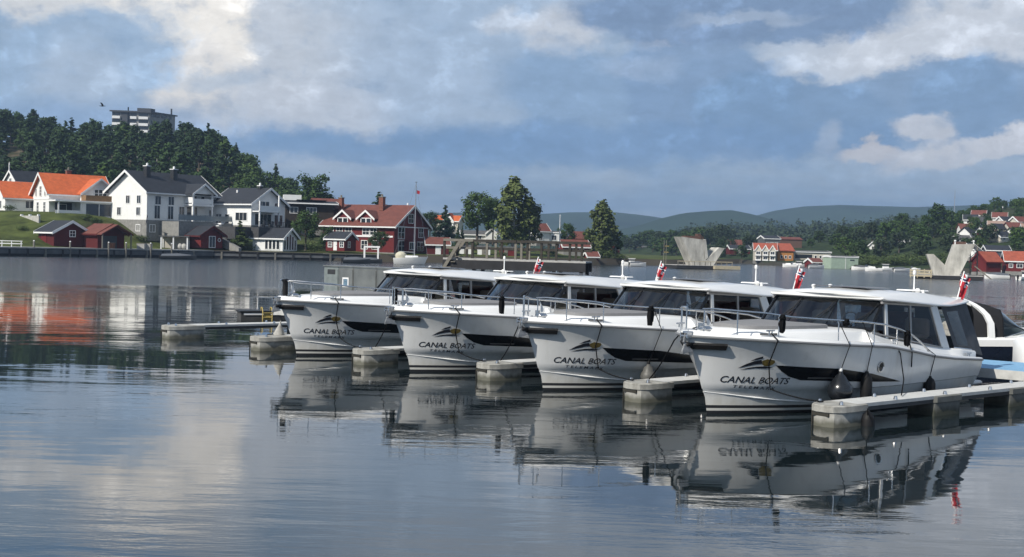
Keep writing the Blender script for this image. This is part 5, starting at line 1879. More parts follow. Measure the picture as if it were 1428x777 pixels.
def apartment_block():
    Y = 470.0
    p = at(155.5, 205, Y); p.z -= 8
    sc = Y / 1700
    W1 = (206 - 155.5) * sc
    t = thing('apartment_block', 'dark grey apartment block with white balcony bands on the wooded hilltop', 'apartment building', p, R(6))
    top = at(155.5, 153.5, Y).z - p.z
    conc = mat('grey_render', (0.25, 0.25, 0.24), .85, var=.15)
    dark = mat('dark_cladding', (0.055, 0.06, 0.07), .7, var=.2)
    a = R(52)
    d = Vector((math.cos(a), math.sin(a), 0)) * 13.0
    mb = MB()
    mb.prism([(0, 0, 0), (W1, 0, 0), (W1 + d.x, d.y, 0), (d.x, d.y, 0)], (0, 0, top - .6)); mb.build('wall', conc, t)
    mb = MB()
    o = .8
    mb.prism([(-o, -o, top - .6), (W1 + o, -o, top - .6), (W1 + d.x + o, d.y + o, top - .6), (d.x - o, d.y + o, top - .6)], (0, 0, .55)); rf = mb.build('roof', dark, t)
    mb = MB(); mb.prism([(W1 * .68, -.5, top), (W1 + .6, -.5, top), (W1 + d.x * .22, d.y * .22, top), (W1 * .68 + d.x * .22, d.y * .22, top)], (0, 0, 1.1)); mb.build('lift_house', dark, rf)
    mb = MB(); mb.box((W1 * .44, -.5, top / 2 + .5), (.45, .4, top + 1.6)); mb.build('duct', BLACK, t)
    mb = MB(); mb.box((W1 * .36, -.06, top / 2 - .4), (W1 * .24, .12, top - .6)); mb.build('stair_bay', dark, t)
    n = int(top / 2.55)
    for k in range(n):
        z = top - 1.15 - k * 2.55
        for x0, x1 in ((0.1, W1 * .22), (W1 * .49, W1 * .66), (W1 * .72, W1 * .97)):
            mb = MB(); mb.box(((x0 + x1) / 2, -.35, z - 1.5), (x1 - x0, .6, 1.0)); mb.build('balcony', WHITE_P, t)
            mb = MB(); mb.box(((x0 + x1) / 2, -.03, z - .3), (x1 - x0, .06, 1.2)); mb.build('window', PANE, t)
        for f in (.12, .22, .34, .5, .63, .8):
            mb = MB(); c = Vector((W1 + d.x * f, d.y * f, z - .3)); mb.box(c, (1.4, .12, 1.2), a); mb.build('window', PANE, t)
    mb = MB(); mb.tube([(W1 + d.x * .85, d.y * .85, top), (W1 + d.x * .85, d.y * .85, top + 2.2)], .35, 6); mb.build('roof_vent', dark, rf)
    # bird
    b = at(143, 148, 150)
    t = thing('bird', 'dark bird with raised wings gliding left of the apartment block', 'bird', b, R(20))
    mb = MB()
    mb.loft([[(x, y * w, z + zz * w) for y, zz in ((-1, 0), (0, .6), (1, 0), (0, -.6))] for x, w, z in ((-.42, .02, 0), (-.2, .07, 0), (0, .10, .0), (.2, .07, .02), (.30, .05, .03), (.40, .01, .02))], True, True)
    mb.loft([[(-.10, 0, .04), (.12, 0, .05), (.0, 0, .02)], [(-.16, -.22, .24), (.04, -.22, .25), (-.06, -.22, .22)], [(-.28, -.52, .38), (-.20, -.52, .38), (-.24, -.52, .37)]], True, True)
    mb.loft([[(-.10, 0, .04), (.12, 0, .05), (.0, 0, .02)], [(-.16, .22, .24), (.04, .22, .25), (-.06, .22, .22)], [(-.28, .52, .38), (-.20, .52, .38), (-.24, .52, .37)]], True, True)
    mb.build('body', mat('bird_plumage', (.03, .03, .035), .9), t, smooth=60)


apartment_block()

# ---------------------------------------------------------------- quays, jetty, piers
def quays():
    # timber faced quay along the left bank, in lengths that follow the shore
    spans = [((-20, 357), (128, 358.3), 'dark timber quay at the far left with a pale concrete lip'),
             ((128, 358.3), (300, 360.2), 'long grey quay with white posts below the red boathouses'),
             ((300, 360.2), (452, 363.5), 'low dark quay before the white glazed pavilion'),
             ((452, 363.5), (622, 366.5), 'dark quay before the large red house')]
    for i, (a, b, lab) in enumerate(spans):
        A, B = onz(*a, 0), onz(*b, 0)
        A.y -= 1.2; B.y -= 1.2
        d = B - A; L = d.length
        t = thing('quay', lab, 'quay', (A.x, A.y, 0), math.atan2(d.y, d.x), 'timber quays along the left bank')
        mb = MB(); mb.box((L / 2, 3.0, .1), (L, 5.8, 1.8)); mb.build('body', DARKW, t)
        top = mat('quay_concrete', (.30, .30, .285), .85, var=.25, vscale=1.2)
        if i < 2:
            mb = MB(); mb.box((L / 2, 3.0, 1.08), (L, 6.2, .18)); mb.build('deck', top, t)
            mb = MB(); mb.box((L / 2, .02, .62), (L, .14, .55)); mb.build('fender_beam', mat('grey_beam', (.10, .105, .11), .8, var=.35, vscale=.8), t)
        else:
            mb = MB(); mb.box((L / 2, 3.0, 1.03), (L, 6.0, .10)); mb.build('deck', DARKW if i == 2 else GREYW, t)
            mb = MB(); mb.box((L / 2, .02, .55), (L, .14, .35)); mb.build('fender_beam', mat('grey_beam'), t)
        for k in range(int(L / 2.6)):
            mb = MB(); mb.box((1.2 + k * 2.6, -.02, .25), (.24, .24, 1.5)); mb.build('pile', DARKW if k % 3 else GREYW, t)
    # white railing along the lip at the far left
    A = onz(0, 357, 0); z = 1.15
    t = thing('railing', 'white slatted railing on the quay lip at the left picture edge', 'railing', (A.x - 4, A.y - .6, z), math.atan2(.2, 1))
    mb = MB(); mb.box((4.2, 0, .45), (4.9, .06, .12)); mb.box((4.2, 0, .78), (4.9, .06, .10)); mb.build('rail', TRIM, t)
    for k in range(5):
        mb = MB(); mb.box((1.9 + k * 1.15, .05, .42), (.1, .1, .84)); mb.build('post', TRIM, t)
    # pale stair wall down the lawn at the left
    A = at(-3, 315, 178); B = at(33, 334, 170)
    mb = MB(); mb.prism([A, B, B + Vector((0, 0, -.75)), A + Vector((0, 0, -.75))], (.1, .5, 0))
    tag(mb.build('ramp', WHITE_P), 'white sloping ramp wall running down the lawn at the left edge', 'ramp')
    # low garden walls and hedges by the villas
    A, B = at(18, 304, 181), at(55, 309, 176)
    d = B - A
    t = thing('garden_wall', 'low pale garden wall below the villa with the orange roof', 'wall', A, math.atan2(d.y, d.x))
    mb = MB(); mb.box((d.length / 2, 0, -.25), (d.length, .25, 1.2)); mb.build('body', mat('pale_masonry', (.42, .41, .38), .85, var=.2, vscale=2), t)
    for k in range(4):
        mb = MB(); mb.box((.2 + k * d.length / 3.2, 0, .42), (.3, .32, .25)); mb.build('cap', TRIM, t)
    # mooring posts and little things on the quay
    for px, py in ((53, 346), (103, 349), (156, 350), (180, 350.5), (214, 351), (243, 352)):
        p = onz(px, lerp(px, [(0, 357), (128, 358.3), (300, 360.2)]), 0)
        t = thing('mooring_post', 'pale mooring post on the long quay below the boathouses', 'post', (p.x, p.y - 1.4, 0), 0, 'mooring posts on the long quay')
        mb = MB(); mb.lathe([(.13, -.5), (.12, 1.9), (.10, 2.0)], (0, 0, 0), 7); mb.build('shaft', GREYW, t)
        mb = MB(); mb.lathe([(.14, 0), (.02, .12)], (0, 0, 1.98), 7); mb.build('cap', TRIM, t)
    for px, py, lab in ((145, 344, 'brown wooden crate on the quay, left of two planters'), (189, 345, 'stone planter on the quay between the boathouses'), (198, 345.5, 'stone planter on the quay nearest the open shed')):
        p = onz(px, lerp(px, [(0, 357), (128, 358.3), (300, 360.2)]), 0); p.y += 2.6
        t = thing('crate' if 'crate' in lab else 'planter', lab, 'crate' if 'crate' in lab else 'planter', (p.x, p.y, 1.17))
        mb = MB(); mb.hexa([(-.5, -.4, 0), (.5, -.4, 0), (.5, .4, 0), (-.5, .4, 0), (-.55, -.45, .8), (.55, -.45, .8), (.55, .45, .8), (-.55, .45, .8)]); mb.build('box', mat('rust_crate', (.25, .11, .06), .8, var=.3) if 'crate' in lab else mat('pale_masonry'), t)
        mb = MB(); mb.box((0, 0, .79), (1.16, .96, .06)); mb.build('rim', GREYW, t)
    # sloping retaining wall and steps beside the bright red boathouse
    A, B = at(305, 330, 187), at(333, 346, 183)
    mb = MB(); mb.prism([A, B, B + Vector((0, 0, -.9)), A + Vector((0, 0, -1.4))], (.2, .9, 0)); tag(mb.build('steps', STONE), 'grey stone steps slanting down beside the bright red boathouse', 'steps')


quays()


def rail_jetty():
    Y = 82.0
    A, B = at(618, 361.5, Y), at(817, 362.5, Y - 2.0)
    d = B - A; L = d.length
    t = thing('jetty', 'high wooden jetty with grey post and rail fence and black piles', 'jetty', (A.x, A.y, 0), math.atan2(d.y, d.x))
    zt = (A.z + B.z) / 2
    mb = MB(); mb.box((L / 2, 1.4, zt - .06), (L, 2.9, .12)); mb.build('deck', mat('pale_planks', (.42, .41, .39), .85, var=.2, vscale=3), t)
    mb = MB(); mb.box((L / 2, -.02, zt - .42), (L, .22, .60)); mb.box((L / 2, 2.8, zt - .42), (L, .22, .60)); mb.build('beam', DARKW, t)
    for k in range(6):
        for y in (.1, 2.7):
            mb = MB(); mb.lathe([(.14, -1.5), (.13, zt - .3)], (.3 + k * (L - .6) / 5, y, 0), 8); mb.build('pile', DARKW, t)
    for row, y in ((0, .06), (1, 2.72)):
        hs = 1.18
        xs = [0.05, .95, 2.0, 3.0, 4.0, 4.95, 5.35, 5.75, 6.7, 7.7, 8.6, 9.4]
        for x in xs:
            if x > L or (row and x in (.05, 2.0, 4.0, 4.95, 5.75, 7.7, 9.4)): continue
            mb = MB(); mb.box((x, y, zt + hs / 2), (.15, .15, hs)); mb.build('post', GREYW if (x in (4.95, 5.35, 3.0)) else mat('dark_weathered_wood', (.045, .040, .033), .9, var=.4, vscale=3), t)
        for a, b in ((0, 2.05), (2.05, 5.0), (5.3, L)):
            mb = MB(); mb.box(((a + b) / 2, y - .02, zt + hs + .02), (b - a, .24, .17)); mb.build('handrail', GREYW if a == 0 else mat('dark_weathered_wood'), t)
            mb = MB(); mb.box(((a + b) / 2, y + .02, zt + hs * .58), (b - a, .06, .16)); mb.build('midrail', GREYW if a == 0 else mat('dark_weathered_wood'), t)
    # sloping stair rails at the left end
    for y in (-.3, .7):
        mb = MB(); mb.prism([(-.75, y, zt - 1.9), (-.5, y, zt - 1.9), (1.35, y, zt + 1.15), (1.1, y, zt + 1.15)], (0, .08, 0)); mb.build('stair_rail', GREYW, t)
    for k in range(6):
        mb = MB(); mb.box((-.45 + k * .3, .2, zt - 1.7 + k * .36), (.3, 1.0, .05)); mb.build('tread', GREYW, t)


rail_jetty()


def pier(name, label, px, py, Y, prof, depth, rz, barge, sc):
    """leaning V shaped concrete bascule pier on its barge; profile in metres, x right, z up"""
    p = onz(px, py, 0)
    m = mat('weathered_concrete', (.50, .485, .44), .9, var=.42, vscale=.8, bump=.4, bscale=2.5, tint=(.40, .385, .34), stretch=(1, 1, .35))
    t = thing('bridge_pier', label, 'bridge pier', p, R(rz), 'concrete bridge piers in the water')
    mb = MB()
    mb.prism([(x, 0, z) for x, z in prof], (0, depth, 0))
    sh = mb.build('shaft', m, t)
    return t, sh, m


def piers():
    # left one: broad blade leaning left, slim blade leaning right
    t, sh, m = pier('bridge_pier', 'broad V shaped concrete bridge pier with rusty machinery on top, left of the two', 981, 375.5, 188,
                    [(-1.7, .6), (-4.0, 5.2), (-.2, 4.8), (.15, 1.75), (.42, 1.5), (2.7, 3.6), (3.6, 3.5), (1.7, .6)], 3.4, 14, 1, .11)
    mb = MB(); mb.prism([(-.25, -.05, 4.7), (.25, -.05, 4.9), (.75, -.05, 1.9), (.3, -.05, 1.55)], (0, 3.3, 0)); mb.build('inner_face', m, t)
    mb = MB(); mb.box((-1.6, 1.6, 5.1), (2.6, 2.0, .55)); mb.box((-.5, 1.6, 5.4), (.5, 1.2, .7)); mb.tube([(-.2, .8, 4.6), (-.2, .8, 5.5)], .08, 5); mb.tube([(.1, .8, 4.4), (.1, .8, 5.3)], .08, 5); mb.build('machinery', mat('rusty_steel', (.11, .055, .04), .8, var=.4, vscale=4), t)
    mb = MB(); mb.box((-.4, 1.6, .32), (9.8, 6.4, .5)); pl = mb.build('platform', DARKW, t)
    mb = MB(); mb.box((-.4, 1.6, .60), (9.9, 6.5, .07)); mb.build('deck', mat('pale_planks'), pl)
    for k in range(11):
        mb = MB(); mb.box((-5.1 + k * .94, -1.62, .95), (.1, .1, .65)); mb.build('post', GREYW, t)
    mb = MB(); mb.box((-.4, -1.64, 1.25), (9.6, .06, .12)); mb.build('rail', mat('yellowed_planks', (.45, .39, .27), .85, var=.2), t)
    mb = MB(); mb.box((3.2, -1.9, .35), (4.4, 1.0, .55)); mb.build('fender_raft', mat('yellowed_planks'), t)
    for x in (-5.6, -5.2):
        mb = MB(); mb.tube([(x, 3.5, .3), (x, 3.5, 4.6)], .05, 5); mb.build('ladder_rail', GREYW, t)
    mb = MB()
    mb.tube([(-5.4, 3.5, 3.6), (-4.7, 3.5, 3.6)], .06, 4); mb.tube([(-5.6, 3.5, 2.6), (-4.8, 3.5, 2.6)], .06, 4); mb.build('cross_arm', mat('yellow_paint'), t)
    # right one
    t, sh, m = pier('bridge_pier', 'V shaped concrete bridge pier with a scaffold tower beside it, right of the two', 1320, 389.5, 155,
                    [(-1.65, .5), (-2.7, 3.35), (-1.75, 3.35), (-.15, 1.8), (.75, 4.75), (3.5, 4.85), (1.6, .5)], 3.0, -16, 1, .09)
    mb = MB(); mb.box((1.6, 1.5, 4.95), (1.6, 1.2, .35)); mb.build('machinery', mat('rusty_steel'), t)
    for x in (.95, 3.3):
        mb = MB(); mb.tube([(x, .3, 4.7), (x, .3, 5.15)], .09, 6); mb.ball((x, .3, 5.2), .16, 8, 5); mb.build('lamp', WHITE_P, t)
    mb = MB(); mb.box((.2, 1.3, .27), (8.6, 5.6, .46)); pl = mb.build('platform', DARKW, t)
    mb = MB(); mb.box((.2, 1.3, .52), (8.7, 5.7, .06)); mb.build('deck', mat('pale_planks'), pl)
    mb = MB()
    for k in range(3):
        mb.box((-3.4, -1.65, .40 + k * .34), (2.9, .12, .22))
    for k in range(4):
        mb.box((-4.7 + k * .87, -1.6, .7), (.12, .2, 1.2))
    mb.build('fender_raft', mat('yellowed_planks'), t)
    sc_ = MB()
    for x in (3.2, 4.1):
        for y in (2.4, 3.3):
            sc_.tube([(x, y, .3), (x - .1, y, 4.5)], .05, 5)
    for z in (1.1, 2.1, 3.1, 4.0):
        sc_.box((3.6, 2.85, z), (1.0, 1.0, .06)); sc_.tube([(3.2, 2.4, z), (4.1, 2.4, z + .9)], .04, 4)
    sc_.build('scaffold', GREYW, t)
    mb = MB(); mb.prism([(3.4, 0, 1.9), (3.6, 0, 1.9), (5.8, 0, .15), (5.6, 0, .15)], (0, .8, 0)); mb.build('gangway', GREYW, t)


piers()


# ---------------------------------------------------------------- far shore buildings
def hit_right(px, py):
    """where the line of sight meets the far bank"""
    Y = 200.0
    while Y < 560:
        q = at(px, py, Y)
        if q.z < land_right(q.x, q.y): break
        Y += 2
    return q


def far_buildings():
    Y = 292
    # row of three storey flats with orange roofs
    p = at(1052, 364.5, 296); e = at(1052, 348.5, 296).z - p.z
    h = House('waterside_flats', 'white balconied waterside flats with orange roof and an ochre end wall', 'apartment building', p, -8, 5.2, 7, e, 1.5, W_CREAM, R_RED, .2, STONE, .3)
    for k in range(3):
        h.wing('front_gable', .1 + k * 1.7, 1.5 + k * 1.7, .8, .2, e, 1.1, W_CREAM, R_RED, over=.15)
        for r_ in range(2):
            h.win('front', .35 + k * 1.7, .5 + r_ * 1.25, .9, .65, 2, off=.8)
            h.extra('balcony', 'front', .1 + k * 1.7, .2 + r_ * 1.2, 1.4, .22, 1.3, TRIM)
    p2 = at(1084, 365, 297); e = at(1084, 349.5, 297).z - p2.z
    h = House('ochre_house', 'ochre boarded waterside house with orange roof joined to the white flats', 'house', p2, 6, 4.0, 7, e, 1.6, W_YEL, R_RED, .2, STONE, .3, trim=None)
    for k in range(3):
        h.win('front', .8 + k * 1.05, .9, .45, .6, 1)
    p = at(1107, 365, 300); e = at(1107, 351.5, 300).z - p.z
    h = House('long_hall', 'long cream flat roofed building behind the marina', 'building', p, 4, 9.2, 7, e, .25, W_CREAM, R_GREY, .2, STONE, .2)
    h.extra('window_band', 'front', .3, .9, 4.2, .95, .05, PANE, .004)
    for k in range(3):
        h.win('front', 5.2 + k * 1.2, .9, .45, .7, 1)
    p = at(1133, 373, 262); e = at(1133, 366, 262).z - p.z
    h = House('boathouse', 'small dark red boathouse left of the pale green shed', 'boathouse', p, 20, 2.6, 3.0, e, .7, W_RED, R_BROWNRED, 0, None, .2)
    h.win('front', .8, .25, .6, .5, 2)
    p = at(1159, 374.5, 258); e = at(1159, 358.5, 258).z - p.z
    h = House('green_shed', 'pale green flat roofed industrial shed at the far water', 'shed', p, 12, 6.2, 4, e, .12, W_GREEN, R_GREY, 0, None, .06)
    h.extra('door', 'front', 4.2, .1, 1.0, 1.6, .05, W_GREEN, .004); h.extra('window_strip', 'front', 4.3, e - .75, 1.0, .3, .04, PANE, .004)
    h.extra('corner_post', 'front', 3.25, 0, .08, e, .05, TRIM, .004)
    # brown complex on the slope behind
    p = at(1066, 349, 350); e = at(1066, 333, 350).z - p.z
    h = House('dark_hall', 'grey black hall behind the orange roofed flats', 'building', p, 8, 4.6, 6, e, .8, mat('grey_sheet', (.10, .105, .11), .7, var=.3), R_DARK, .2, STONE, .2)
    for k in range(3): h.win('front', .5 + k * 1.3, 1.2, .8, 1.0, 2)
    p = at(1088, 349, 356); e = at(1088, 334, 356).z - p.z
    h = House('brick_hall', 'long brown brick building on the slope right of the dark hall', 'building', p, 4, 6.4, 6, e, .6, mat('brown_brick', (.13, .075, .055), .9, var=.3), R_BROWNRED, .2, STONE, .2, trim=None)
    p = at(1018, 355, 340); e = at(1018, 347, 340).z - p.z
    h = House('red_shed', 'low dark red shed on the far shore right of the left bridge pier', 'shed', p, 8, 5.8, 4, e, .9, W_DKRED, R_DARK, 0, None, .2)
    h.door('front', 2.4, .05, .9, 1.1)
    # white house with the long sloping annex
    p = at(1226, 353, 320); e = at(1226, 344, 320).z - p.z
    h = House('white_house', 'long white house with dark roof above the row of moored boats', 'house', p, 10, 5.6, 6, e, 1.3, W_WHITE, R_DARK, .3, STONE, .3)
    h.win('front', 1, .7, .7, .7); h.win('front', 3, .7, .7, .7)
    h.wing('front_gable', 4.0, 6.0, .6, .3, e + .6, 1.4, W_WHITE, R_GREY, over=.2)
    p = at(1250, 352, 322)
    h = House('white_barn', 'white shed with a steep single slope roof beside the long white house', 'shed', p, -14, 3.4, 4, .9, 2.3, W_WHITE, mat('pale_roof', (.42, .43, .42), .8), .1, STONE, .2, ridge_off=.92)
    # red boathouses far right
    p = at(1375, 380, 214); e = at(1375, 364.5, 214).z - p.z
    h = House('boathouse', 'large red boathouse with orange red roof near the right edge, left of a pair', 'boathouse', p, 24, 3.5, 3.4, e, 1.5, W_RED, R_RED, .1, STONE, .3, trim=W_RED)
    p = at(1402, 379, 216); e = at(1402, 363.5, 216).z - p.z
    h = House('boathouse', 'red boathouse with white windows at the right edge of the picture', 'boathouse', p, -14, 4.6, 4.4, e, 1.5, W_RED, R_RED, .1, STONE, .3)
    h.win('front', .6, .8, .55, .6, 2); h.win('front', 1.9, .8, .9, .6, 2); h.win('front', 3.4, .8, .6, .6, 2)
    p = at(1359, 360, 250); e = at(1359, 350, 250).z - p.z
    h = House('white_house', 'white house with pale gable right of the right bridge pier', 'house', p, 50, 4, 3.6, e, 1.4, W_WHITE, R_GREY, .2, STONE, .25)
    p = at(1376, 361, 262); e = at(1376, 349, 262).z - p.z
    h = House('slate_house', 'dark slate grey house above the red boathouses', 'house', p, -6, 4.8, 4, e, .9, mat('slate_cladding', (.06, .07, .09), .7, var=.2), R_DARK, .2, STONE, .25)
    h.win('front', 1, .6, .7, .6)
    # hillside houses at the right, each its own colours
    walls = [W_WHITE, W_CREAM, W_WHITE, W_RED, W_WHITE, W_CREAM]
    wn = ['white', 'cream', 'white', 'red', 'white', 'cream']
    roofs = [R_DARK, R_BROWNRED, R_GREY, mat('faded_roof', (.30, .21, .17), .9, var=.2), R_BROWNRED, R_DARK]
    rn = ['dark', 'brown red', 'grey', 'faded pink', 'brown red', 'dark']
    spots = [(1344, 309, 430), (1355, 303, 450), (1365, 312, 420), (1378, 318, 400), (1384, 306, 440), (1392, 322, 392), (1400, 312, 420), (1408, 320, 396), (1415, 328, 372), (1372, 328, 376), (1340, 322, 396), (1395, 333, 360),
             (1352, 327, 380), (1420, 312, 420), (1335, 338, 350), (1426, 322, 392)]
    rr = random.Random(4)
    near = ['highest at the left', 'second from the church, by dark trees', 'in the middle of the slope', 'below the church', 'just left of the church spire', 'lower down the slope', 'right under the spire', 'right of the middle of the slope',
            'low near the right edge', 'below the middle of the slope', 'low at the left of the slope', 'lowest, above the red boathouses', 'behind the right bridge pier', 'high at the right edge', 'just above the right bridge pier', 'at the right picture edge']
    for i, (px, py, Y) in enumerate(spots):
        p = hit_right(px, py + 7)
        k = i % 6
        h = House('hillside_house', f'{wn[k]} hillside house with {rn[k]} roof, {near[i]}', 'house', p, rr.uniform(-35, 35), rr.uniform(4.2, 6) * p.y / 420, 4.4 * p.y / 420, 2.3 * p.y / 400, 1.5 * p.y / 400, walls[k], roofs[k], .6, STONE, .3, trim=TRIM if rr.random() < .6 else None, group='houses on the right hillside')
        h.win('front', .8, 1.0, .8, .8, 1); h.win('front', 2.6, 1.0, .8, .8, 1)
    # church
    p = at(1399, 307, 470)
    t = thing('church', 'small white church with a pointed spire on the right hillside', 'church', p, R(10))
    mb = MB(); mb.prism([(1.6, 0, -1), (1.6, 3.4, -1), (1.6, 3.4, 1.6), (1.6, 1.7, 3.0), (1.6, 0, 1.6)], (6, 0, 0)); mb.build('nave', WHITE_P, t)
    mb = MB(); mb.prism([(1.5, -.2, 1.5), (1.5, 1.7, 3.1), (1.5, 3.6, 1.5), (1.5, 3.6, 1.7), (1.5, 1.7, 3.3), (1.5, -.2, 1.7)], (6.3, 0, 0)); mb.build('roof', R_GREY, t)
    mb = MB(); mb.box((.8, 1.7, 1.2), (1.7, 1.7, 4.4)); tw = mb.build('tower', WHITE_P, t)
    mb = MB(); mb.lathe([(1.2, 0), (.8, .5), (.03, 3.3)], (.8, 1.7, 3.4), 6); mb.build('spire', WHITE_P, tw)
    # the thin mast on the hill and a smaller spire in the far town
    p = at(1331, 292, 1200)
    t = thing('radio_mast', 'thin grey radio mast rising from the wooded ridge', 'mast', p)
    mb = MB(); mb.tube([(0, 0, -6), (0, 0, 19)], [.45, .22], 5); mb.build('shaft', mat('mast_grey', (.25, .26, .28), .7), t)
    mb = MB(); mb.box((0, 0, 12), (1.0, 1.0, .4)); mb.build('platform', mat('mast_grey'), t)
    # small town houses across the water, in the gap left of the left pier
    lab = ['tiny white house at the far shore, left end of the gap', 'tiny red brown house at the far shore beside the white one', 'tiny white house with a pointed tower on the far shore', 'tiny cream house near the left bridge pier', 'tiny grey house close to the left bridge pier', 'tiny white house up among the far trees', 'tiny brown house low by the far water', 'tiny white house just right of the far spire']
    sp = [(886, 358, 520), (897, 357, 500), (912, 354, 540), (934, 356, 500), (946, 358, 470), (904, 349, 640), (918, 360, 460), (923, 350, 560)]
    for i, (px, py, Y) in enumerate(sp):
        p = at(px, py, Y); k = [0, 3, 0, 1, 2, 0, 3, 4][i]
        h = House('far_house', lab[i], 'house', p, rr.uniform(-20, 30), 4.6, 4, 2.4, 1.5, walls[k], roofs[(i + 1) % 6], .3, STONE, .2, trim=None, group='small houses on the far shore')
        if i == 2:
            mb = MB(); mb.box((2, 1, 3.4), (1.2, 1.2, 2.4)); mb.lathe([(.9, 0), (.03, 2.6)], (2, 1, 4.6), 6); mb.build('tower', WHITE_P, h.t)
    p = at(1012, 352, 380); e = 3
    h = House('far_house', 'brown roofed far house just right of the left bridge pier', 'house', p, 4, 7, 5, 2.2, 1.6, W_BROWN, R_BROWNRED, .2, STONE, .3, trim=None, group='small houses on the far shore')


far_buildings()


# ---------------------------------------------------------------- small boats far away
def small_boat(name, label, p, rz, L=5.5, kind=0, group=None, hullm=None):
    t = thing(name, label, 'boat', p, rz, group)
    B = L * .17
    mb = MB(); rings = []
    for f in (0, .3, .6, .8, .93, 1.0):
        w = B * (1 - max(0, (f - .35) / .65) ** 2.2) + .02; z = .75 + .35 * f * f
        rings.append([(f * L, -w * .5, -.2), (f * L, -w * .9, .15), (f * L, -w, z), (f * L, -w + .08, z + .04), (f * L, w - .08, z + .04), (f * L, w, z), (f * L, w * .9, .15), (f * L, w * .5, -.2)])
    mb.loft(rings, True, True); mb.build('hull', hullm or GEL, t, smooth=50)
    if kind == 0:      # cuddy with screen
        mb = MB(); mb.loft([[(x, -w, z0), (x, -w * .8, z1), (x, w * .8, z1), (x, w, z0)] for x, w, z0, z1 in ((L * .42, B * .8, .85, 1.25), (L * .62, B * .75, .9, 1.3), (L * .8, B * .4, 1.0, 1.1))], False, True); mb.build('cuddy', GEL2, t)
        mb = MB(); mb.prism([(L * .36, -B * .75, 1.2), (L * .46, -B * .7, 1.65), (L * .46, B * .7, 1.65), (L * .36, B * .75, 1.2)], (.22, 0, -.02)); mb.build('windscreen', PANE, t)
    elif kind == 1:    # wheelhouse
        mb = MB(); mb.box((L * .45, 0, 1.35), (L * .32, B * 1.4, 1.2), 0, .08); w = mb.build('wheelhouse', GEL, t)
        mb = MB(); mb.box((L * .45, 0, 1.55), (L * .325, B * 1.42, .42)); mb.build('window', PANE, w)
        mb = MB(); mb.box((L * .45, 0, 2.0), (L * .40, B * 1.6, .08)); mb.build('roof', GEL2, w)
    else:              # cover
        mb = MB(); mb.loft([[(x, -w, z0), (x, 0, z1), (x, w, z0)] for x, w, z0, z1 in ((.2, B * .9, .82, 1.25), (L * .5, B * .95, .85, 1.45), (L * .85, B * .5, 1.0, 1.15))], False, True); mb.build('cover', CANVAS if rnd.random() < .5 else mat('grey_cover', (.09, .10, .115), .8), t)
    mb = MB(); mb.box((-.15, 0, .75), (.34, .36, .75), 0, .1); mb.box((-.2, 0, .2), (.16, .16, .8)); mb.build('outboard', RUBBER if kind else GEL2, t)
    return t


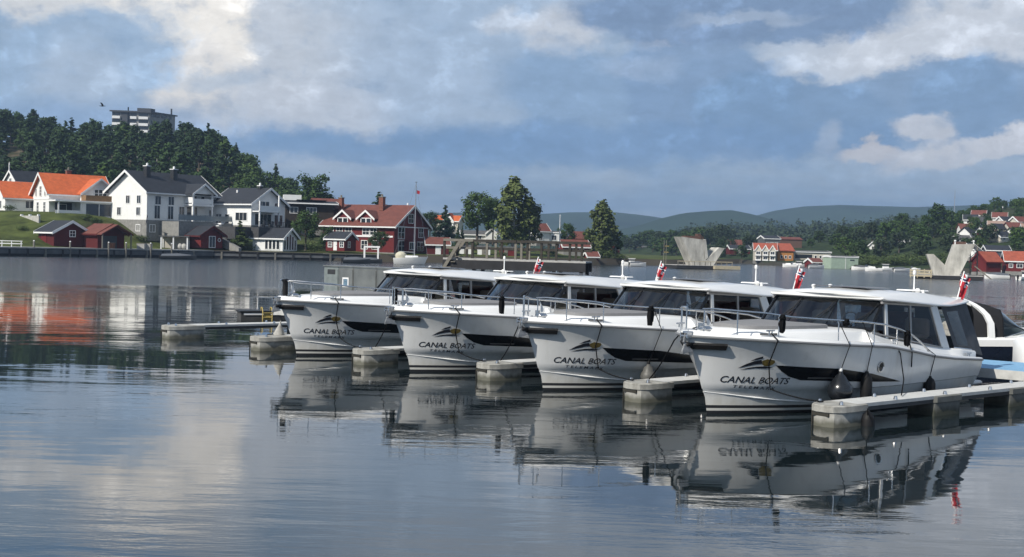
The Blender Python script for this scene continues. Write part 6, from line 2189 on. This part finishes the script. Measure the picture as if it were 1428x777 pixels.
def far_boats():
    names = ['open white boat', 'white wheelhouse boat', 'white boat under a cover']
    lab = [
        (1097, 371.5, 282, 0, 0, 'white motor boat at the left end of the marina below the long hall'),
        (1104, 372.5, 279, 1, 0, 'white wheelhouse boat in the marina, bow to the left'),
        (1112, 373, 276, 0, 150, 'white motor boat in the middle of the marina cluster'),
        (1119, 372, 282, 1, 20, 'tall white wheelhouse boat in the marina by the red boathouse'),
        (1127, 374, 272, 2, 10, 'covered white boat at the right end of the marina cluster'),
        (1199, 376.5, 254, 0, 10, 'white boat just right of the pale green shed'),
        (1211, 377, 252, 2, 170, 'covered boat second right of the pale green shed'),
        (1224, 377.5, 250, 1, 0, 'white wheelhouse boat in the middle of the row under the bushes'),
        (1231, 378.5, 246, 0, 160, 'open white boat beside the wheelhouse boat under the bushes'),
        (1246, 379, 246, 2, 10, 'dark covered boat in the row under the bushes'),
        (1262, 379, 248, 0, 0, 'white boat at the right end of the row under the bushes'),
        (1298, 381, 240, 1, 20, 'white wheelhouse boat seen behind the right bridge pier'),
        (1380, 383, 212, 0, 0, 'white boat before the red boathouses at the right, left of two'),
        (1394, 384, 208, 0, 170, 'white boat before the red boathouses at the right, right of two'),
        (1420, 391, 184, 1, 20, 'white wheelhouse boat at the right picture edge'),
        (1407, 389.5, 188, 2, 170, 'small dark open boat near the right edge'),
        (893, 371, 226, 1, 175, 'white wheelhouse boat at the end of the spit by the left bridge pier'),
        (878, 371.5, 224, 2, 10, 'dark covered boat on the spit below the spreading birch'),
    ]
    for px, py, Y, k, rz, l in lab:
        p = onz(px, py, 0); p = Vector((p.x, p.y, 0)) if abs(p.y - Y) < 60 else at(px, py, Y)
        p.z = 0
        small_boat('motor_boat', l, p, R(rz), rnd.uniform(4.4, 5.4) if k != 1 else 5.2, k, 'small boats along the far shores').scale = (.66, .66, .66)
    # at the left bank
    p = onz(478, 367, 0); small_boat('motor_boat', 'dark open boat with a white outboard moored off the small red hut', (p.x, p.y, 0), R(8), 5.2, 2, 'small boats along the left bank', mat('dark_hull', (.04, .045, .05), .4)).scale = (.72, .72, .62)
    p = onz(499, 366.5, 0); small_boat('motor_boat', 'dark boat with a grey cover between the red hut and the sailing boat', (p.x, p.y, 0), R(4), 4.8, 2, 'small boats along the left bank', mat('dark_hull')).scale = (.72, .72, .55)
    p = onz(226, 361, 0); small_boat('rowing_boat', 'low dark rowing boat lying along the long quay', (p.x, p.y - .6, 0), R(6), 6.5, 2, 'small boats along the left bank', mat('dark_hull')).scale = (.72, .72, .55)
    # white boat hoist posts
    for i, (px, lab_) in enumerate(((508, 'thin white boat hoist post by the red hut, left of two'), (527, 'white boat hoist post with arm by the red hut, right of two'))):
        p = onz(px, 366.5, 0)
        t = thing('boat_hoist', lab_, 'hoist', (p.x, p.y, 0))
        mb = MB(); mb.box((0, 0, 1.0), (.24, .24, 2.6)); mb.build('post', TRIM, t)
        mb = MB(); mb.box((-.55 if i else .4, 0, 2.3), (1.6 if i else 1.0, .2, .25)); mb.build('arm', TRIM, t)
    # sailing boat
    p = onz(548, 368, 0)
    t = thing('sailing_boat', 'white sailing boat with bare mast and cream sprayhood before the red house', 'sailing boat', (p.x, p.y, 0), R(4))
    mb = MB(); rings = []
    L = 4.9
    for f in (0, .15, .5, .8, 1.0):
        w = [.62, .8, .9, .5, .03][[0, .15, .5, .8, 1.0].index(f)]; z = .85 + .25 * f
        rings.append([(f * L * .84 + .15, -w * .4, -.3), (f * L * .9 + .1, -w * .85, .2), (f * L, -w, z), (f * L, w, z), (f * L * .9 + .1, w * .85, .2), (f * L * .84 + .15, w * .4, -.3)])
    mb.loft(rings, True, True); mb.build('hull', GEL2, t, smooth=50)
    mb = MB(); mb.box((2.6, 0, 1.05), (1.9, 1.0, .35), 0, .1); mb.build('coachroof', GEL, t)
    mb = MB(); mb.ball((1.1, 0, 1.15), .75, 12, 8, (1.1, .95, .85)); mb.build('sprayhood', mat('cream_canvas', (.55, .52, .40), .9, var=.15), t, smooth=60)
    mb = MB(); mb.tube([(3.0, 0, 1.0), (3.0, 0, 11.7)], [.075, .045], 7); ms = mb.build('mast', mat('mast_grey'), t)
    mb = MB(); mb.box((3.0, 0, 7.8), (.05, 1.1, .05)); mb.box((3.0, 0, 11.6), (.35, .35, .05)); mb.build('spreader', STEEL, ms)
    mb = MB()
    for a in ((4.85, 0, 1.1), (.1, 0, 1.0), (2.8, .9, .95), (2.8, -.9, .95)):
        mb.tube([a, (3.0, 0, 11.4)], .012, 4)
    mb.build('shroud', STEEL, ms)
    mb = MB(); mb.prism([(3.1, .05, 10.5), (3.55, .05, 10.35), (3.5, .05, 9.9), (3.1, .05, 10.0)], (0, .02, 0)); mb.build('pennant', FRED, ms)
    mb = MB(); mb.tube([(2.9, 0, 1.7), (1.0, 0, 1.75)], .06, 6); mb.build('boom', mat('mast_grey'), ms)
    # flagpole by the cottage, and lamp like posts on the spit
    p = at(780, 342, 215)
    t = thing('flagpole', 'white flagpole standing right of the flat roofed cottage', 'flagpole', p)
    mb = MB(); mb.tube([(0, 0, -.5), (0, 0, 5.2)], [.09, .05], 7); mb.build('pole', TRIM, t); mb = MB(); mb.ball((0, 0, 5.25), .1, 8, 5); mb.build('knob', TRIM, t)
    for px, top, lab_ in ((858, 346, 'dark post with crossarm on the spit by the narrow red house'), (871, 356, 'thin white mast on the spit right of the dark post')):
        p = at(px, 371, 228); h_ = at(px, top, 228).z - p.z
        t = thing('post', lab_, 'post', p)
        mb = MB(); mb.tube([(0, 0, -.3), (0, 0, h_)], .07, 5); mb.build('shaft', GREYW if 'dark' in lab_ else TRIM, t)
        mb = MB(); mb.box((.2, 0, h_ * .9), (1.2, .1, .1)); mb.build('crossarm', GREYW, t)
    for px, w, lab_, wall in ((641, 2.2, 'low white shed seen between the jetty rails, left of two', W_WHITE), (666, 2.1, 'low white shed seen between the jetty rails, beside the red one', W_WHITE), (697, 2.7, 'low red shed seen between the jetty rails', W_RED)):
        p = at(px, 357.5, 205); p.z = land_left(p.x, p.y) - .1
        h = House('shed', lab_, 'shed', p, 4, w, 2, 1.15, .25, wall, R_GREY, 0, None, .15, trim=None)
        h.door('front', .7, .05, .6, .95, GREYW)


far_boats()

# ---------------------------------------------------------------- vegetation


def leaf_mat(name, c, var=.35):
    m = bpy.data.materials.new(name); m.use_nodes = True
    N, L = m.node_tree.nodes, m.node_tree.links
    b = N['Principled BSDF']; b.inputs['Roughness'].default_value = .75; b.inputs['Specular IOR Level'].default_value = .25
    oi = N.new('ShaderNodeObjectInfo'); gi = N.new('ShaderNodeNewGeometry')
    ad = N.new('ShaderNodeMath'); ad.operation = 'ADD'
    L.new(oi.outputs['Random'], ad.inputs[0]); L.new(gi.outputs['Random Per Island'], ad.inputs[1])
    mr = N.new('ShaderNodeMapRange'); mr.inputs[2].default_value = 2.0
    L.new(ad.outputs[0], mr.inputs[0])
    r = N.new('ShaderNodeValToRGB')
    r.color_ramp.elements[0].color = (c[0] * (1 - var), c[1] * (1 - var), c[2] * (1 - var * .7), 1)
    r.color_ramp.elements[1].color = (c[0] * (1 + var * 1.3), c[1] * (1 + var), c[2] * (1 + var * .3), 1)
    L.new(mr.outputs[0], r.inputs[0]); L.new(r.outputs[0], b.inputs['Base Color'])
    return m


LM = {'pine': leaf_mat('pine_needles', (.026, .056, .019), .5), 'spruce': leaf_mat('spruce_needles', (.018, .042, .018)),
      'broad': leaf_mat('broad_leaves', (.042, .080, .018)), 'birch': leaf_mat('birch_leaves', (.066, .092, .032), .45), 'dark': leaf_mat('dark_leaves', (.030, .062, .016), .45),
      'bush': leaf_mat('bush_leaves', (.055, .085, .025)), 'far': leaf_mat('far_leaves', (.028, .048, .022))}
BARK = mat('bark', (.09, .075, .06), .95, var=.4, vscale=4)
BIRCHBARK = mat('birch_bark', (.45, .43, .40), .85, var=.5, vscale=5)


def clumps(kind, h, rg):
    """centres and radii of the crown's clumps"""
    out = []
    if kind == 'pine':
        z0 = h * rg.uniform(.22, .36)
        n = 26
        for i in range(n):
            f = i / (n - 1)
            rad = h * .21 * (1 - .55 * f) * rg.uniform(.6, 1.15) * (1 if f < .9 else .6)
            a = i * 2.4 + rg.uniform(-.5, .5)
            out.append(((math.cos(a) * rad, math.sin(a) * rad, z0 + (h * .93 - z0) * f), h * rg.uniform(.06, .105), .7))
        out.append(((0, 0, h * .94), h * .06, 1.0))
    elif kind == 'spruce':
        n = 20
        for i in range(n):
            f = i / (n - 1)
            rad = h * .16 * (1 - f) * rg.uniform(.7, 1.1)
            a = i * 2.4
            out.append(((math.cos(a) * rad, math.sin(a) * rad, h * (.08 + .88 * f)), h * (.10 * (1 - f) + .025), .75))
    elif kind == 'birch':
        n = 44
        for i in range(n):
            f = i / (n - 1)
            env = h * .235 * math.sin(math.pi * min(1, .16 + f * .86)) ** .8
            a = i * 2.4 + rg.uniform(-.4, .4); rad = env * rg.uniform(.35, 1.0)
            out.append(((math.cos(a) * rad, math.sin(a) * rad, h * (.12 + .82 * f)), h * rg.uniform(.04, .078), 1.5))
        out.append(((rg.uniform(-.03, .03) * h, 0, h * .95), h * .045, 1.5))
    elif kind == 'bush':
        for i in range(9):
            a = i * 2.4; rad = h * .42 * math.sqrt(i / 9)
            out.append(((math.cos(a) * rad, math.sin(a) * rad, h * rg.uniform(.3, .62)), h * rg.uniform(.24, .36), .9))
    else:
        n = 24
        for i in range(n):
            f = (i + .5) / n
            z = h * (.30 + .58 * f)
            env = h * .36 * math.sqrt(max(0.04, 1 - ((f - .38) / .68) ** 2))
            a = i * 2.4 + rg.uniform(-.5, .5); rad = env * rg.uniform(.3, .95)
            out.append(((math.cos(a) * rad, math.sin(a) * rad, z), h * rg.uniform(.09, .15), .85))
    return out


def leaf_cloud(mb_v, mb_f, cl, rg, n, size, droop=0.0):
    w = np.array([c[1] ** 2 for c in cl]); w = w / w.sum()
    for (c, r, sq), k in zip(cl, (w * n).astype(int)):
        for _ in range(max(3, k)):
            while True:
                d = Vector((rg.gauss(0, 1), rg.gauss(0, 1), rg.gauss(0, 1)))
                if d.length > .01: break
            d.normalize()
            q = r * (rg.random() ** .45) * rg.uniform(.8, 1.15) * (rg.uniform(1.1, 1.55) if rg.random() < .16 else 1)
            p = Vector(c) + Vector((d.x * q, d.y * q, d.z * q * sq))
            nrm = (d + Vector((rg.uniform(-.7, .7), rg.uniform(-.7, .7), rg.uniform(-.4, .9)))).normalized()
            a = nrm.cross(Vector((0, 0, 1)))
            if a.length < .05: a = Vector((1, 0, 0))
            a.normalize(); b = a.cross(nrm)
            if rg.random() < .5: a, b = (a + b).normalized(), (b - a).normalized()
            s = size * rg.uniform(.6, 1.35)
            la, lb = s * rg.uniform(.7, 1.1), s * rg.uniform(.45, .8) * (1 + droop)
            o = len(mb_v)
            mb_v += [p - a * la * .9, p - b * lb, p + a * la, p + b * lb * rg.uniform(.6, 1.0)]
            mb_f.append((o, o + 1, o + 2, o + 3))


def tree_meshes(kind, h, seed, n, size, leaf):
    rg = random.Random(seed)
    cl = clumps(kind, h, rg)
    v, f = [], []
    leaf_cloud(v, f, cl, rg, n, size, .4 if kind == 'birch' else 0)
    me = bpy.data.meshes.new('crown'); me.from_pydata([tuple(p) for p in v], [], f); me.materials.append(LM[leaf]); me.update()
    mb = MB()
    tr = h * (.016 if kind != 'broad' else .022)
    top = h * (.9 if kind != 'broad' else .7)
    mb.tube([(0, 0, -.8), (h * .004, 0, h * .15), (-h * .006, h * .004, h * .45), (0, 0, top)], [tr * 1.35, tr, tr * .75, tr * .15], 7)
    for c, r, sq in cl[::2]:
        z = max(h * .12, c[2] - h * .10)
        if kind == 'bush': continue
        mb.tube([(0, 0, z), (c[0] * .5, c[1] * .5, z + (c[2] - z) * .6), c], [tr * .42, tr * .28, tr * .1], 4)
    to = mb.build('trunk', BIRCHBARK if kind == 'birch' else BARK, None, smooth=60)
    tm = to.data
    bpy.data.objects.remove(to)
    return me, tm


LIB = {}


def lib(kind, n_var, n, size, leaf, h=10.0):
    key = (kind, leaf, n)
    if key not in LIB:
        LIB[key] = [tree_meshes(kind, h, 100 + 17 * i + len(LIB) * 7, n, size, leaf) for i in range(n_var)]
    return LIB[key]


def tree(name, label, p, h, kind, leaf, n=900, size=.42, var=0, n_var=3, width=1.0, group=None, cat='tree'):
    me, tm = lib(kind, n_var, n, size, leaf)[var % n_var]
    t = thing(name, label, cat, p, rnd.uniform(0, 6.28), group)
    k = h / 10.0
    for nm, data in (('trunk', tm), ('crown', me)):
        o = bpy.data.objects.new(nm, data); COL.objects.link(o); o.parent = t
    t.scale = (k * width, k * width, k)
    return t


def gz(px, Y):
    x = (px - 714) / 1700 * Y
    return Vector((x, Y, land_left(x, Y)))


def top_h(px, py, p):
    """height of a tree at p whose top shows at this pixel row"""
    return at(px, py, p.y).z - p.z


def hill_forest():
    """single trees over the wooded hill, nearest rows first"""
    rr = random.Random(21)
    pts = []
    tries = 0
    while len(pts) < 235 and tries < 9000:
        tries += 1
        u = rr.uniform(-40, 455)
        Y = 212 + (352 - 212) * rr.random() ** .85
        x = (u - 714) / 1700 * Y
        z = land_left(x, Y)
        if z < 4.0: continue
        if u < 75 and 262 < Y < 300 and rr.random() < .7: continue      # the bare rock face
        if any((x - a) ** 2 + (Y - b) ** 2 < (17 if Y < 300 else 20) for a, b, _, _ in pts): continue
        pts.append((x, Y, z, u))
    for i, (x, Y, z, u) in enumerate(pts):
        right = u > 330
        k = rr.random()
        hh = rr.uniform(7.0, 10.5)
        if right and k < .7:
            tree('broadleaf_tree', 'leafy green tree at the right foot of the wooded hill', (x, Y, z - .3), hh * .8, 'broad', 'broad', 800, .5, rr.randrange(3), width=.95, group='leafy trees of the wooded hill')
        elif k < .60:
            tree('pine_tree', 'dark green pine in the wood on the hill', (x, Y, z - .3), hh, 'pine', 'pine', 1300, .38, rr.randrange(4), 4, width=rr.uniform(.9, 1.2), group='pines of the wooded hill')
        elif k > .92:
            tree('birch_tree', 'pale green birch among the darker trees of the hill', (x, Y, z - .3), hh * .85, 'birch', 'broad', 900, .45, rr.randrange(3), 3, width=1.4, group='birches of the wooded hill')
        elif k < .78:
            tree('spruce_tree', 'dark pointed spruce in the wood on the hill', (x, Y, z - .3), hh * 1.05, 'spruce', 'spruce', 800, .42, rr.randrange(3), 3, width=rr.uniform(1.1, 1.4), group='spruces of the wooded hill')
        else:
            tree('broadleaf_tree', 'leafy dark tree among the pines on the hill', (x, Y, z - .3), hh * .9, 'broad', 'dark', 1100, .42, rr.randrange(3), 3, group='leafy trees of the wooded hill')


hill_forest()


def bank_trees():
    T = [
        ('broadleaf_tree', 'round leafy tree standing alone right of the wooded hill', 434, 322, 237, 235, 'broad', 'dark', 1.0),
        ('spruce_tree', 'dark spruce top showing over the roof of the large red house', 526, 322, 266, 232, 'spruce', 'spruce', 1.7),
        ('spruce_tree', 'small dark spruce by the far orange roof', 619, 330, 285, 245, 'spruce', 'spruce', 1.6),
        ('broadleaf_tree', 'large round leafy tree left of the tall birch', 664, 336, 263, 216, 'broad', 'broad', 1.05),
        ('broadleaf_tree', 'dark leafy tree between the round tree and the tall birch', 686, 336, 272, 222, 'broad', 'dark', .7),
        ('birch_tree', 'tall birch with drooping crown, highest tree on the bank', 714, 343, 247, 208, 'birch', 'birch', 1.35),
        ('birch_tree', 'lower birch leaning out to the right of the tall birch', 736, 343, 276, 210, 'birch', 'birch', 1.45),
        ('broadleaf_tree', 'dark round tree behind the flagpole', 789, 342, 309, 240, 'broad', 'dark', 1.1),
        ('birch_tree', 'tall narrow birch by the red houses, right of the flagpole', 838, 366, 279, 228, 'birch', 'birch', 1.15),
        ('birch_tree', 'shorter birch crowding the tall narrow one on its right', 849, 366, 306, 231, 'birch', 'dark', 1.4),
        ('broadleaf_tree', 'low leafy tree left of the tall narrow birch', 822, 362, 318, 236, 'broad', 'dark', .9),
        ('bush', 'round green tree right in front of the large red house', 527, 355, 319, 190, 'broad', 'dark', 1.05),
        ('bush', 'dark bush at the left corner of the large red house', 455, 352, 313, 192, 'broad', 'dark', .9),
        ('broadleaf_tree', 'dark tree before the brown house, right of the pavilion', 425, 345, 290, 194, 'broad', 'dark', 1.0),
        ('spruce_tree', 'young light green spruce on the terrace slope right of the bright red boathouse', 333, 343, 305, 187, 'spruce', 'bush', 1.7),
        ('cypress', 'slim dark cypress left of a pair behind the jetty', 637, 340, 312, 205, 'spruce', 'spruce', .75),
        ('cypress', 'slim dark cypress right of a pair behind the jetty', 643, 340, 313, 206, 'spruce', 'spruce', .75),
        ('broadleaf_tree', 'low green tree left of the far orange roof', 598, 325, 292, 240, 'broad', 'dark', 1.0),
    ]
    for i, (nm, lab, px, by, ty, Y, kind, leaf, w) in enumerate(T):
        p = gz(px, Y); zb = at(px, by, Y).z
        p.z = max(p.z, min(zb, p.z + 2)) - .2
        tree(nm, lab, p, top_h(px, ty, p), kind, leaf, 3600, .25, i, 3, w, None, 'bush' if nm == 'bush' else 'tree')
    # bushes and hedges
    B = [(285, 212, 2.2, 'hedge bush behind the white house, left one'), (196, 183, 1.6, 'low bush below the corner of the white house'), (120, 182, 1.5, 'dark low hedge below the glazed garden room, left part'), (134, 182, 1.5, 'dark low hedge below the glazed garden room, right part'),
         (316, 187, 1.8, 'leafy bush beside the grey stone steps'), (345, 188, 1.7, 'leafy bush between the young spruce and the pavilion'), (362, 192, 1.5, 'low bush behind the pavilion roof'), (437, 191, 2.4, 'bush at the right end of the pavilion'),
         (612, 214, 2.0, 'low bush left of the two cypresses'), (628, 213, 1.8, 'round bush at the foot of the two cypresses'), (655, 216, 2.6, 'pale bush under the large round tree'), (700, 204, 1.3, 'low bush under the tall birch'), (768, 216, 1.6, 'low bush before the white cottages'),
         (845, 226, 2.4, 'dark bush under the tall narrow birch'), (862, 228, 1.8, 'low bush on the spit by the dark post'), (828, 224, 1.8, 'low bush beside the tiny red boathouse'), (12, 186, 1.4, 'bush on the lawn at the left picture edge'), (30, 172, 1.2, 'rough bush under the white ramp wall')]
    for i, (px, Y, h, lab) in enumerate(B):
        p = gz(px, Y)
        tree('bush', lab, p + Vector((0, 0, -.2)), h, 'bush', 'bush' if i % 3 else 'dark', 700, .5, i, 3, 1.3, None, 'bush')


bank_trees()


def rz_(px, Y):
    x = (px - 714) / 1700 * Y
    return Vector((x, Y, land_right(x, Y)))


def right_trees():
    # trees one can tell apart beyond the water
    T = [
        ('big tall leafy tree on the ridge at the right, highest there', 1306, 281, 330, 'broad', 'dark', 1.1),
        ('dark leafy tree close to the left of the highest ridge tree', 1292, 297, 326, 'broad', 'dark', .9),
        ('dark tree close to the right of the highest ridge tree', 1323, 292, 334, 'broad', 'dark', .9),
        ('dark leafy tree at the right picture edge above the houses', 1421, 274, 470, 'broad', 'dark', 1.1),
        ('dark tree low at the right picture edge beside the red boathouses', 1422, 318, 300, 'broad', 'dark', 1.0),
        ('tall tree left of the white house with the annex', 1256, 294, 350, 'broad', 'dark', .9),
        ('brownish tree in the middle of the wooded slope', 1214, 307, 340, 'broad', 'far', 1.0),
        ('leafy tree over the long hall', 1172, 312, 350, 'broad', 'far', 1.0),
        ('pale leafy tree right of the left bridge pier', 1041, 325, 380, 'birch', 'far', 1.6),
        ('second pale tree right of the left bridge pier', 1050, 330, 384, 'birch', 'far', 1.6),
        ('dark bushy tree behind the brick hall', 1142, 323, 370, 'broad', 'dark', 1.4),
        ('pointed tree between the green shed and the moored boats', 1190, 338, 290, 'broad', 'bush', .9),
        ('leafy tree by the left bridge pier, behind its ladder', 942, 328, 400, 'broad', 'dark', 1.1),
        ('dark tree behind the right bridge pier', 1345, 330, 280, 'broad', 'dark', 1.2),
    ]
    for i, (lab, px, ty, Y, kind, leaf, w) in enumerate(T):
        p = rz_(px, Y); p.z = max(p.z, 0) - .3
        tree('broadleaf_tree', lab, p, max(3, top_h(px, ty, p)), kind, leaf, 1500, .40, i, 3, w)
    rr = random.Random(5)
    tops = [(1180, 325), (1230, 318), (1290, 305), (1340, 318), (1428, 300)]
    used = []
    n = 0
    while n < 78:
        u = rr.uniform(1165, 1440); Y = rr.uniform(275, 440)
        
        x = (u - 714) / 1700 * Y
        z = land_right(x, Y)
        if z < .9 or any((x - a) ** 2 + (Y - b) ** 2 < 26 for a, b in used): continue
        used.append((x, Y)); n += 1
        hmax = at(u, lerp(u, [(1165, 318), (1215, 308), (1250, 304), (1330, 304), (1428, 292)]) + rr.uniform(-2, 8), Y).z - z
        tree('broadleaf_tree', 'dark leafy tree in the wood across the water at the right', (x, Y, z - .3), max(3.2, min(hmax, rr.uniform(5.5, 9.5) * (.62 if u > 1325 else 1))), 'broad', ['dark', 'far', 'broad'][n % 3], 800, .5, n, 3, rr.uniform(.9, 1.2), 'trees of the wood across the water')
    n = 0
    while n < 34:
        u = rr.uniform(1196, 1330); Y = rr.uniform(258, 285)
        x = (u - 714) / 1700 * Y
        z = land_right(x, Y)
        if z < .3: Y += 10; z = land_right(x, Y)
        n += 1
        tree('bush', 'green bush on the bank above the moored boats', (x, Y, max(z, .2) - .2), rr.uniform(1.8, 3.4), 'bush', 'bush', 700, .5, n, 3, 1.4, 'bushes above the moored boats', 'bush')

    n = 0
    while n < 46:
        u = rr.uniform(862, 1185); Y = rr.uniform(300, 375)
        x = (u - 714) / 1700 * Y
        z = land_right(x, Y)
        n += 1
        if z < .5: continue
        if 1045 < u < 1160 and Y < 352: continue
        tree('broadleaf_tree', 'dark leafy tree between the far houses across the water', (x, Y, z - .3), rr.uniform(3.2, 5.2), 'broad', ['dark', 'far', 'dark'][n % 3], 800, .5, n, 3, 1.2, 'trees between the far houses')

    for n in range(60):
        u = rr.uniform(858, 1022); Y = rr.uniform(385, 560)
        x = (u - 714) / 1700 * Y
        if land_right(x, Y) < .2: continue
        tree('broadleaf_tree', 'dark leafy tree between the far houses across the water', (x, Y, land_right(x, Y) - .3), rr.uniform(4.5, 8), 'broad', ['dark', 'far', 'dark'][n % 3], 800, .5, n, 3, 1.25, 'trees between the far houses')
    n = 0
    while n < 52:
        u = rr.uniform(1322, 1446); Y = rr.uniform(262, 500)
        x = (u - 714) / 1700 * Y
        z = land_right(x, Y)
        n += 1
        tree('broadleaf_tree', 'dark leafy garden tree among the hillside houses', (x, Y, z - .3), rr.uniform(3.0, 5.0) * Y / 380, 'broad', ['dark', 'broad', 'dark'][n % 3], 800, .5, n, 3, 1.15, 'garden trees on the right hillside')


right_trees()


def far_wood():
    """the distant wood reads as one mass: many small crowns in one mesh"""
    rr = random.Random(8)
    v, f = [], []
    tab = [(700, 352), (860, 340), (890, 330), (930, 324), (960, 312), (985, 309), (1010, 309), (1050, 307), (1090, 307), (1130, 306), (1170, 306), (1210, 303), (1240, 300), (1290, 300), (1345, 300), (1400, 300), (1460, 292), (1720, 285)]
    low = lambda u: lerp(u, [(700, 356), (1000, 357), (1100, 356), (1200, 350), (1300, 335), (1428, 325)])
    for i in range(2600):
        u = rr.uniform(700, 1450) if i < 2000 else rr.uniform(1450, 1720)
        k = rr.random()
        Y = lerp(u, [(700, 560), (960, 480), (1010, 400), (1200, 385), (1428, 440)]) + 420 * k
        ty = low(u) - 12 + (lerp(u, tab) - low(u) + 12) * (k ** .7) + rr.gauss(0, 2.4)
        x = (u - 714) / 1700 * Y
        top = at(u, ty, Y).z
        h = rr.uniform(8, 13)
        sp = rr.random() < .3
        cl = []
        for j in range(4 if not sp else 5):
            if sp:
                fz = j / 4; cl.append(((x, Y, top - h * .75 * (1 - fz) - .5), h * .17 * (1 - fz * .75), 1.2))
            else:
                a = rr.uniform(0, 6.28); cl.append(((x + math.cos(a) * h * .2, Y + math.sin(a) * h * .2, top - h * rr.uniform(.2, .6)), h * rr.uniform(.2, .28), .9))
        leaf_cloud(v, f, cl, rr, 46, .95)
    me = bpy.data.meshes.new('far_woods'); me.from_pydata([tuple(p) for p in v], [], f); me.materials.append(LM['far']); me.update()
    o = bpy.data.objects.new('far_woods', me); COL.objects.link(o)
    tag(o, 'dark wood covering the low ridge across the water', None, None, 'stuff')


far_wood()
